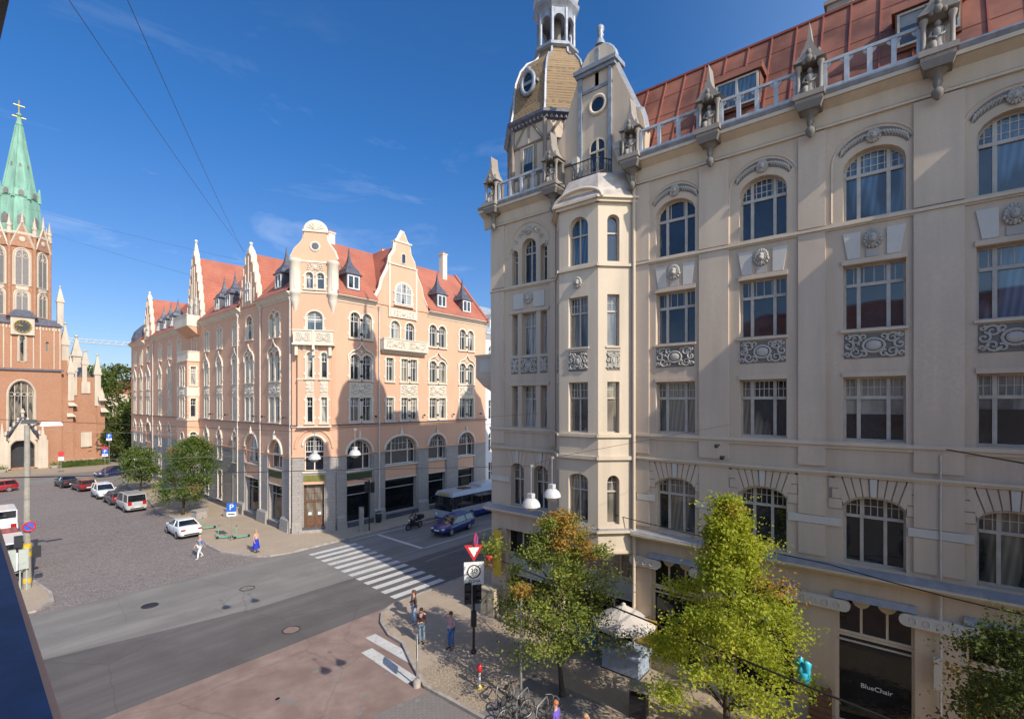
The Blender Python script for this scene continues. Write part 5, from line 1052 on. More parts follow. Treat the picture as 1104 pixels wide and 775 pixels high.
near_k = [(13.4, -40), (13.4, 15.6), (14.2, 17.4), (15.1, 19.2), (15.2, 20.4), (15.8, 21.9), (16.5, 22.8), (17.6, 23.3), (130, 23.3)]
pavement('near_pavement', near_k + [(130, 18.0), (21.0, 18.0), (21, -40)])
kerb(near_k)
far_k = [(130, 37.6), (18.6, 37.6), (17.2, 38.0), (16.4, 38.9), (15.3, 42.0), (15.3, 45), (16.6, 51.6), (16.7, 63), (17.8, 70.4), (18.6, 80), (20.4, 95), (21.5, 107)]
pavement('far_pavement', far_k[::-1][:-1] + [(130, 37.6), (130, 41), (24.6, 41), (22, 43), (24.2, 105), (24.2, 107)])
kerb(far_k)
left_k = [(3.3, 110), (3.3, 45.6), (5.0, 44.6), (5.35, 41.0), (5.2, 39.2), (4.4, 38.2), (-40, 37.9)]
pavement('left_pavement', [(-40, 37.9), (4.4, 38.2), (5.2, 39.2), (5.35, 41.0), (5.0, 44.6), (3.3, 45.6), (3.3, 110), (-40, 110)])
kerb(left_k)
pavement('building_apron', [(-8, -40), (1.6, -40), (1.6, 22.2), (-40, 22.2), (-40, 18), (-8, 18)])
b = MB(['cobg']); b.face([(13.5, 9.2, .126), (16.9, 9.2, .126), (16.9, 12.6, .126), (13.5, 12.6, .126)]); struct(b, 'tree_pit_paving')
b = MB(['pavey']); b.face([(13.5, 12.6, .127), (15.6, 12.6, .127), (15.4, 16.6, .127), (14.0, 16.6, .127), (13.5, 15.5, .127)]); struct(b, 'sett_strip')
# markings
def bar(p, q, w, z=.0125, m='paint', name='road_marking'):
    p, q = Vector((*p, 0)), Vector((*q, 0)); n = (q - p).normalized(); n = Vector((-n.y, n.x, 0)) * w / 2
    b = MB([m]); b.face([(*(p - n).xy, z), (*(q - n).xy, z), (*(q + n).xy, z), (*(p + n).xy, z)]); struct(b, name)
for i in range(12):
    y = 24.3 + 1.06 * i; bar((18.3 + .1 * i, y), (22.3 + .1 * i, y - .08), .52, name='zebra_crossing_stripe')
bar((26.0, 30.6), (26.2, 36.8), .32, name='stop_line'); bar((23.5, 37.0), (60, 37.0), .12); bar((26.2, 30.55), (60, 30.45), .12)
bar((14.62, 21.2), (14.44, 16.3), .58, name='crossing_bar'); bar((13.66, 20.1), (13.40, 16.4), .58, name='crossing_bar')
bar((-20, 34.6), (19, 33.8), .10, .0126, 'paintw', 'worn_line'); bar((24, 27.9), (38, 28.6), .13, .0127, 'paintw', 'worn_line')
def disc(x, y, r, z, m, name, ring=None):
    b = MB([m, ring or m]); b.face([(x + r * math.cos(a), y + r * math.sin(a), z) for a in [2 * math.pi * i / 20 for i in range(20)]])
    if ring: b.tube([(x + r * math.cos(a), y + r * math.sin(a), z) for a in [2 * math.pi * i / 20 for i in range(20)]], .03, 4, 1, True)
    return tag(b.build(name), None)
for x, y, r, m, lb in ((13.4, 32.6, .42, 'cob', 'round rusty manhole cover in the pale far lane'), (8.7, 34.2, .4, 'iron', 'round dark manhole cover near the cobbled street mouth'), (12.4, 24.9, .42, 'asphr', 'round reddish manhole cover at the edge of the dark lane'), (4.6, 62, .35, 'iron', 'round iron cover set in the cobbles')):
    tag(disc(x, y, r, .014, m, 'manhole_cover', 'iron'), lb, 'manhole cover', 'manhole covers in the road')
rr = random.Random(5); b = MB(['paintw'])
for k in range(26):
    x, y = 8.5 + rr.random() * 4.6, 14.5 + rr.random() * 6; w = .05 + .1 * rr.random(); b.face([(x + w * (1 + .5 * rr.random()) * math.cos(t), y + w * math.sin(t), .0115) for t in [2 * math.pi * j / 7 for j in range(7)]])
struct(b, 'paint_flecks')
# ================================================================ the building the photograph is taken from
CB = Thing('apartment_building', 'building at the left edge, with a dark blue metal ledge along its front', 'building', (-.3, 0, 0))
TCB, LCB = frame((-.3, -26), (-.3, 14)); FCB = Facade(CB, TCB); w = MB(['beige2'])
for k in range(10):
    u = 2.2 + 4 * k
    for z in (1, 5.5, 13.0 if not 22 < u < 30 else 14.2): FCB.window('window', u - .7, u + .7, z, z + 2.2, 0, (.5,), (.66,), None, 'white', 'glass')
FCB.wall(w, 0, LCB, 0, 16.6); w.T = Matrix(); w.face([(-.3, 14, 0), (-15, 14, 0), (-15, 14, 16.6), (-.3, 14, 16.6)]); w.face([(-.3, -26, 0), (-.3, -26, 16.6), (-15, -26, 16.6), (-15, -26, 0)]); w.face([(-15, -26, 0), (-15, -26, 16.6), (-15, 14, 16.6), (-15, 14, 0)])
CB.part(w, 'wall')
r = MB(['redroof']); r.add([(-.0, -26, 16.65), (-.0, 14.3, 16.65), (-5, 10, 19.5), (-5, -26, 19.5), (-15, -26, 16.65), (-15, 14.3, 16.65)], [(0, 1, 2, 3), (3, 2, 5, 4), (1, 5, 2)]); CB.part(r, 'roof')
M['bluemetal'] = plain('blue_painted_metal', (0.025, 0.06, 0.15), 0.55, 0.1, 0.25, 5)
l = MB(['bluemetal', 'pinkside']); l.slab([(-.29, -3), (.06, -3), (.455, 7), (-.29, 7)], 10.86, 10.9, 0); l.slab([(.061, -3), (.078, -3), (.478, 7), (.456, 7)], 10.80, 10.885, 1); l.slab([(-.28, -3), (.03, -3), (.41, 7), (-.28, 7)], 10.6, 10.858, 1); CB.part(l, 'ledge')
l = MB(['slate', 'beige2']); l.slab([(-.29, 2.6), (.305, 2.6), (.33, 9), (-.29, 9)], 13.82, 13.86, 0); l.slab([(-.29, 2.6), (.25, 2.6), (.27, 9), (-.29, 9)], 13.86, 14.1, 1); CB.part(l, 'upper_ledge')
# ================================================================ brick church
CH = Thing('church', 'red brick Gothic church with a green copper spire, clock and pale stone portal', 'church', (12.2, 121, 0))
TC, LCh = frame((7.1, 121), (17.3, 121)); FC = Facade(CH, TC)
def cp(mb, name, parent=None): return CH.part(mb, name, parent)
def lancet(F, u0, u1, z0, z1, rise, n=3, nm='lancet_window', gm='glassd', d=.5, cut=True, fm='lime'):
    o = F.window(nm, u0, u1, z0, z1, rise, tuple((i + 1) / n for i in range(n - 1)), (), None, fm, gm, .14, d, .1, cut=cut)
    t = F.mb([fm]); t.tube([(u, -.03, z) for u, z in [(u0 - .12, z0)] + arc_pts(u0 - .12, u1 + .12, z1 - rise, rise + .2, 12) + [(u1 + .12, z0)]], .16, 5)
    if n > 1:
        for i in range(n): c = u0 + (u1 - u0) * (i + .5) / n; t.tube([(c + .32 * math.cos(q), d + .02, z1 - rise + .1 + .32 * math.sin(q)) for q in [2 * math.pi * j / 10 for j in range(10)]], .06, 4, closed=True)
    F.t.part(t, 'stone_tracery', o); return o
lancet(FC, 3.4, 6.6, 5.3, 15.4, 2.4, 4); lancet(FC, 4.75, 5.45, 18.8, 23.4, .6, 1)
for u in (1.9, 8.3): FC.window('slit_window', u - .2, u + .2, 20.8, 22.6, .2, (), (), None, 'lime', 'louver', .05, .3)
FC.hole(3.6, 6.6, .3, 5.0, 1.3, .9)
w = MB(['brick']); FC.wall(w, 0, LCh, 0, 25.6); w.T = Matrix()
w.slab([(7.1, 121.05), (17.3, 121.05), (17.3, 131), (7.1, 131)][::1], 24.9, 25.58); w.face([(17.3, 121, 0), (17.3, 131, 0), (17.3, 131, 25.6), (17.3, 121, 25.6)]); w.face([(7.1, 121, 0), (7.1, 121, 25.6), (7.1, 131, 25.6), (7.1, 131, 0)])
w.slab([(17.3, 121.5), (19.0, 121.5), (19.0, 124), (17.3, 124)], 0, 13.2); w.slab([(17.3, 122), (18.3, 122), (18.3, 124), (17.3, 124)], 13.2, 19.5); w.slab([(5.4, 121.5), (7.1, 121.5), (7.1, 124), (5.4, 124)], 0, 17)
# aisle chapel to the right
w.slab([(19.0, 122.4), (23.0, 122.4), (23.0, 131), (19.0, 131)], 0, 14.0); w.slab([(19.2, 122.6), (22.8, 122.6), (22.8, 123.2), (19.2, 123.2)], 14.0, 16.5); w.slab([(22.6, 122.2), (23.8, 122.2), (23.8, 123.4), (22.6, 123.4)], 0, 11.5)
w.slab([(2, 131), (22.4, 131), (22.4, 165), (2, 165)], 0, 15.5)
cp(w, 'wall')
d = FC.mb(['wood', 'iron']); d.prism([(3.6, .3), (6.6, .3)] + list(reversed(arc_pts(3.6, 6.6, 3.7, 1.3))), .8, .88, 1); o = cp(d, 'door'); d = FC.mb(['iron']); d.box(5.07, 5.13, .76, .8, .3, 4.6); cp(d, 'door_seam', o)
p = FC.mb(['lime', 'slate']); A = arc_pts(3.3, 6.9, 3.7, 1.75, 14)
p.tube([(3.35, -.6, .2), (3.35, -.6, 3.7)] + [(u, -.6, z) for u, z in A[1:-1]] + [(6.85, -.6, 3.7), (6.85, -.6, .2)], .32, 6)
for x0, x1 in ((1.9, 3.25), (6.95, 8.3)): p.box(x0, x1, -1.0, 0, 0, 5.0); p.frus(x0 + .35, x1 - .35, -.8, -.2, 5.0, x0 + .65, x1 - .65, -.5, -.45, 8.2); p.box(x0 + .2, x1 - .2, -.9, -.1, 5.0, 5.8)
p.prism([(3.25, 5.05), (6.95, 5.05), (5.1, 9.0)], -.85, 0); 
for sg in (-1, 1): p.tube([(5.1 + sg * 2.9, -.5, 4.6), (5.1, -.5, 9.1)], .3, 4, 1); [p.box(5.1 + sg * (2.6 - .5 * i) - .15, 5.1 + sg * (2.6 - .5 * i) + .15, -.7, -.3, 5.2 + .78 * i, 5.9 + .78 * i) for i in range(5)]
p.tube([(5.1, -.5, 8.8), (5.1, -.5, 10.6)], [.25, .12], 6); p.ball((5.1, -.5, 10.0), .35, 6); cp(p, 'portal')
b = FC.mb(['slate', 'lime', 'brick'])
b.box(-.3, LCh + .3, -.35, .1, 17.3, 17.6, 0); b.frus(-.2, LCh + .2, -.3, .1, 25.4, .6, LCh - .6, .5, 1, 26.6, 0)
for x in (.2, 1.0, 2.8, 3.7, 6.5, 7.4, 9.2, 10.0): b.box(x - .07, x + .07, -.06, .02, 17.7, 25.3, 1)
for i in range(24): b.box(.1 + i * .42, .3 + i * .42, -.12, .02, 24.6, 25.1, 1)
cp(b, 'bands')
# clock under its own little roof
k = FC.mb(['lime', 'slate']); k.box(3.6, 6.6, -.5, .3, 23.5, 26.6, 0); k.frus(3.1, 7.1, -.8, .6, 26.6, 4.2, 6.0, .3, .6, 28.0, 1); cp(k, 'clock_housing')
k = FC.mb(['black', 'gold']); cz, cu = 24.95, 5.1; k.prism([(cu + 1.12 * math.cos(a), cz + 1.12 * math.sin(a)) for a in [2 * math.pi * i / 24 for i in range(24)]], -.58, -.5, 0)
k.tube([(cu + 1.1 * math.cos(a), -.58, cz + 1.1 * math.sin(a)) for a in [2 * math.pi * i / 24 for i in range(24)]], .08, 5, 1, True)
for i in range(12):
    a = math.pi * i / 6; k.tube([(cu + .75 * math.cos(a), -.6, cz + .75 * math.sin(a)), (cu + .98 * math.cos(a), -.6, cz + .98 * math.sin(a))], .07, 4, 1)
o = cp(k, 'clock_face'); h = FC.mb(['gold']); h.tube([(cu, -.64, cz), (cu - .55, -.64, cz + .35)], .08, 4); h.tube([(cu, -.66, cz), (cu - .95, -.66, cz + .1)], .06, 4); cp(h, 'clock_hands', o)
# octagonal belfry
ox, oy = 12.2, 125.2; bf = MB(['brick', 'lime', 'louver']); bf.lathe([(4.15, 25.5), (4.1, 41.5)], 8, (ox, oy), o8, False, 0)
for i in range(8):
    a = o8 + i * math.pi / 4; x, y = ox + 4.15 * math.cos(a), oy + 4.15 * math.sin(a); bf.tube([(x, y, 25.5), (x, y, 41)], .28, 6, 0); bf.tube([(x, y, 41), (x, y, 42.6), (x, y, 44.6)], [.4, .3, .03], 6, 1); bf.ball((x, y, 42.5), .45, 6, 1)
bf.lathe([(4.2, 40.9), (4.45, 41.2), (4.45, 41.6), (3.6, 41.8)], 8, (ox, oy), o8, False, 1); cp(bf, 'belfry')
for i in range(8):
    a = o8 + i * math.pi / 4; b_ = a + math.pi / 4; q0 = (ox + 4.13 * math.cos(a), oy + 4.13 * math.sin(a)); q1 = (ox + 4.13 * math.cos(b_), oy + 4.13 * math.sin(b_))
    if (q0[1] + q1[1]) / 2 > oy + 1: continue
    T, Ln = frame(q0, q1); F = Facade(CH, T); c = Ln / 2; main = abs((q0[0] + q1[0]) / 2 - ox) < .5
    lancet(F, c - .95, c + .95, 32.2, 38.6, 1.3, 2, 'belfry_window', 'louver', -.1, False)
    lancet(F, c - .85, c + .85, 26.9, 31.3, .8, 2, 'belfry_window', 'louver', -.1, False)
    g = F.mb(['brick', 'lime']); g.prism([(c - 1.5, 39.0), (c + 1.5, 39.0), (c, 43.2)], -.22, .1, 0); g.tube([(c - 1.55, -.2, 38.9), (c, -.2, 43.4)], .16, 4, 1); g.tube([(c + 1.55, -.2, 38.9), (c, -.2, 43.4)], .16, 4, 1); g.tube([(c, -.2, 43.2), (c, -.2, 45.2)], [.25, .05], 6, 1); g.box(c - .8, c + .8, -.15, 0, 31.5, 32.1, 1); g.ball((c, -.25, 40.3), (.5, .1, .5), 8, 1); cp(g, 'belfry_gable')
sp = MB(['copper']); sp.lathe([(3.2, 41.6), (2.55, 48.2), (2.75, 48.4), (2.75, 49.6), (2.25, 49.8), (.42, 61.6), (.55, 61.8), (.4, 62.1), (.25, 63.2), (.5, 63.5), (.2, 63.9)], 8, (ox, oy), o8, False)
for i in range(8):
    a = o8 + i * math.pi / 4; sp.tube([(ox + 3.22 * math.cos(a), oy + 3.22 * math.sin(a), 41.6), (ox + 2.58 * math.cos(a), oy + 2.58 * math.sin(a), 48.2)], .17, 4); sp.tube([(ox + 2.25 * math.cos(a), oy + 2.25 * math.sin(a), 49.8), (ox + .42 * math.cos(a), oy + .42 * math.sin(a), 61.6)], .14, 4); sp.tube([(ox + 2.75 * math.cos(a), oy + 2.75 * math.sin(a), 48), (ox + 2.75 * math.cos(a), oy + 2.75 * math.sin(a), 50.6)], [.3, .12], 5)
cp(sp, 'spire')
for i in range(8):
    a = i * math.pi / 4
    for r0, z, hw, hh in ((2.74, 49.0, .35, 1.0), (2.96, 44.2, .5, 1.9), (1.5, 54.2, .14, .8)):
        sw = MB(['louver']); sw.T = Matrix.Translation((ox + (r0 * .925 + .03) * math.cos(a), oy + (r0 * .925 + .03) * math.sin(a), z)) @ Matrix.Rotation(a + math.pi / 2, 4, 'Z'); sw.prism([(-hw, -hh / 2), (hw, -hh / 2), (hw, hh * .2), (0, hh / 2), (-hw, hh * .2)], -.1, .12); cp(sw, 'spire_opening')
cr = MB(['gold']); cr.tube([(ox, oy, 63.5), (ox, oy, 66.2)], .1, 5); cr.tube([(ox - .75, oy, 65.3), (ox + .75, oy, 65.3)], .1, 5); cr.tube([(ox - .9, oy, 63.2), (ox + .9, oy, 63.2)], .12, 5); cp(cr, 'cross')
def pinn(x, y, z0, z1, w=.4):
    pn = MB(['lime', 'brick'])
    pn.box(x - w, x + w, y - w, y + w, z0, z0 + (z1 - z0) * .6, 0); pn.box(x - w * 1.3, x + w * 1.3, y - w * 1.3, y + w * 1.3, z0 + (z1 - z0) * .6, z0 + (z1 - z0) * .64, 0); pn.ball((x, y, z1 - .1), w * .5, 6, 0); pn.frus(x - w * 1.2, x + w * 1.2, y - w * 1.2, y + w * 1.2, z0 + (z1 - z0) * .64, x - .03, x + .03, y - .03, y + .03, z1, 0); cp(pn, 'pinnacle')
for x, y, a, c, w_ in ((17.2, 121.6, 25.6, 33, .5), (18.0, 122.6, 16, 26.5, .6), (18.7, 121.9, 12, 20.5, .5), (19.3, 122.6, 13, 20.5, .45), (20.8, 122.8, 15, 21.5, .4), (22.7, 122.6, 11, 21, .55), (23.4, 122.6, 10, 14.5, .35), (7.2, 121.6, 25.6, 33, .5), (24, 150, 15, 27, .9), (26, 152, 14, 24, .7), (22, 150, 14, 25, .6)): pinn(x, y, a, c, w_ * .85)
for x, z in ((18.6, 9), (18.8, 11), (23.2, 12), (23.5, 9.8)): pn = MB(['lime']); pn.frus(x - .5, x + .8, 121.0, 122.5, z, x - .5, x + .2, 121.6, 122.5, z + .8, 0); cp(pn, 'buttress_cap')
pn = MB(['lime']); pn.box(20.3, 21.6, 122.2, 122.4, 13.4, 15.6, 0); cp(pn, 'stone_panel'); pn = MB(['lime']); pn.box(20.2, 21.8, 122.1, 122.4, 3.2, 6.0, 0); cp(pn, 'stone_panel')
nr = MB(['slate', 'brick']); nr.prism([(3, 15.5), (22, 15.5), (12.5, 24.5)], 131, 165, 0); nr.prism([(18.8, 14.2), (23, 14.2), (21, 18.6)], 123.3, 131, 0); nr.prism([(20, 15), (28, 15), (24, 24)], 150, 153, 1); nr.box(20, 28, 150, 160, 0, 15, 1); cp(nr, 'nave_roof')
pl_ = MB(['lime']); pl_.slab([(16.9, 120.2), (23.4, 120.2), (23.4, 122.4), (16.9, 122.4)], 0, .9); cp(pl_, 'stone_base')
# ================================================================ distant crane
CRN = Thing('tower_crane', 'distant pale tower crane whose jib reaches above the church chapel', 'crane', (40, 330, 0)); y_ = M['crane'] = plain('crane_paint', (0.55, 0.50, 0.44), 0.6)
c = MB(['crane']); c.tube([(40, 330, 0), (40, 330, 46)], .8, 4); CRN.part(c, 'mast')
c = MB(['crane'])
for dz, dy in ((42, -.8), (42, .8), (44, 0)): c.tube([(5, 330 + dy, dz), (100, 330 + dy, dz)], .16, 4)
for i in range(32): x = 5 + i * 3; c.tube([(x, 329.2, 42), (x + 1.5, 330, 44), (x + 3, 330.8, 42)], .09, 4)
CRN.part(c, 'jib')
# distant houses closing the streets
for i, (x, y, w_, d_, h_, m1, lb) in enumerate(((60, 190, 60, 20, 14, 'beige2', 'distant cream house behind the trees by the church'), (100, 60, 30, 16, 20, 'white_wall', 'distant pale house far down the cross street'), (-60, 140, 40, 20, 14, 'pink', 'distant rose house left of the church'))):
    D = Thing('house', lb, 'house', (x, y, 0)); b = MB([m1]); b.box(x - w_ / 2, x + w_ / 2, y - d_ / 2, y + d_ / 2, 0, h_); D.part(b, 'wall'); b = MB(['tiles']); b.T = Matrix.Translation((x, y, 0)); b.prism([(-w_ / 2 - .4, h_), (w_ / 2 + .4, h_), (w_ / 2 - 4, h_ + 4), (-w_ / 2 + 4, h_ + 4)], -d_ / 2, d_ / 2); D.part(b, 'roof')
    F = Facade(D, frame((x - w_ / 2, y - d_ / 2), (x + w_ / 2, y - d_ / 2))[0])
    for k in range(int(w_ / 4)):
        for z in range(int(h_ / 3.6)): F.window('window', 1.4 + 4 * k, 2.8 + 4 * k, 1.2 + 3.6 * z, 3.1 + 3.6 * z, 0, (.5,), (), None, 'white', 'glass', .08, -.03, cut=False)
# ================================================================ trees
G1 = [(0.0, (0.13, 0.18, 0.03)), (0.35, (0.28, 0.33, 0.045)), (0.7, (0.44, 0.45, 0.06)), (1.0, (0.58, 0.50, 0.09))]
G2 = [(0.0, (0.08, 0.12, 0.03)), (0.5, (0.18, 0.22, 0.045)), (0.8, (0.30, 0.31, 0.06)), (1.0, (0.42, 0.34, 0.07))]
G3 = [(0.0, (0.05, 0.085, 0.02)), (0.5, (0.11, 0.16, 0.035)), (1.0, (0.21, 0.24, 0.05))]
G4 = [(0.0, (0.035, 0.055, 0.016)), (0.5, (0.08, 0.105, 0.026)), (1.0, (0.18, 0.17, 0.045))]
GR = [(0.0, (0.20, 0.11, 0.03)), (0.5, (0.36, 0.22, 0.05)), (1.0, (0.44, 0.33, 0.08))]
M['leaf1'] = leaf('yellow_green_leaves', G1, .5); M['leaf2'] = leaf('mixed_leaves', G2, .35); M['leaf3'] = leaf('green_leaves', G3); M['leaf4'] = leaf('dark_leaves', G4); M['leafr'] = leaf('russet_leaves', GR, .35)
def add_leaves(b, pts, size, rnd, mi=0, flat=.45):
    V, F = b.v, b.f
    for p in pts:
        n = Vector((rnd.gauss(0, 1), rnd.gauss(0, 1), rnd.gauss(.5, 1) + flat)).normalized(); t = n.orthogonal().normalized(); q = rnd.uniform(0, 6.28); t = (t * math.cos(q) + n.cross(t) * math.sin(q)); s_ = n.cross(t); l = size * rnd.uniform(.65, 1.25); w = l * .62
        o = len(V); dz = n * (l * .12)
        V += [tuple(p - t * l * .5), tuple(p + s_ * w * .5 + dz), tuple(p + t * l * .5), tuple(p - s_ * w * .5 + dz)]; F.append([o, o + 1, o + 2, o + 3]); b.mi.append(mi); b.sm.append(False)
def tree(name, label, loc, H, zc, prof, n, size, mats, seed, trunk=.13, group=None, lobes=60, russet=None, branch=True, clump=.36, lean=(0, 0), spread=(.45, 1.05)):
    """trunk with limbs reaching to leaf clumps spread through the crown volume; prof(t) = crown radius at relative height t"""
    rnd = random.Random(seed); T = Thing(name, label, 'tree', loc, 0, group, local=True)
    tr = MB(['bark']); ax = lambda z: Vector((lean[0] * z / H + .12 * math.sin(z * 1.1 + seed), lean[1] * z / H + .1 * math.cos(z * .9 + seed) - .1, z))
    k = 9; tr.tube([ax(H * .93 * i / k) - ax(0) * (1 - i / k) * 0 for i in range(k + 1)], [trunk * (1.25 if i == 0 else 1) * (1 - .88 * i / k) for i in range(k + 1)], 8)
    cl = []
    for i in range(lobes):
        t = (i + rnd.random()) / lobes; t = t ** .9; z = zc + (H - zc) * t; a = i * 2.39996 + rnd.uniform(-.5, .5); r = prof(t) * rnd.uniform(*spread)
        c = ax(z) + Vector((r * math.cos(a), r * math.sin(a), rnd.uniform(-.2, .2))); cl.append((c, t))
        if branch and i % 2 == 0:
            s0 = ax(max(zc * .8, z - r * .75)); md = (s0 + c) / 2 + Vector((0, 0, .12 * r)); tr.tube([s0, md, c], [max(.015, trunk * .35 * (1 - t * .6)), trunk * .2, .008], 5)
    T.part(tr, 'trunk'); b = MB(mats); per = n // lobes
    for c, t in cl:
        sz = clump * rnd.uniform(.7, 1.35) * (1 - .35 * t); mi = 1 if (russet and rnd.random() < russet(c, t)) else 0
        pts = [c + Vector((rnd.gauss(0, sz), rnd.gauss(0, sz), rnd.gauss(-.05, sz * .6))) for _ in range(int(per * rnd.uniform(.6, 1.4)))]
        add_leaves(b, pts, size, rnd, mi)
        for _ in range(2):       # trailing sprays that break the outline
            d = Vector((rnd.gauss(0, 1), rnd.gauss(0, 1), rnd.gauss(-.2, .6))).normalized(); add_leaves(b, [c + d * (sz * 1.2 + .09 * j) + Vector((rnd.gauss(0, .05), rnd.gauss(0, .05), -.02 * j)) for j in range(9)], size * .85, rnd, mi)
    T.part(b, 'crown'); return T
tree('street_tree', 'tall conical yellow-green street tree before the shops, biggest of the near row', (16.5, 4.65, .12), 8.5, 2.3, lambda t: 2.85 * (1 - t) ** 1.02 + .06 if t > .12 else 1.6 + 7.6 * t, 30000, .12, ['leaf1', 'leafr'], 4, .13, 'street trees on the near pavement', 105, lambda c, t: .05, True, .3, (0, 0), (.25, 1.22))
tree('street_tree', 'thin street tree with russet top beside the white parasol', (16.3, 11.0, .12), 7.2, 1.9, lambda t: (1.9 if t < .75 else 1.9 - 4.6 * (t - .75)) * (.75 + .5 * abs(math.sin(7 * t))), 20000, .12, ['leaf2', 'leafr'], 9, .10, 'street trees on the near pavement', 80, lambda c, t: .6 if t > .74 else .03, True, .33, (0, 0), (.2, 1.15))
tree('street_tree', 'dark green street tree with browning leaves in the bottom right corner of the street', (17.0, -2.3, .12), 6.25, 2.0, lambda t: 1.3 * math.sqrt(max(0, 1 - (2 * t - 1) ** 2)) + .3, 13500, .115, ['leaf4', 'leafr'], 14, .11, 'street trees on the near pavement', 70, lambda c, t: .04, True, .34)
tree('street_tree', 'broad green street tree behind the white parked saloon', (17.6, 58.6, .12), 8.0, 1.6, lambda t: 2.1 * math.sqrt(max(0, 1 - (1.9 * t - .8) ** 2)) + .3, 16000, .18, ['leaf3', 'leafr'], 21, .14, 'street trees on the far pavement', 120, lambda c, t: .05, True, .42, (1.0, -.9))
tree('street_tree', 'small round green street tree beside the farther parking sign', (18.9, 78.5, .12), 5.6, 1.4, lambda t: 1.9 * math.sqrt(max(0, 1 - (1.9 * t - .9) ** 2)) + .2, 4200, .27, ['leaf3'], 25, .1, 'street trees on the far pavement', 60, None, True, .42)
rt = random.Random(2)
for i, (x, y, h, r, lb) in enumerate(((24.5, 133, 19, 5.0, 'tall dark green tree just right of the brick church'), (29.5, 139, 20, 5.5, 'tall dense tree rising highest between the church and the peach building'), (34.5, 131, 17, 5.0, 'dense tree close to the far end of the peach building'), (27.5, 121, 9.5, 3.8, 'low bushy tree in front of the taller trees by the church'), (40, 150, 17, 6, 'dark tree farthest back behind the trees by the church'), (-14, 150, 16, 6, 'large dark tree left of the church'))):
    tree('background_tree', lb, (x, y, 0), h, 1.5, lambda t, r=r: r * math.sqrt(max(0, 1 - (1.75 * t - .75) ** 2)) + .4, 3600, .62, ['leaf4' if i % 2 else 'leaf3'], 40 + i, .3, 'trees beside the church', 80, None, False, .95)
# clipped hedge before the church
H_ = Thing('hedge', 'low clipped green hedge in front of the brick church chapel', 'hedge', (20, 118, 0), local=True); b = MB(['leaf4', 'leaf3']); b.box(-3.2, 3.6, -.4, .4, 0, 1.0, 0); rh = random.Random(8)
add_leaves(b, [Vector((rh.uniform(-3.4, 3.8), rh.uniform(-.6, .6), rh.uniform(.05, 1.15))) for _ in range(2600)], .22, rh, 1); H_.part(b, 'foliage')
# ================================================================ vehicles
def paintm(name, c):
    if name not in M: M[name] = plain(name, c, .3, 0.0, .04, 1.0, .5, .5)
    return name
M['carglass'] = glass('car_glass', (.01, .012, .015), .03, .0); M['lampr'] = plain('tail_lamp', (.35, .01, .01), .25); M['lampw'] = plain('head_lamp', (.65, .65, .62), .15); M['plate'] = plain('number_plate', (.7, .7, .68), .5)
def ringloft(b, st, mi, smooth=True):
    """st: list of (x, zlow, ztop, halfwidth); rounded box section"""
    sec = lambda zl, zt, w: [(0, zl), (w * .86, zl), (w * .97, zl + .1), (w, zl + (zt - zl) * .45), (w * .985, zt - (zt - zl) * .22), (w * .93, zt - .045), (w * .8, zt), (0, zt + .025)]
    P = []; n = 14
    for x, zl, zt, w in st:
        h = sec(zl, zt, w); full = h + [(-y, z) for y, z in reversed(h[1:-1])]; P += [(x, y, z) for y, z in full]
    m = len(P) // len(st); F = [(i * m + j, i * m + (j + 1) % m, (i + 1) * m + (j + 1) % m, (i + 1) * m + j) for i in range(len(st) - 1) for j in range(m)]
    b.add(P, F, smooth, mi); b.add(P[:m], [list(range(m - 1, -1, -1))], False, mi); b.add(P[-m:], [list(range(m))], False, mi)
KIND = dict(
 saloon=dict(st=[(-2.36, .45, .86, .70), (-2.3, .32, 1.0, .82), (-1.7, .24, 1.05, .9), (-.6, .22, 1.0, .92), (.7, .22, .97, .92), (1.3, .24, .92, .9), (2.0, .27, .8, .84), (2.28, .32, .68, .74), (2.36, .4, .58, .66)], gh=(-1.62, -.85, .3, 1.25, 1.0, 1.43), wb=1.40, tr=.6),
 estate=dict(st=[(-2.25, .45, .9, .74), (-2.2, .3, 1.0, .86), (-1.4, .24, 1.0, .9), (0, .22, .98, .91), (1.2, .24, .93, .9), (1.95, .27, .8, .84), (2.2, .32, .66, .74), (2.28, .4, .58, .66)], gh=(-2.18, -1.95, .2, 1.15, .97, 1.47), wb=1.33, tr=.66),
 suv=dict(st=[(-2.25, .5, 1.0, .78), (-2.2, .36, 1.1, .88), (-1.4, .32, 1.12, .93), (0, .3, 1.08, .94), (1.2, .32, 1.05, .92), (1.95, .34, .95, .88), (2.22, .4, .8, .8), (2.28, .5, .7, .72)], gh=(-2.15, -1.9, .3, 1.1, 1.08, 1.66), wb=1.35, tr=.7),
 van=dict(st=[(-2.55, .4, 1.05, .84), (-2.5, .3, 1.12, .93), (-1.4, .26, 1.12, .95), (0, .26, 1.08, .95), (1.3, .28, 1.05, .93), (2.1, .3, .95, .88), (2.45, .36, .8, .8), (2.55, .45, .66, .7)], gh=(-2.5, -2.35, .9, 1.8, 1.09, 1.88), wb=1.55, tr=.78),
 cargo=dict(st=[(-2.8, .4, 1.3, .9), (-2.76, .32, 1.4, .97), (-1.4, .3, 1.4, .99), (0, .3, 1.36, .99), (1.6, .3, 1.25, .97), (2.3, .32, 1.12, .92), (2.7, .38, .95, .84), (2.8, .48, .75, .74)], gh=(-2.76, -2.7, 1.1, 2.0, 1.36, 2.35), wb=1.75, tr=.88, blind=True))
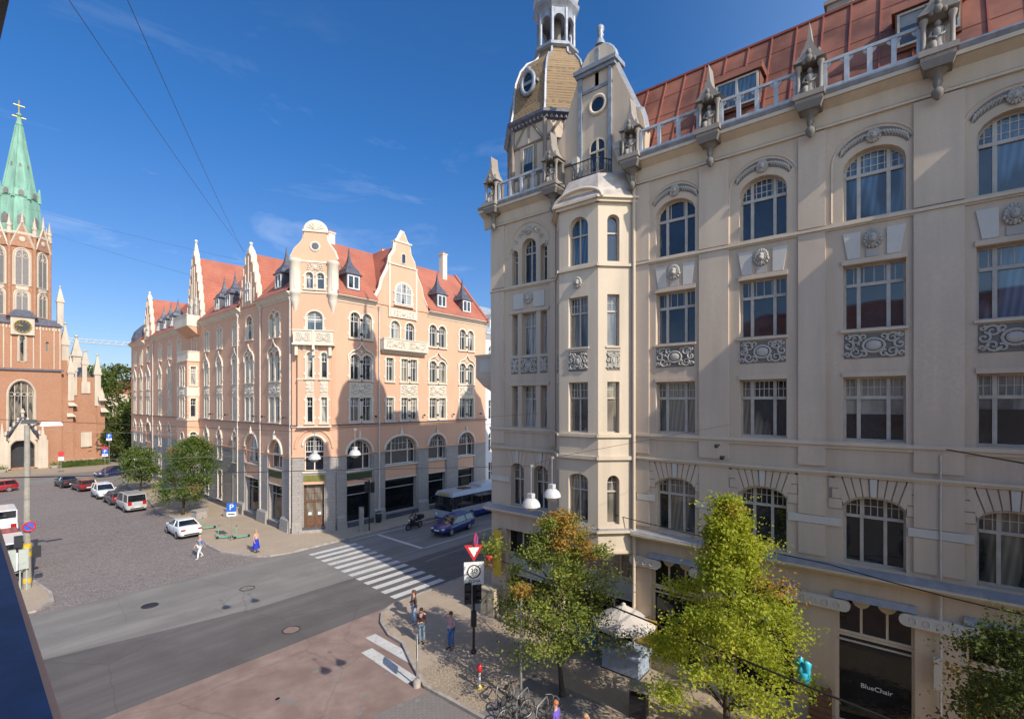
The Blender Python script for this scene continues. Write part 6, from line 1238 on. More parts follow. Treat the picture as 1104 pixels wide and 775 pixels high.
def car(kind, label, cat, loc, rz, pm, group='parked cars', name=None):
    K = KIND[kind]; T = Thing(name or {'saloon': 'parked_car', 'estate': 'estate_car', 'suv': 'parked_car', 'van': 'people_carrier', 'cargo': 'delivery_van'}[kind], label, cat, loc, rz, group, local=True)
    b = MB([pm, 'black']); ringloft(b, K['st'], 0); L0, L1 = K['st'][0][0], K['st'][-1][0]; W = max(s[3] for s in K['st']); zb_, zt_ = K['gh'][4:]; xr0, xr1, xf1, xf0 = K['gh'][:4]; tw_ = K['tr']; bw = W * .9
    b.frus(xr1 - .02, xf1 + .02, -tw_, tw_, zt_ - .035, xr1 + .06, xf1 - .1, -tw_ * .9, tw_ * .9, zt_ + .03)        # roof skin
    for sg in (-1, 1):
        for (xa, xb) in ((xr0, xr1), (xf0, xf1)): b.tube([(xa, sg * bw * .985, zb_ - .03), (xb, sg * tw_, zt_ - .02)], .045, 4)
        xm = (xr1 + xf1) / 2; b.tube([(xm - .1, sg * bw * 1.0, zb_ - .03), (xm, sg * tw_ * 1.02, zt_ - .03)], .035, 4); b.tube([(xr1, sg * tw_, zt_ - .01), (xf1, sg * tw_, zt_ - .01)], .035, 4)
        if K.get('blind'): b.add([(xr0 + .02, sg * (bw + .03), zb_ - .05), (.6, sg * (bw + .03), zb_ - .05), (.5, sg * (tw_ + .03), zt_), (xr1 + .02, sg * (tw_ + .03), zt_)], [(0, 1, 2, 3)])
        b.box(-.75, -.74, sg * W * .997, sg * W * 1.004, .35, zb_ - .05, 1); b.box(.42, .43, sg * W * .997, sg * W * 1.004, .35, zb_ - .05, 1)
        b.tube([(xf0 - .35, sg * W * .95, zb_ + .0), (xf0 - .4, sg * (W + .13), zb_ + .06)], [.03, .07], 6)
    for x in (L0 + .02, L1 - .02): b.box(x - .03, x + .03, -W * .62, W * .62, .4, .5, 1)
    b.box(L1 - .12, L1 + .005, -.4, .4, .5, .62, 1); body = T.part(b, 'body')
    g = MB(['carglass']); g.frus(xr0, xf0, -bw, bw, zb_ - .06, xr1, xf1, -tw_, tw_, zt_ - .03); T.part(g, 'windows')
    if K.get('blind'): g = MB([pm]); g.box(xr0 - .03, xr0 + .1, -tw_, tw_, zb_ - .1, zt_ - .65); T.part(g, 'rear_doors')
    for sx_ in (-1, 1):
        for sg in (-1, 1):
            x = sx_ * K['wb']; r = .33 if kind != 'cargo' else .36; wr = MB(['rubber', 'black'], Matrix.Translation((x, sg * (W - .1), r)) @ Matrix.Rotation(math.pi / 2, 4, 'X')); wr.lathe([(r * .7, -.11), (r, -.1), (r, .1), (r * .7, .11)], 16); wr.lathe([(r * 1.14, -.02), (r * 1.14, .02)], 16, (0, .03), 0, True, 1); o = T.part(wr, 'wheel')
            rm = MB(['chrome'], Matrix.Translation((x, sg * (W + .005), r)) @ Matrix.Rotation(math.pi / 2, 4, 'X')); rm.lathe([(r * .68, -.02), (r * .5, .0), (.06, .02)], 12); T.part(rm, 'rim', o)
    for sg in (-1, 1):
        h = MB(['lampw']); h.ball((L1 - .16, sg * W * .66, .68 if kind != 'cargo' else .95), (.16, .17, .08), 8); T.part(h, 'headlight')
        h = MB(['lampr']); zz = {'saloon': .84, 'estate': .82, 'suv': .95, 'van': 1.0, 'cargo': 1.0}[kind]; hh = .07 if kind == 'saloon' else .2; h.box(L0 - .015, L0 + .1, sg * W * .5, sg * W * .86, zz - hh, zz + hh); T.part(h, 'taillight')
    for x in (L0 - .012, L1 + .008): p = MB(['plate']); p.box(x - .01, x + .01, -.26, .26, .53, .64); T.part(p, 'number_plate')
    return T
car('saloon', 'white saloon car parked at the kerb with its red tail lights towards us', 'car', (15.3, 50.4, 0), R(88), paintm('car_white', (.72, .72, .70)))
car('van', 'silver grey people carrier parked behind a dark car, seen from the rear', 'car', (15.2, 66.7, 0), R(90), paintm('car_silver', (.42, .40, .38)))
car('estate', 'dark grey car parked between the silver people carrier and the white car', 'car', (15.1, 72.2, 0), R(90), paintm('car_grey', (.06, .06, .065)))
car('suv', 'white off-road car parked farther up the kerb facing us', 'car', (15.0, 77.6, 0), R(-90), paintm('car_white', (.72, .72, .70)))
car('estate', 'dark maroon car parked beyond the white off-road car', 'car', (14.5, 86, 0), R(95), paintm('car_maroon', (.14, .02, .025)))
car('saloon', 'black car farthest along the parked row', 'car', (13.6, 91.5, 0), R(95), paintm('car_black', (.02, .02, .022)))
car('estate', 'dark blue car standing in the road by the trees beside the church', 'car', (20.2, 99, 0), R(200), paintm('car_navy', (.01, .02, .10)), None)
car('estate', 'red car passing in front of the church portal', 'car', (6.6, 92.5, 0), R(187), paintm('car_red', (.30, .015, .02)), None)
car('estate', 'blue estate car waiting at the stop line in the shaded street', 'car', (31.2, 32.5, 0), R(188), paintm('car_blue', (.006, .02, .17)), None)
car('estate', 'red car half hidden behind the corner of the beige building', 'car', (39.5, 31.6, 0), R(182), paintm('car_red', (.30, .015, .02)), None)
car('cargo', 'white delivery van beside the concrete utility pole', 'van', (4.1, 49.2, 0), R(88), paintm('van_white', (.70, .69, .66)), 'vans on the left side')
car('suv', 'red car parked between two white vans on the left', 'car', (4.6, 56.0, 0), R(90), paintm('car_red', (.30, .015, .02)), None)
car('cargo', 'white high-roofed van farthest back on the left side', 'van', (5.0, 63.5, 0), R(88), paintm('van_white', (.70, .69, .66)), 'vans on the left side')
# city bus
BU = Thing('city_bus', 'white city bus with dark windows and blue skirt in the shaded street', 'bus', (38.9, 35.7, 0), math.pi, local=True)
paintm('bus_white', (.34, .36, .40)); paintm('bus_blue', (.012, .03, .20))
b = MB(['bus_white', 'bus_blue', 'black'])
b.box(-6, 5.9, -1.25, 1.25, .75, 1.35, 0); b.box(-6, 5.85, -1.245, 1.245, .28, .748, 1); b.frus(-6, 5.9, -1.25, 1.25, 2.55, -5.9, 5.7, -1.1, 1.1, 2.95, 0); b.frus(-5.0, 1.5, -.9, .9, 2.95, -4.9, 1.4, -.8, .8, 3.2, 0); b.box(2.5, 3.6, -.5, .5, 2.95, 3.02, 2); b.box(-6, 5.8, -1.2, 1.2, 1.35, 2.56, 2)
b.box(5.9, 6.0, -1.2, 1.2, .35, 1.15, 0); b.box(5.95, 6.02, -1.1, 1.1, .3, .45, 1); BU.part(b, 'body')
g = MB(['carglass']); 
for sg in (-1, 1): g.box(-5.9, 5.6, sg * 1.2, sg * 1.247, 1.36, 2.54)
g.frus(5.8, 5.98, -1.2, 1.2, 1.16, 5.78, 5.86, -1.15, 1.15, 2.55); BU.part(g, 'windows')
p = MB(['black']); 
for x in (-4.3, -2.8, -1.3, .2, 1.7, 3.2, 4.6):
    for sg in (-1, 1): p.box(x - .05, x + .05, sg * 1.245, sg * 1.256, 1.36, 2.54)
BU.part(p, 'window_posts')
for x in (-3.6, 3.3):
    for sg in (-1, 1):
        w = MB(['rubber', 'black'], Matrix.Translation((x, sg * 1.16, .48)) @ Matrix.Rotation(math.pi / 2, 4, 'X')); w.lathe([(.3, -.13), (.48, -.11), (.48, .1), (.3, .11)], 18); w.lathe([(.58, -.0), (.58, .02)], 18, (0, .08), 0, True, 1); o = BU.part(w, 'wheel'); rm = MB(['galv'], Matrix.Translation((x, sg * 1.28, .48)) @ Matrix.Rotation(math.pi / 2, 4, 'X')); rm.lathe([(.28, -.02), (.1, .02)], 12); BU.part(rm, 'rim', o)
for sg in (-1, 1):
    h = MB(['lampw']); h.ball((6.0, sg * .95, .72), (.06, .2, .13), 8); BU.part(h, 'headlight'); m = MB(['black']); m.tube([(5.9, sg * 1.2, 2.5), (6.25, sg * 1.4, 2.4), (6.25, sg * 1.42, 1.95)], [.03, .04, .1], 5); BU.part(m, 'mirror')
d = MB(['gold']); d.box(5.87, 5.9, -.8, .8, 2.58, 2.8); BU.part(d, 'destination_board')
# ================================================================ people
def skin_mesh(verts, edges, radii, root=0, sub=1):
    me = bpy.data.meshes.new('s'); me.from_pydata(verts, edges, []); o = bpy.data.objects.new('s', me); C.objects.link(o)
    o.modifiers.new('k', 'SKIN'); o.modifiers['k'].use_smooth_shade = True
    for i, r in enumerate(radii):
        d = me.skin_vertices[0].data[i]; d.radius = (r, r) if not isinstance(r, tuple) else r; d.use_root = (i == root)
    if sub: o.modifiers.new('u', 'SUBSURF').levels = sub
    dg = bpy.context.evaluated_depsgraph_get(); dg.update(); e = o.evaluated_get(dg); m2 = e.to_mesh()
    r = ([tuple(v.co) for v in m2.vertices], [list(p.vertices) for p in m2.polygons]); e.to_mesh_clear(); bpy.data.objects.remove(o); bpy.data.meshes.remove(me); return r
def person(label, loc, rz, shirt, legs, hair, hl='short', pose=None, skirt=None, bag=None, seated=False, s=1.0, group=None, shoes=(.05, .05, .05), sleeves='long', skin=(.52, .30, .21)):
    """figure facing +Y; pose overrides joint positions"""
    J = dict(pel=(0, 0, .95), spn=(0, .01, 1.12), chs=(0, .0, 1.34), nck=(0, .01, 1.47), hd0=(0, .03, 1.56), hd1=(0, .03, 1.66), hd2=(0, .02, 1.73),
             shL=(-.18, 0, 1.40), elL=(-.23, -.02, 1.13), wrL=(-.24, .08, .90), haL=(-.24, .11, .82), shR=(.18, 0, 1.40), elR=(.23, -.02, 1.13), wrR=(.24, .08, .90), haR=(.24, .11, .82),
             hiL=(-.09, 0, .90), knL=(-.10, .03, .50), anL=(-.10, -.02, .09), toL=(-.11, .15, .035), hiR=(.09, 0, .90), knR=(.10, .03, .50), anR=(.10, -.02, .09), toR=(.11, .15, .035))
    J.update(pose or {}); J = {k: Vector(v) * s for k, v in J.items()}
    rad = dict(pel=.125, spn=.115, chs=.14, nck=.055, hd0=.078, hd1=.092, hd2=.07, sh=.06, el=.042, wr=.028, ha=.03, hi=.085, kn=.055, an=.038, to=.036)
    R_ = lambda k: (rad.get(k) or rad[k[:2]]) * s
    def build(keys, edges, mul=1.0, over=None):
        over = over or {}; ix = {k: i for i, k in enumerate(keys)}
        return skin_mesh([tuple(J[k]) for k in keys], [(ix[a], ix[b]) for a, b in edges], [R_(k) * over.get(k, over.get(k[:2], mul)) for k in keys])
    mk = lambda n, c, r=.8: (col(n, c, r, var=.12), n)[1]
    ak = lambda S_: [('chs', 'sh' + S_), ('sh' + S_, 'el' + S_), ('el' + S_, 'wr' + S_), ('wr' + S_, 'ha' + S_)]
    lk = lambda S_: [('pel', 'hi' + S_), ('hi' + S_, 'kn' + S_), ('kn' + S_, 'an' + S_), ('an' + S_, 'to' + S_)]
    keys = ['pel', 'spn', 'chs', 'nck', 'hd0', 'hd1', 'hd2'] + [a + b for b in 'LR' for a in ('sh', 'el', 'wr', 'ha', 'hi', 'kn', 'an', 'to')]
    b = MB(['skin']); v, f = build(keys, [('pel', 'spn'), ('spn', 'chs'), ('chs', 'nck'), ('nck', 'hd0'), ('hd0', 'hd1'), ('hd1', 'hd2')] + ak('L') + ak('R') + lk('L') + lk('R')); b.add(v, f, True)
    fd = Vector((0, 1, 0)); h1 = J['hd1']; b.ball(h1 + Vector((0, .095, -.02)) * s, (.014 * s, .02 * s, .025 * s), 6)
    for sg in (-1, 1): b.ball(h1 + Vector((sg * .09, 0, -.02)) * s, (.012 * s, .02 * s, .03 * s), 6)
    for S_, sg in (('L', -1), ('R', 1)):
        ha, wr = J['ha' + S_], J['wr' + S_]; d = (ha - wr).normalized(); x = d.cross(Vector((0, 1, 0.2))).normalized()
        for i in range(4): p = ha + x * (.022 * (i - 1.5)) * s; b.tube([p, p + d * (.045 + .008 * (i in (1, 2))) * s, p + (d * .075 + Vector((0, .012, 0))) * s], [.009 * s, .009 * s, .007 * s], 5)
        b.tube([ha - d * .02 * s, ha + (Vector((0, .04, 0)) + d * .02) * s, ha + (Vector((0, .05, 0)) + d * .045) * s], [.011 * s, .01 * s, .007 * s], 5)
    root = b.build('person'); root.location = loc; root.rotation_euler = (0, 0, rz); tag(root, label, 'person', group)
    def part(mb, n): return mb.build(n, root)
    for sg in (-1, 1): e = MB(['black']); e.ball(h1 + Vector((sg * .034, .083, .012)) * s, .011 * s, 6); part(e, 'eye')
    e = MB(['signr']); e.ball(h1 + Vector((0, .083, -.055)) * s, (.022 * s, .01 * s, .006 * s), 6); part(e, 'mouth')
    sk = ['spn', 'pel', 'chs', 'nck'] + [a + q for q in 'LR' for a in (('sh', 'el', 'wr') if sleeves == 'long' else ('sh', 'el'))]
    ed = [('pel', 'spn'), ('spn', 'chs'), ('chs', 'nck')] + [e for q in 'LR' for e in ak(q)[:3 if sleeves == 'long' else 2]]
    c = MB([mk('cloth_%d_%d_%d' % tuple(int(100 * x) for x in shirt), shirt)]); v, f = build(sk, ed, 1.16, dict(nck=1.15, wr=1.35, el=1.3)); c.add(v, f, True); part(c, 'top')
    if skirt:
        c = MB([mk('skirt_%d_%d_%d' % tuple(int(100 * x) for x in skirt), skirt)]); n = 20
        for i in range(0, 1): pass
        pr = [(.145, 1.05), (.19, .9), (.23, .6), (.29, .32)]; P = []
        for r, z in pr:
            for j in range(n): a = 2 * math.pi * j / n; rr_ = r * (1 + .06 * math.sin(5 * a) * (1.1 - z)); P.append((rr_ * math.cos(a) * s, rr_ * .85 * math.sin(a) * s, z * s))
        c.add(P, [(i * n + j, i * n + (j + 1) % n, (i + 1) * n + (j + 1) % n, (i + 1) * n + j) for i in range(3) for j in range(n)], True); part(c, 'skirt')
    else:
        c = MB([mk('legs_%d_%d_%d' % tuple(int(100 * x) for x in legs), legs)]); kk = ['pel'] + [a + q for q in 'LR' for a in ('hi', 'kn', 'an')]; v, f = build(kk, [e for q in 'LR' for e in lk(q)[:3]], 1.14, dict(an=1.75, kn=1.32, pel=1.08)); c.add(v, f, True); part(c, 'trousers')
    for q in 'LR':
        c = MB([mk('shoe_%d' % int(100 * shoes[0]), shoes)]); a, t = J['an' + q], J['to' + q]; d = (t - a); d.z = 0; d = d.normalized() if d.length > .01 else fd
        c.tube([a - d * .05 * s - Vector((0, 0, .045 * s)), a + d * .05 * s - Vector((0, 0, .035 * s)), t + d * .05 * s], [.045 * s, .05 * s, .036 * s], 8); part(c, 'shoe')
    c = MB([mk('hair_%d_%d' % (int(100 * hair[0]), int(100 * hair[2])), hair)]); c.ball(h1 + Vector((0, -.018, .03)) * s, (.1 * s, .105 * s, .09 * s), 10)
    if hl == 'long': c.tube([h1 + Vector((0, -.06, .05)) * s, h1 + Vector((0, -.1, -.08)) * s, h1 + Vector((0, -.11, -.26)) * s], [.08 * s, .085 * s, .04 * s], 8)
    if hl == 'bun': c.ball(h1 + Vector((0, -.1, .1)) * s, .05 * s, 8)
    part(c, 'hair')
    if bag: c = MB([mk('bag_%d' % int(100 * bag[0]), bag)]); p = J['chs']; c.frus(p.x - .14, p.x + .14, p.y - .32, p.y - .13, p.z - .36, p.x - .12, p.x + .12, p.y - .27, p.y - .13, p.z + .1); c.tube([p + Vector((-.1, -.14, .05)), p + Vector((-.1, .04, .12)), p + Vector((-.1, .15, 0)), p + Vector((-.1, .0, -.28))], .02, 5); c.tube([p + Vector((.1, -.14, .05)), p + Vector((.1, .04, .12)), p + Vector((.1, .15, 0)), p + Vector((.1, .0, -.28))], .02, 5); part(c, 'backpack')
    return root
PVG = 'pedestrians at the junction'
person('woman in a dark jacket and pale blue wide jeans standing nearest the road crossing', (16.75, 20.4, .12), R(75), (.05, .035, .04), (.30, .42, .60), (.10, .045, .025), 'long', dict(wrR=(.16, .2, 1.05), haR=(.13, .27, 1.06), elR=(.23, 0, 1.12)), group=PVG, shoes=(.3, .3, .3))
person('man in a dark hoodie with a backpack, head bent over his phone', (15.65, 18.45, .12), R(120), (.055, .025, .03), (.20, .26, .33), (.05, .03, .02), 'short', dict(hd0=(0, .07, 1.55), hd1=(0, .11, 1.63), hd2=(0, .12, 1.70), elL=(-.22, .02, 1.14), wrL=(-.1, .24, 1.1), haL=(-.07, .31, 1.12), elR=(.22, .02, 1.14), wrR=(.1, .24, 1.08), haR=(.07, .31, 1.1)), bag=(.03, .03, .035), group=PVG)
person('person in a lilac sweater and blue jeans with one hand raised to the head', (16.15, 16.95, .12), R(100), (.40, .26, .32), (.05, .14, .36), (.13, .07, .035), 'short', dict(elR=(.36, .05, 1.42), wrR=(.22, .08, 1.58), haR=(.15, .07, 1.62), elL=(-.22, .06, 1.15), wrL=(-.14, .26, 1.15), haL=(-.1, .33, 1.18)), group=PVG)
person('woman in a long cobalt blue skirt at the far kerb', (16.9, 39.5, .12), R(200), (.55, .36, .28), (.1, .1, .1), (.40, .26, .14), 'bun', None, (.01, .03, .42), group=PVG, sleeves='short')
person('man in a blue shirt and white trousers striding across the cobbles', (13.75, 41.7, 0), R(120), (.11, .19, .36), (.70, .68, .64), (.45, .36, .28), 'short', dict(knL=(-.09, .26, .5), anL=(-.1, .34, .1), toL=(-.1, .5, .06), knR=(.09, -.06, .5), anR=(.1, -.36, .14), toR=(.1, -.22, .05), wrL=(-.25, -.16, .92), haL=(-.25, -.2, .84), wrR=(.25, .22, .94), haR=(.25, .28, .88)), group=PVG, sleeves='short', shoes=(.5, .5, .5))
person('person in a green top among the bicycles by the wall', (19.75, 15.9, .12), R(60), (.10, .20, .06), (.10, .16, .26), (.35, .14, .06), 'short', None, group=PVG, sleeves='short')
person('red-haired person in a purple top at the bicycle stands', (13.55, 9.2, .12), R(10), (.14, .09, .42), (.05, .06, .12), (.42, .15, .06), 'short', dict(wrR=(.2, .25, 1.0), haR=(.2, .32, 1.0), wrL=(-.2, .25, 1.0), haL=(-.2, .32, 1.0)), group=PVG, sleeves='short')
person('fair-haired person in a navy top at the bottom edge of the picture', (13.55, 8.05, .12), R(-20), (.04, .05, .12), (.05, .05, .06), (.50, .28, .14), 'long', None, group=PVG)
# ================================================================ motorbike and rider
MO = Thing('motorcycle', 'black motorcycle stopped at the white line with a rider in black', 'motorcycle', (29.5, 35.9, 0), R(184), local=True)
for x in (-.72, .72): w = MB(['rubber'], Matrix.Translation((x, 0, .32)) @ Matrix.Rotation(math.pi / 2, 4, 'X')); w.tube([(.26 * math.cos(a), .26 * math.sin(a), 0) for a in [2 * math.pi * i / 18 for i in range(18)]], .065, 6, closed=True); o = MO.part(w, 'wheel'); w = MB(['galv'], Matrix.Translation((x, 0, .32)) @ Matrix.Rotation(math.pi / 2, 4, 'X')); w.lathe([(.2, -.02), (.2, .02)], 12); MO.part(w, 'rim', o)
b = MB(['black', 'iron']); b.tube([(.72, .08, .32), (.5, .08, .85), (.42, .05, 1.0)], .035, 6, 1); b.tube([(.72, -.08, .32), (.5, -.08, .85), (.42, -.05, 1.0)], .035, 6, 1); b.tube([(-.72, .1, .32), (-.1, .1, .45)], .04, 6, 1); b.tube([(-.72, -.1, .32), (-.1, -.1, .45)], .04, 6, 1); b.box(-.25, .35, -.16, .16, .28, .62, 1); b.ball((.2, 0, .82), (.32, .17, .16), 10, 0); b.tube([(.45, 0, 1.0), (.2, 0, .85), (-.3, 0, .72), (-.85, 0, .82)], .06, 6, 0); MO.part(b, 'frame')
b = MB(['black']); b.frus(-.85, .0, -.13, .13, .74, -.8, -.05, -.15, .15, .85); MO.part(b, 'seat'); b = MB(['iron']); b.tube([(.4, -.38, 1.05), (.45, 0, 1.02), (.4, .38, 1.05)], .02, 5); MO.part(b, 'handlebar'); b = MB(['lampw']); b.ball((.62, 0, .9), .1, 8); MO.part(b, 'headlight'); b = MB(['black']); b.box(-1.05, -.6, -.25, .25, .86, 1.2); MO.part(b, 'top_case')
rd = person('motorcycle rider in black clothing and helmet', (29.65, 35.91, 0), R(94), (.02, .02, .022), (.02, .02, .025), (.02, .02, .02), 'short', dict(pel=(0, 0, .93), spn=(0, .06, 1.1), chs=(0, .1, 1.32), nck=(0, .13, 1.45), hd0=(0, .17, 1.53), hd1=(0, .19, 1.62), hd2=(0, .19, 1.7), shL=(-.18, .1, 1.38), shR=(.18, .1, 1.38), elL=(-.3, .25, 1.18), elR=(.3, .25, 1.18), wrL=(-.34, .5, 1.08), wrR=(.34, .5, 1.08), haL=(-.34, .57, 1.07), haR=(.34, .57, 1.07), hiL=(-.12, .02, .9), hiR=(.12, .02, .9), knL=(-.25, .42, .72), knR=(.27, .38, .6), anL=(-.24, .3, .33), anR=(.33, .2, .09), toL=(-.24, .48, .3), toR=(.35, .36, .035)))
hm = MB(['black', 'carglass']); hm.ball((0, .18, 1.63), (.13, .145, .14), 12, 0); hm.ball((0, .24, 1.63), (.11, .1, .05), 8, 1); hm.build('helmet', rd)
# ================================================================ street furniture
def text_mesh(body, size, ext=.004):
    cu = bpy.data.curves.new('t', 'FONT'); cu.body = body; cu.size = size; cu.extrude = ext; cu.align_x = 'CENTER'; cu.align_y = 'CENTER'; o = bpy.data.objects.new('t', cu); C.objects.link(o)
    dg = bpy.context.evaluated_depsgraph_get(); dg.update(); me = o.evaluated_get(dg).to_mesh(); r = ([tuple(v.co) for v in me.vertices], [list(p.vertices) for p in me.polygons]); o.evaluated_get(dg).to_mesh_clear(); bpy.data.objects.remove(o); return r
def lettering(b, body, size, u, d, z, mi=0):
    v, f = text_mesh(body, size); b.add([(u + x, d - zz, z + y) for x, y, zz in v], f, False, mi)
def faceto(x, y, ang=None):
    """local frame whose front (-y) looks towards the junction"""
    return Matrix.Translation((0, 0, 0))
UP = lambda T: T
# shop name on the big window of the third shop
sn = FR.mb(['signw']); lettering(sn, 'BlueChair', .22, 17.35, .30, 1.95); bpart(sn, 'shop_lettering')
# --- traffic light post with signs, at the corner of the near pavement
TP = Thing('sign_post', 'black traffic light post carrying a give-way triangle and a white 30 zone sign', 'traffic light', (16.55, 15.85, .12), R(50 - 90) , local=True)
b = MB(['iron']); b.tube([(0, 0, 0), (0, 0, 3.4)], .06, 8); b.lathe([(.14, 0), (.14, .1), (.08, .16)], 10); TP.part(b, 'pole'); b = MB(['galv']); b.tube([(0, .02, 3.4), (0, .02, 5.15)], .045, 8); TP.part(b, 'sign_pole')
def headbox(T, x, y, z, nm='signal_head', parent=None, lit=None):
    b = MB(['black']); b.box(x - .16, x + .16, y - .14, y + .14, z, z + .95); [b.tube([(x, y - .14, z + .17 + .31 * i), (x, y - .32, z + .19 + .31 * i)], [.12, .11], 10) for i in range(3)]; o = T.part(b, nm, parent)
    for i, m in enumerate(('dkgreen', 'olive', 'lampr')): l = MB([m]); l.prism([(x + .1 * math.cos(a), z + .17 + .31 * i + .1 * math.sin(a)) for a in [2 * math.pi * k / 12 for k in range(12)]], y - .16, y - .14); T.part(l, 'lens', o)
headbox(TP, -.28, -.05, 2.35); headbox(TP, .2, .1, 2.3); b = MB(['black']); b.box(-.12, .12, -.12, .12, 1.25, 1.95); TP.part(b, 'push_button_box')
b = MB(['signr', 'signw']); t = lambda r, z: [(r * math.cos(math.pi / 2 + math.pi + 2 * math.pi * k / 3), z + r * math.sin(math.pi / 2 + math.pi + 2 * math.pi * k / 3)) for k in range(3)]
b.prism(t(.52, 4.78), -.08, -.05, 0); b.prism(t(.30, 4.78), -.086, -.079, 1); TP.part(b, 'give_way_sign')
b = MB(['signw', 'black', 'greyframe']); b.box(-.46, .46, -.085, -.05, 3.2, 4.25, 0); b.tube([(.29 * math.cos(a), -.09, 3.82 + .29 * math.sin(a)) for a in [2 * math.pi * k / 24 for k in range(24)]], .028, 5, 1, True); lettering(b, '30', .34, 0, -.088, 3.82, 1)
for k in (-.05, 0, .05): b.tube([(-.19 + k, -.096, 3.6 - k), (.21 + k, -.096, 4.02 - k)], .008, 4, 1)
lettering(b, 'ZONA', .2, .02, -.088, 3.36, 1); TP.part(b, 'zone_sign')
b = MB(['signb', 'signr']); b.T = Matrix.Translation((.12, .1, 5.2)) @ Matrix.Rotation(R(70), 4, 'Z'); b.prism([(.3 * math.cos(a), .3 * math.sin(a)) for a in [2 * math.pi * k / 20 for k in range(20)]], 0, .02, 0); b.tube([(.3 * math.cos(a), .01, .3 * math.sin(a)) for a in [2 * math.pi * k / 20 for k in range(20)]], .04, 4, 1, True); TP.part(b, 'round_sign')
# second signal on the far corner of the shaded street
T2_ = Thing('traffic_light', 'dark traffic light with a side arm by the brown corner door', 'traffic light', (26.3, 38.3, .12), R(-20), local=True); b = MB(['iron']); b.tube([(0, 0, 0), (0, 0, 4.6)], .06, 8); b.tube([(0, 0, 4.6), (-1.2, 0, 4.75)], .04, 6); T2_.part(b, 'pole'); headbox(T2_, -.25, -.05, 3.5); headbox(T2_, .3, .05, 3.4); b = MB(['galv']); b.box(-.9, -.55, -.3, .1, 0, 2.2); T2_.part(b, 'control_cabinet')
# keep-right style post seen edge on, with its concrete foot
K_ = Thing('traffic_sign', 'road sign seen edge-on on a short post with concrete foot by the crossing bars', 'road sign', (13.25, 15.95, 0), R(-41), local=True); b = MB(['galv']); b.tube([(0, 0, 0), (0, 0, 2.1)], .035, 8); K_.part(b, 'post'); b = MB(['greyframe', 'signw']); b.box(-.035, -.02, -.3, .3, 1.2, 2.05, 0); b.box(.02, .035, -.3, .3, 1.2, 2.05, 1); K_.part(b, 'sign_plate'); b = MB(['kerb']); b.lathe([(.17, 0), (.16, .24), (.1, .3), (.02, .31)], 14); K_.part(b, 'foot')
# red-topped marker post
B_ = Thing('marker_post', 'short post with a bright red top standing in the yellow setts', 'post', (14.65, 13.7, .12), 0, local=True); b = MB(['signw']); b.tube([(0, 0, 0), (0, 0, .7)], .045, 8); B_.part(b, 'post'); b = MB(['signr']); b.lathe([(.05, .66), (.11, .7), (.115, .92), (.07, .99), (.02, 1.0)], 10); B_.part(b, 'cap'); b = MB(['yellow']); b.lathe([(.12, 0), (.1, .08), (.05, .1)], 10); B_.part(b, 'foot')
# lamp column on the near pavement
c_ = Thing('lamp_post', 'thin grey steel column between the bicycles and the russet-topped tree', 'post', (14.9, 11.75, .12), 0, local=True); b = MB(['galv']); b.tube([(0, 0, 0), (0, 0, 4.6)], [.055, .045], 8); c_.part(b, 'pole'); b = MB(['iron']); b.lathe([(.11, 0), (.1, .12), (.06, .2)], 10); c_.part(b, 'foot');
# parking signs
def psign(label, loc, rz, h=3.1, extra=None):
    P_ = Thing('parking_sign', label, 'road sign', loc, rz, 'blue parking signs', local=True); b = MB(['galv']); b.tube([(0, 0, 0), (0, 0, h)], .035, 8); P_.part(b, 'post')
    b = MB(['signb', 'signw']); b.box(-.36, .36, -.06, -.04, h - .75, h - .03, 0); lettering(b, 'P', .66, 0, -.064, h - .39, 1); P_.part(b, 'blue_plate'); b = MB(['signw', 'black']); b.box(-.36, .36, -.06, -.04, h - 1.12, h - .77, 0); b.box(-.25, .25, -.064, -.06, h - 1.0, h - .9, 1); P_.part(b, 'white_plate')
    if extra: b = MB([extra]); b.box(-.4, .4, -.06, -.04, h + .02, h + .35); P_.part(b, 'upper_plate')
psign('blue parking sign nearest the junction, above the green scooters', (17.0, 44.4, .12), R(-35), 3.2); psign('blue parking sign with a pale plate above it, between the two street trees', (17.3, 62.5, .12), R(-25), 3.0, 'tan'); psign('blue and white sign on a thin post at the far end of the parked cars', (19.0, 97.5, .12), R(-20), 4.3, 'signr'); psign('farthest blue parking sign, in front of the trees by the church', (20.6, 103, .12), R(-20), 6.4)
S5 = Thing('road_sign', 'small round sign with white plate on a post before the church hedge', 'road sign', (15.4, 108, 0), R(-10), local=True); b = MB(['galv']); b.tube([(0, 0, 0), (0, 0, 3.4)], .05, 6); S5.part(b, 'post'); b = MB(['signr', 'signw']); b.prism([(.42 * math.cos(a), 3.3 + .42 * math.sin(a)) for a in [2 * math.pi * k / 16 for k in range(16)]], -.1, -.06, 0); b.box(-.35, .35, -.1, -.06, 2.2, 2.75, 1); S5.part(b, 'plates')
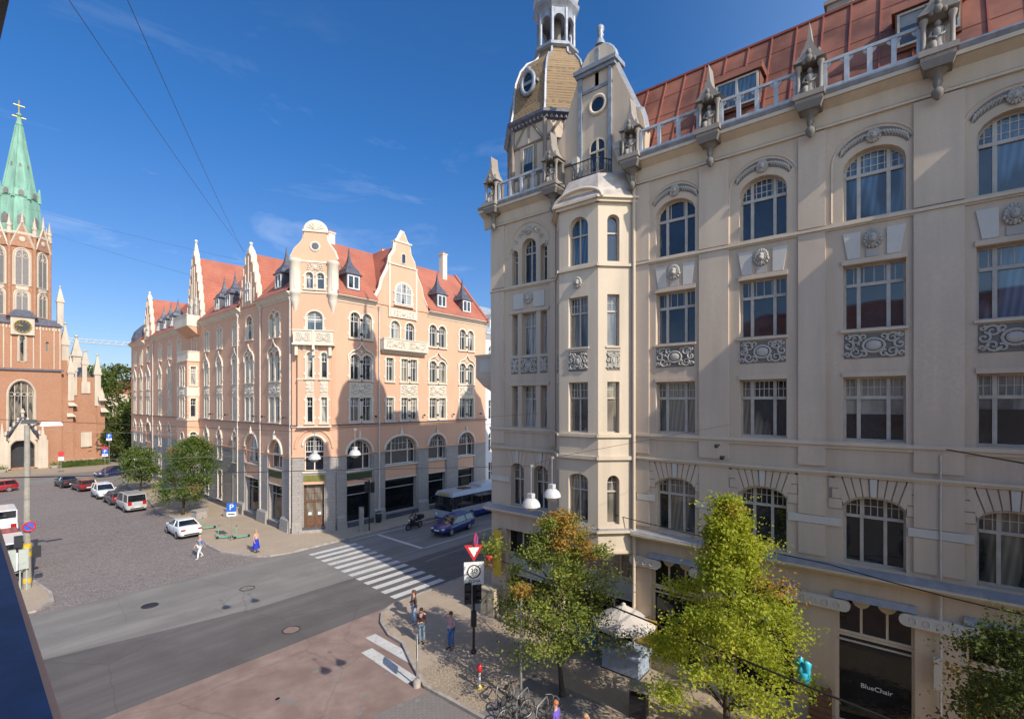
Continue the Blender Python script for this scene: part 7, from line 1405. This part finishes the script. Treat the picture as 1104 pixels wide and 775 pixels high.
# concrete utility pole on the left with boxes, lamps and a no-stopping sign
U_ = Thing('utility_pole', 'tall concrete utility pole with yellow bands, meter boxes and a no-stopping sign', 'utility pole', (4.55, 43.0, .12), 0, local=True); M['conc'] = plain('concrete', (.30, .27, .22), .9, 0, .15, 3)
b = MB(['conc', 'yellow']); b.tube([(0, 0, 0), (0, 0, 10.2)], [.21, .13], 10, 0); 
for z in (.35, 2.0, 2.5): b.tube([(0, 0, z), (0, 0, z + .3)], [.217, .213], 10, 1)
U_.part(b, 'pole')
for x, y, z, h in ((-.75, -.3, 1.3, 1.3), (-.2, -.32, 1.35, 1.2)): b = MB(['frost']); b.box(x - .22, x + .22, y - .15, y + .15, z, z + h); [b.tube([(x - .15 + .3 * k, y, 0), (x - .15 + .3 * k, y, z)], .04, 5) for k in range(2)]; U_.part(b, 'meter_box')
b = MB(['iron']); b.box(-.6, -.22, -.35, -.1, 2.7, 3.4); b.box(.22, .6, -.35, -.1, 1.9, 2.6); b.box(-.5, .5, -.1, -.06, 2.9, 3.0); U_.part(b, 'traffic_signal')
b = MB(['signb', 'signr']); b.prism([(.24 * math.cos(a) + .05, 3.9 + .24 * math.sin(a)) for a in [2 * math.pi * k / 20 for k in range(20)]], -.3, -.27, 0); b.tube([(.05 + .28 * math.cos(a), -.29, 3.9 + .28 * math.sin(a)) for a in [2 * math.pi * k / 20 for k in range(20)]], .05, 5, 1, True); b.tube([(-.15, -.31, 4.1), (.25, -.31, 3.7)], .04, 4, 1); U_.part(b, 'no_stopping_sign')
b = MB(['signw', 'iron']); b.tube([(0, 0, 10.0), (.5, -.3, 10.3), (.7, -.4, 10.3)], .04, 5, 1); b.frus(.5, 1.6, -.6, -.25, 10.15, .6, 1.5, -.55, -.3, 10.4, 0); b.frus(-.3, .55, -.2, .2, 10.3, -.2, .4, -.15, .15, 10.55, 1); U_.part(b, 'lamp_head')
# hanging street lamps and the wires they hang from
def wire(label, pts, r=.014, sag=.0, m='black'):
    P = []
    for a, b_ in zip(pts[:-1], pts[1:]):
        a, b_ = Vector(a), Vector(b_); n = 10
        for i in range(n + (1 if b_ == Vector(pts[-1]) else 0)): t = i / n; P.append(a + (b_ - a) * t - Vector((0, 0, sag * 4 * t * (1 - t))))
    b = MB([m]); b.tube(P, r, 5); tag(b.build('cable'), label, 'cable', 'cables strung across the junction')
def hang_lamp(label, loc, s=.21):
    L_ = Thing('hanging_lamp', label, 'street lamp', loc, 0, 'white street lamps hung over the junction', local=True); b = MB(['lampwhite']); b.lathe([(s * 1.1, 0), (s * 1.05, .06), (s * .85, .14), (s * .5, .2), (s * .25, .22)], 14); b.box(-.07, .07, -.07, .07, .22, .32); L_.part(b, 'shade'); b = MB(['galv']); b.tube([(0, 0, .32), (0, 0, 1.0)], .012, 5); b.box(-.06, .06, -.03, .03, .97, 1.03); L_.part(b, 'hanger'); b = MB(['frost']); b.lathe([(s * .9, .02), (s * .6, -.08), (.02, -.12)], 12); L_.part(b, 'lens')
hang_lamp('white bell lamp hanging before the arched window over the brown corner door', (9.5, 17.3, 9.66)); hang_lamp('white bell lamp hanging just right of the corner door, by a wire clamp', (10.95, 16.9, 9.72)); hang_lamp('white bell lamp hanging before the corner of the beige building, left of its neighbour', (9.66, 7.3, 9.22)); hang_lamp('white bell lamp next to the oriel of the beige building, right one of two', (10.42, 7.2, 9.36))
wire('thin span wire carrying the two lamps before the peach building', [(-.3, 17.9, 11.5), (9.5, 17.3, 10.66), (10.95, 16.9, 10.82), (20.5, 15.0, 11.2)], .007); wire('thin span wire carrying the two lamps before the beige building', [(-.3, 8.2, 11.0), (9.66, 7.3, 10.22), (10.42, 7.2, 10.36), (20.5, 5.6, 10.9)], .006)
wire('thick black cable slanting across the near trees', [(20.5, 17.9, 3.1), (14.0, 1.27, 4.7), (11.4, -5.5, 5.4)], .03); wire('black cable anchored on the beige wall between the third and fourth window columns', [(20.55, -.8, 10.3), (12, -2.1, 10.64)], .022); wire('wire running along the front of the beige building above the shops', [(20.3, 13.2, 6.9), (20.0, 2.2, 6.2), (19.6, -4, 5.8)], .02, .1)
for lb, a, b_ in (('overhead wire crossing low in front of the peach building, lower one', (-.3, 17.8, 9.4), (26, 40.5, 5.6)), ('overhead wire crossing in front of the peach building, upper one', (2.0, 40, 10.4), (44, 40.6, 7.3)), ('long wire over the cobbles ending at the utility pole', (4.6, 43, 8.2), (24.3, 41, 7.4)), ('wire with clamps near the utility pole', (-2, 30, 7.8), (21.8, 52, 7.2)),
    ('thin high wire crossing the sky, left one of the pair', (22.0, 54, 27.4), (1.6, 15.6, 22.4)), ('thin high wire crossing the sky, right one of the pair', (22.3, 55, 27.6), (3.2, 15.5, 22.6)), ('faint wire across the left sky, upper one', (12, 121, 46), (22, 56, 27)), ('faint wire across the left sky, lower one', (12, 121, 43), (22.3, 62, 25.5)), ('short wire in the sky beside the round-topped gable', (21.8, 7.5, 30), (19, 5.6, 37))):
    wire(lb, [a, b_], .006 if 'sky' not in lb else .010, .25, 'black' if 'sky' in lb else 'galv')
for x, y, z in ((8.6, 28.0, 7.6),): pass
# --- parasol and terrace box
PA = Thing('parasol', 'cream eight-sided parasol in front of the shop under the oriel', 'parasol', (19.85, 9.9, .12), 0, local=True); M['canvas'] = plain('cream_canvas', (.52, .47, .42), .9, 0, .08, 2)
b = MB(['canvas']); n = 8; rim = [(1.42 * math.cos(2 * math.pi * k / n + .2), 1.42 * math.sin(2 * math.pi * k / n + .2), 2.0) for k in range(n)]; b.add(rim + [(0, 0, 2.78)] + [(x * 1.0, y * 1.0, z - .09) for x, y, z in rim], [(k, (k + 1) % n, 8) for k in range(n)] + [(9 + k, 9 + (k + 1) % n, (k + 1) % n, k) for k in range(n)]); b.lathe([(.12, 2.68), (.1, 2.8), (.02, 2.84)], 8); PA.part(b, 'canopy'); b = MB(['tan']); b.tube([(0, 0, 0), (0, 0, 2.7)], .03, 8); PA.part(b, 'pole')
b = MB(['tan']); [b.tube([(0, 0, 2.3), tuple(Vector(p) - Vector((0, 0, .02)))], .012, 4) for p in rim]; PA.part(b, 'ribs')
col('bluegrey', (.30, .35, .43), .6)
TB = Thing('terrace_counter', 'pale blue-grey box counter on the pavement below the cream parasol', 'counter', (19.75, 9.75, .12), 0, local=True); b = MB(['bluegrey']); b.box(-.55, .55, -.85, .85, 0, .82); TB.part(b, 'box'); b = MB(['bluegrey']); b.box(-.66, .66, -.98, .98, .825, .93); b.frus(-.6, .2, -.9, .9, .93, -.55, .15, -.85, .85, .98); TB.part(b, 'lid'); b = MB(['iron']); b.box(-.56, .56, -.86, .86, 0, .06); TB.part(b, 'base')
TA = Thing('terrace_awning', 'small blue canvas screen behind the cream parasol', 'screen', (20.2, 12.0, .12), 0, local=True); col('bluecloth', (.05, .16, .34), .8); b = MB(['bluecloth']); b.box(-.03, .03, -.6, .6, .25, 1.1); TA.part(b, 'cloth'); b = MB(['iron']); [b.tube([(0, y, 0), (0, y, 1.15)], .025, 6) for y in (-.6, .6)]; TA.part(b, 'frame')
YF = Thing('banner', 'yellow cloth banner hanging on the beige pier behind the parasol', 'banner', (20.35, 9.0, 1.2), 0, local=True); b = MB(['yellow']); P = [(.0 + .03 * math.sin(5 * y), y, 0) for y in [-.45 + .1 * i for i in range(10)]]; b.add(P + [(x, y, 1.15) for x, y, z in P], [(i, i + 1, 11 + i, 10 + i) for i in range(9)], True); YF.part(b, 'cloth'); b = MB(['iron']); b.tube([(0, -.5, 1.17), (0, .5, 1.17)], .015, 5); b.tube([(0, 0, 1.17), (.25, 0, 1.17)], .015, 5); YF.part(b, 'rod')
# --- hanging flowers and banner at the building corner
HF = Thing('flower_basket', 'red hanging pot with trailing green and yellow plant on the building corner by the signs', 'hanging plant', (20.15, 18.1, 3.2), 0, local=True); b = MB(['signr']); b.lathe([(.1, -.2), (.24, .0), (.28, .16), (.24, .18)], 10); HF.part(b, 'pot'); b = MB(['iron']); b.tube([(.45, -.1, .9), (0, 0, .9), (0, 0, .15)], .015, 5); HF.part(b, 'bracket'); b = MB(['leaf3', 'leafr']); rq = random.Random(3); add_leaves(b, [Vector((rq.gauss(0, .22), rq.gauss(0, .22), rq.gauss(.55, .3))) for _ in range(420)], .14, rq, 0); add_leaves(b, [Vector((rq.gauss(0, .2), rq.gauss(0, .2), rq.gauss(-.35, .25))) for _ in range(120)], .12, rq, 1); HF.part(b, 'foliage')
YB = Thing('banner', 'tall narrow yellow banner on the corner of the beige building', 'banner', (20.25, 17.6, 2.3), 0, local=True); b = MB(['yellow']); b.box(-.02, .0, -.28, .28, 0, 2.5); YB.part(b, 'cloth'); b = MB(['iron']); b.tube([(0, 0, 2.52), (.35, 0, 2.52)], .02, 5); YB.part(b, 'rod')
CBX = Thing('utility_cabinet', 'beige metal utility cabinet at the corner of the beige building', 'cabinet', (20.05, 18.0, .12), 0, local=True); col('cabinet', (.46, .38, .26), .6); b = MB(['cabinet']); b.box(-.2, .2, -.48, .48, .1, 1.45); b.frus(-.24, .24, -.52, .52, 1.45, -.2, .2, -.48, .48, 1.52); CBX.part(b, 'housing'); b = MB(['kerb']); b.box(-.22, .22, -.5, .5, 0, .1); CBX.part(b, 'plinth'); b = MB(['iron']); b.box(-.21, -.2, -.01, .01, .15, 1.4); b.box(-.23, -.2, .06, .1, .7, .85); CBX.part(b, 'door_seam')
# litter bin
LB = Thing('litter_bin', 'dark litter bin with a pale slanted lid between the two near trees', 'bin', (17.1, 7.9, .12), R(10), local=True); b = MB(['iron']); b.box(-.24, .24, -.3, .3, .08, .85); [b.tube([(x, y, 0), (x, y, 1.1)], .025, 5) for x in (-.22, .22) for y in (-.28, .28)]; LB.part(b, 'body'); b = MB(['kerb']); b.frus(-.34, .34, -.4, .4, 1.08, -.34, .34, -.4, .4, 1.13); LB.part(b, 'lid')
WBd = Thing('wooden_board', 'brown slatted wooden board leaning on the pier beside the third shop window', 'board', (20.25, 2.55, .12), 0, local=True); b = MB(['wood']); [b.box(-.03, .03, -.35, .35, .15 + .22 * i, .33 + .22 * i) for i in range(7)]; b.box(.03, .06, -.3, -.24, 0, 1.7); b.box(.03, .06, .24, .3, 0, 1.7); WBd.part(b, 'slats')
# blue plastic bag caught in the big tree
BBg = Thing('plastic_bag', 'turquoise plastic bag caught in the outer branches of the conical tree', 'bag', (17.3, 2.6, 3.55), 0, local=True); col('turq', (.03, .42, .56), .35); b = MB(['turq']); rz_ = random.Random(6); b.ball((0, 0, -.12), (.2, .16, .34), 12); b.ball((.06, .1, .2), (.11, .1, .24), 10); b.ball((-.08, -.1, .16), (.09, .1, .26), 10); b.v = [tuple(Vector(p) + noise.noise_vector(Vector(p) * 7) * .09) for p in b.v]; BBg.part(b, 'film')
# bicycles and stands
def bike(first, label, loc, rz, frame_m='black', grp='bicycles by the stands and the wall'):
    if first: return dup(first, loc, rz, label, grp)
    T = Thing('bicycle', label, 'bicycle', loc, rz, grp, local=True)
    for x in (-.52, .52):
        w = MB(['rubber']); w.tube([(x + .34 * math.cos(a), 0, .35 + .34 * math.sin(a)) for a in [2 * math.pi * i / 24 for i in range(24)]], .02, 5, closed=True); o = T.part(w, 'wheel'); w = MB(['galv']); w.tube([(x + .31 * math.cos(a), 0, .35 + .31 * math.sin(a)) for a in [2 * math.pi * i / 24 for i in range(24)]], .012, 4, closed=True); [w.tube([(x, 0, .35), (x + .31 * math.cos(a), 0, .35 + .31 * math.sin(a))], .004, 3) for a in [2 * math.pi * i / 12 for i in range(12)]]; T.part(w, 'rim', o)
    f = MB([frame_m]); [f.tube(p, .018, 6) for p in (((-.52, 0, .35), (-.1, 0, .32)), ((-.1, 0, .32), (-.2, 0, .85)), ((-.2, 0, .8), (.36, 0, .82)), ((-.1, 0, .32), (.38, 0, .72)), ((-.52, 0, .35), (-.19, 0, .76)), ((.52, 0, .35), (.36, 0, .9)))]; T.part(f, 'frame')
    s_ = MB(['black']); s_.frus(-.34, -.06, -.07, .07, .87, -.32, -.1, -.04, .04, .94); T.part(s_, 'saddle'); h = MB(['galv']); h.tube([(.28, -.28, 1.0), (.38, -.1, 1.02), (.35, 0, 1.0), (.38, .1, 1.02), (.28, .28, 1.0)], .014, 5); h.tube([(.36, 0, .9), (.35, 0, 1.0)], .014, 5); T.part(h, 'handlebar'); p = MB(['iron']); p.lathe([(.1, -.01), (.1, .01)], 12, (0, 0)); p.T = Matrix(); p.v = [(-.1 + x, .04 + z, .32 + y) for x, y, z in p.v]; p.box(-.12, -.08, .05, .15, .13, .16); p.box(-.12, -.08, -.15, -.05, .48, .51); T.part(p, 'crank'); return T.root
bk = bike(None, 'black bicycle leaning by the utility cabinet at the building corner', (20.1, 16.9, .12), R(85))
for lb, loc, rz in (('bicycle parked behind the person in the green top', (20.15, 15.6, .12), R(95)), ('bicycle nearest the wall between the corner shop and the russet-topped tree', (20.1, 14.3, .12), R(80)), ('bicycle at the stand left of the thin steel column', (14.4, 12.0, .12), R(20)), ('bicycle lying over at the front of the stands by the kerb', (13.9, 11.2, .12), R(-15)), ('bicycle at the stand beside the red-haired person', (14.4, 10.1, .12), R(5))): bike(bk, lb, loc, rz)
st0 = None
for lb, y in (('steel hoop bicycle stand farthest from us', 12.35), ('middle steel hoop bicycle stand', 11.35), ('steel hoop bicycle stand by the red-haired person', 10.45)):
    if st0: dup(st0, (14.5, y, .12), R(8), lb)
    else:
        s_ = Thing('bicycle_stand', lb, 'bicycle stand', (14.5, y, .12), R(8), 'steel hoop bicycle stands', local=True); b = MB(['galv']); b.tube([(-.45, 0, 0), (-.45, 0, .6), (-.35, 0, .8), (.35, 0, .8), (.45, 0, .6), (.45, 0, 0)], .028, 8); s_.part(b, 'hoop'); b = MB(['iron']); [b.lathe([(.09, 0), (.09, .015)], 10, (x, 0)) for x in (-.45, .45)]; s_.part(b, 'base_plates'); st0 = s_.root
# mint-green kick scooters
col('mint', (.10, .46, .30), .4)
def scooter(label, loc, rz, first=None):
    if first: return dup(first, loc, rz, label)
    T = Thing('kick_scooter', label, 'scooter', loc, rz, 'mint green electric scooters', local=True)
    b = MB(['mint']); b.box(-.45, .35, -.09, .09, .12, .18); b.tube([(.35, 0, .15), (.5, 0, .3), (.42, 0, 1.1)], .035, 7); T.part(b, 'deck_and_stem'); b = MB(['black']); b.tube([(.4, -.25, 1.12), (.42, 0, 1.12), (.4, .25, 1.12)], .02, 6); T.part(b, 'handlebar')
    for x in (-.52, .54): w = MB(['rubber'], Matrix.Translation((x, 0, .12)) @ Matrix.Rotation(math.pi / 2, 4, 'X')); w.lathe([(.07, -.03), (.12, -.025), (.12, .025), (.07, .03)], 14); T.part(w, 'wheel')
    return T.root
s1 = scooter('mint green scooter standing beside the white saloon car', (17.2, 50.2, .12), R(160)); scooter('mint green scooter left of the parking sign post', (16.9, 45.6, .12), R(150), s1); scooter('mint green scooter right of the parking sign post', (17.9, 44.6, .12), R(170), s1)
# litter bin by the peach building and a planter block by the street trees
LB2 = Thing('litter_bin', 'dark grey litter bin by the rain pipe of the peach building', 'bin', (28.6, 40.1, .12), 0, local=True); b = MB(['iron']); b.lathe([(.25, .05), (.28, .1), (.3, .95), (.24, 1.05)], 12); LB2.part(b, 'drum'); b = MB(['galv']); b.lathe([(.31, .9), (.32, .98), (.28, 1.0)], 12); LB2.part(b, 'rim')
for lb, x, y in (('weathered stone block at the foot of the broad street tree', 18.3, 55.6), ('weathered stone block right of the mint scooter', 20.6, 54.0)):
    S_ = Thing('stone_block', lb, 'stone block', (x, y, .12), R(12), local=True); b = MB(['stone']); b.frus(-.55, .55, -.4, .4, 0, -.5, .5, -.36, .36, .75); b.box(-.58, .58, -.44, .44, .75, .86); S_.part(b, 'block')
for lb, x, y, s_ in (('small flower tub to the left of the church portal steps', 9.4, 117.6, .8), ('small flower tub to the right of the church portal', 16.0, 118.2, .8)):
    P_ = Thing('flower_tub', lb, 'planter', (x, y, 0), 0, 'tubs before the church', local=True); b = MB(['conc']); b.lathe([(.5, 0), (.7, .5), (.66, .52)], 10); P_.part(b, 'tub'); b = MB(['leaf2']); rq = random.Random(int(x)); add_leaves(b, [Vector((rq.gauss(0, .4), rq.gauss(0, .4), .6 + abs(rq.gauss(0, .25)))) for _ in range(160)], .22, rq); P_.part(b, 'plant')
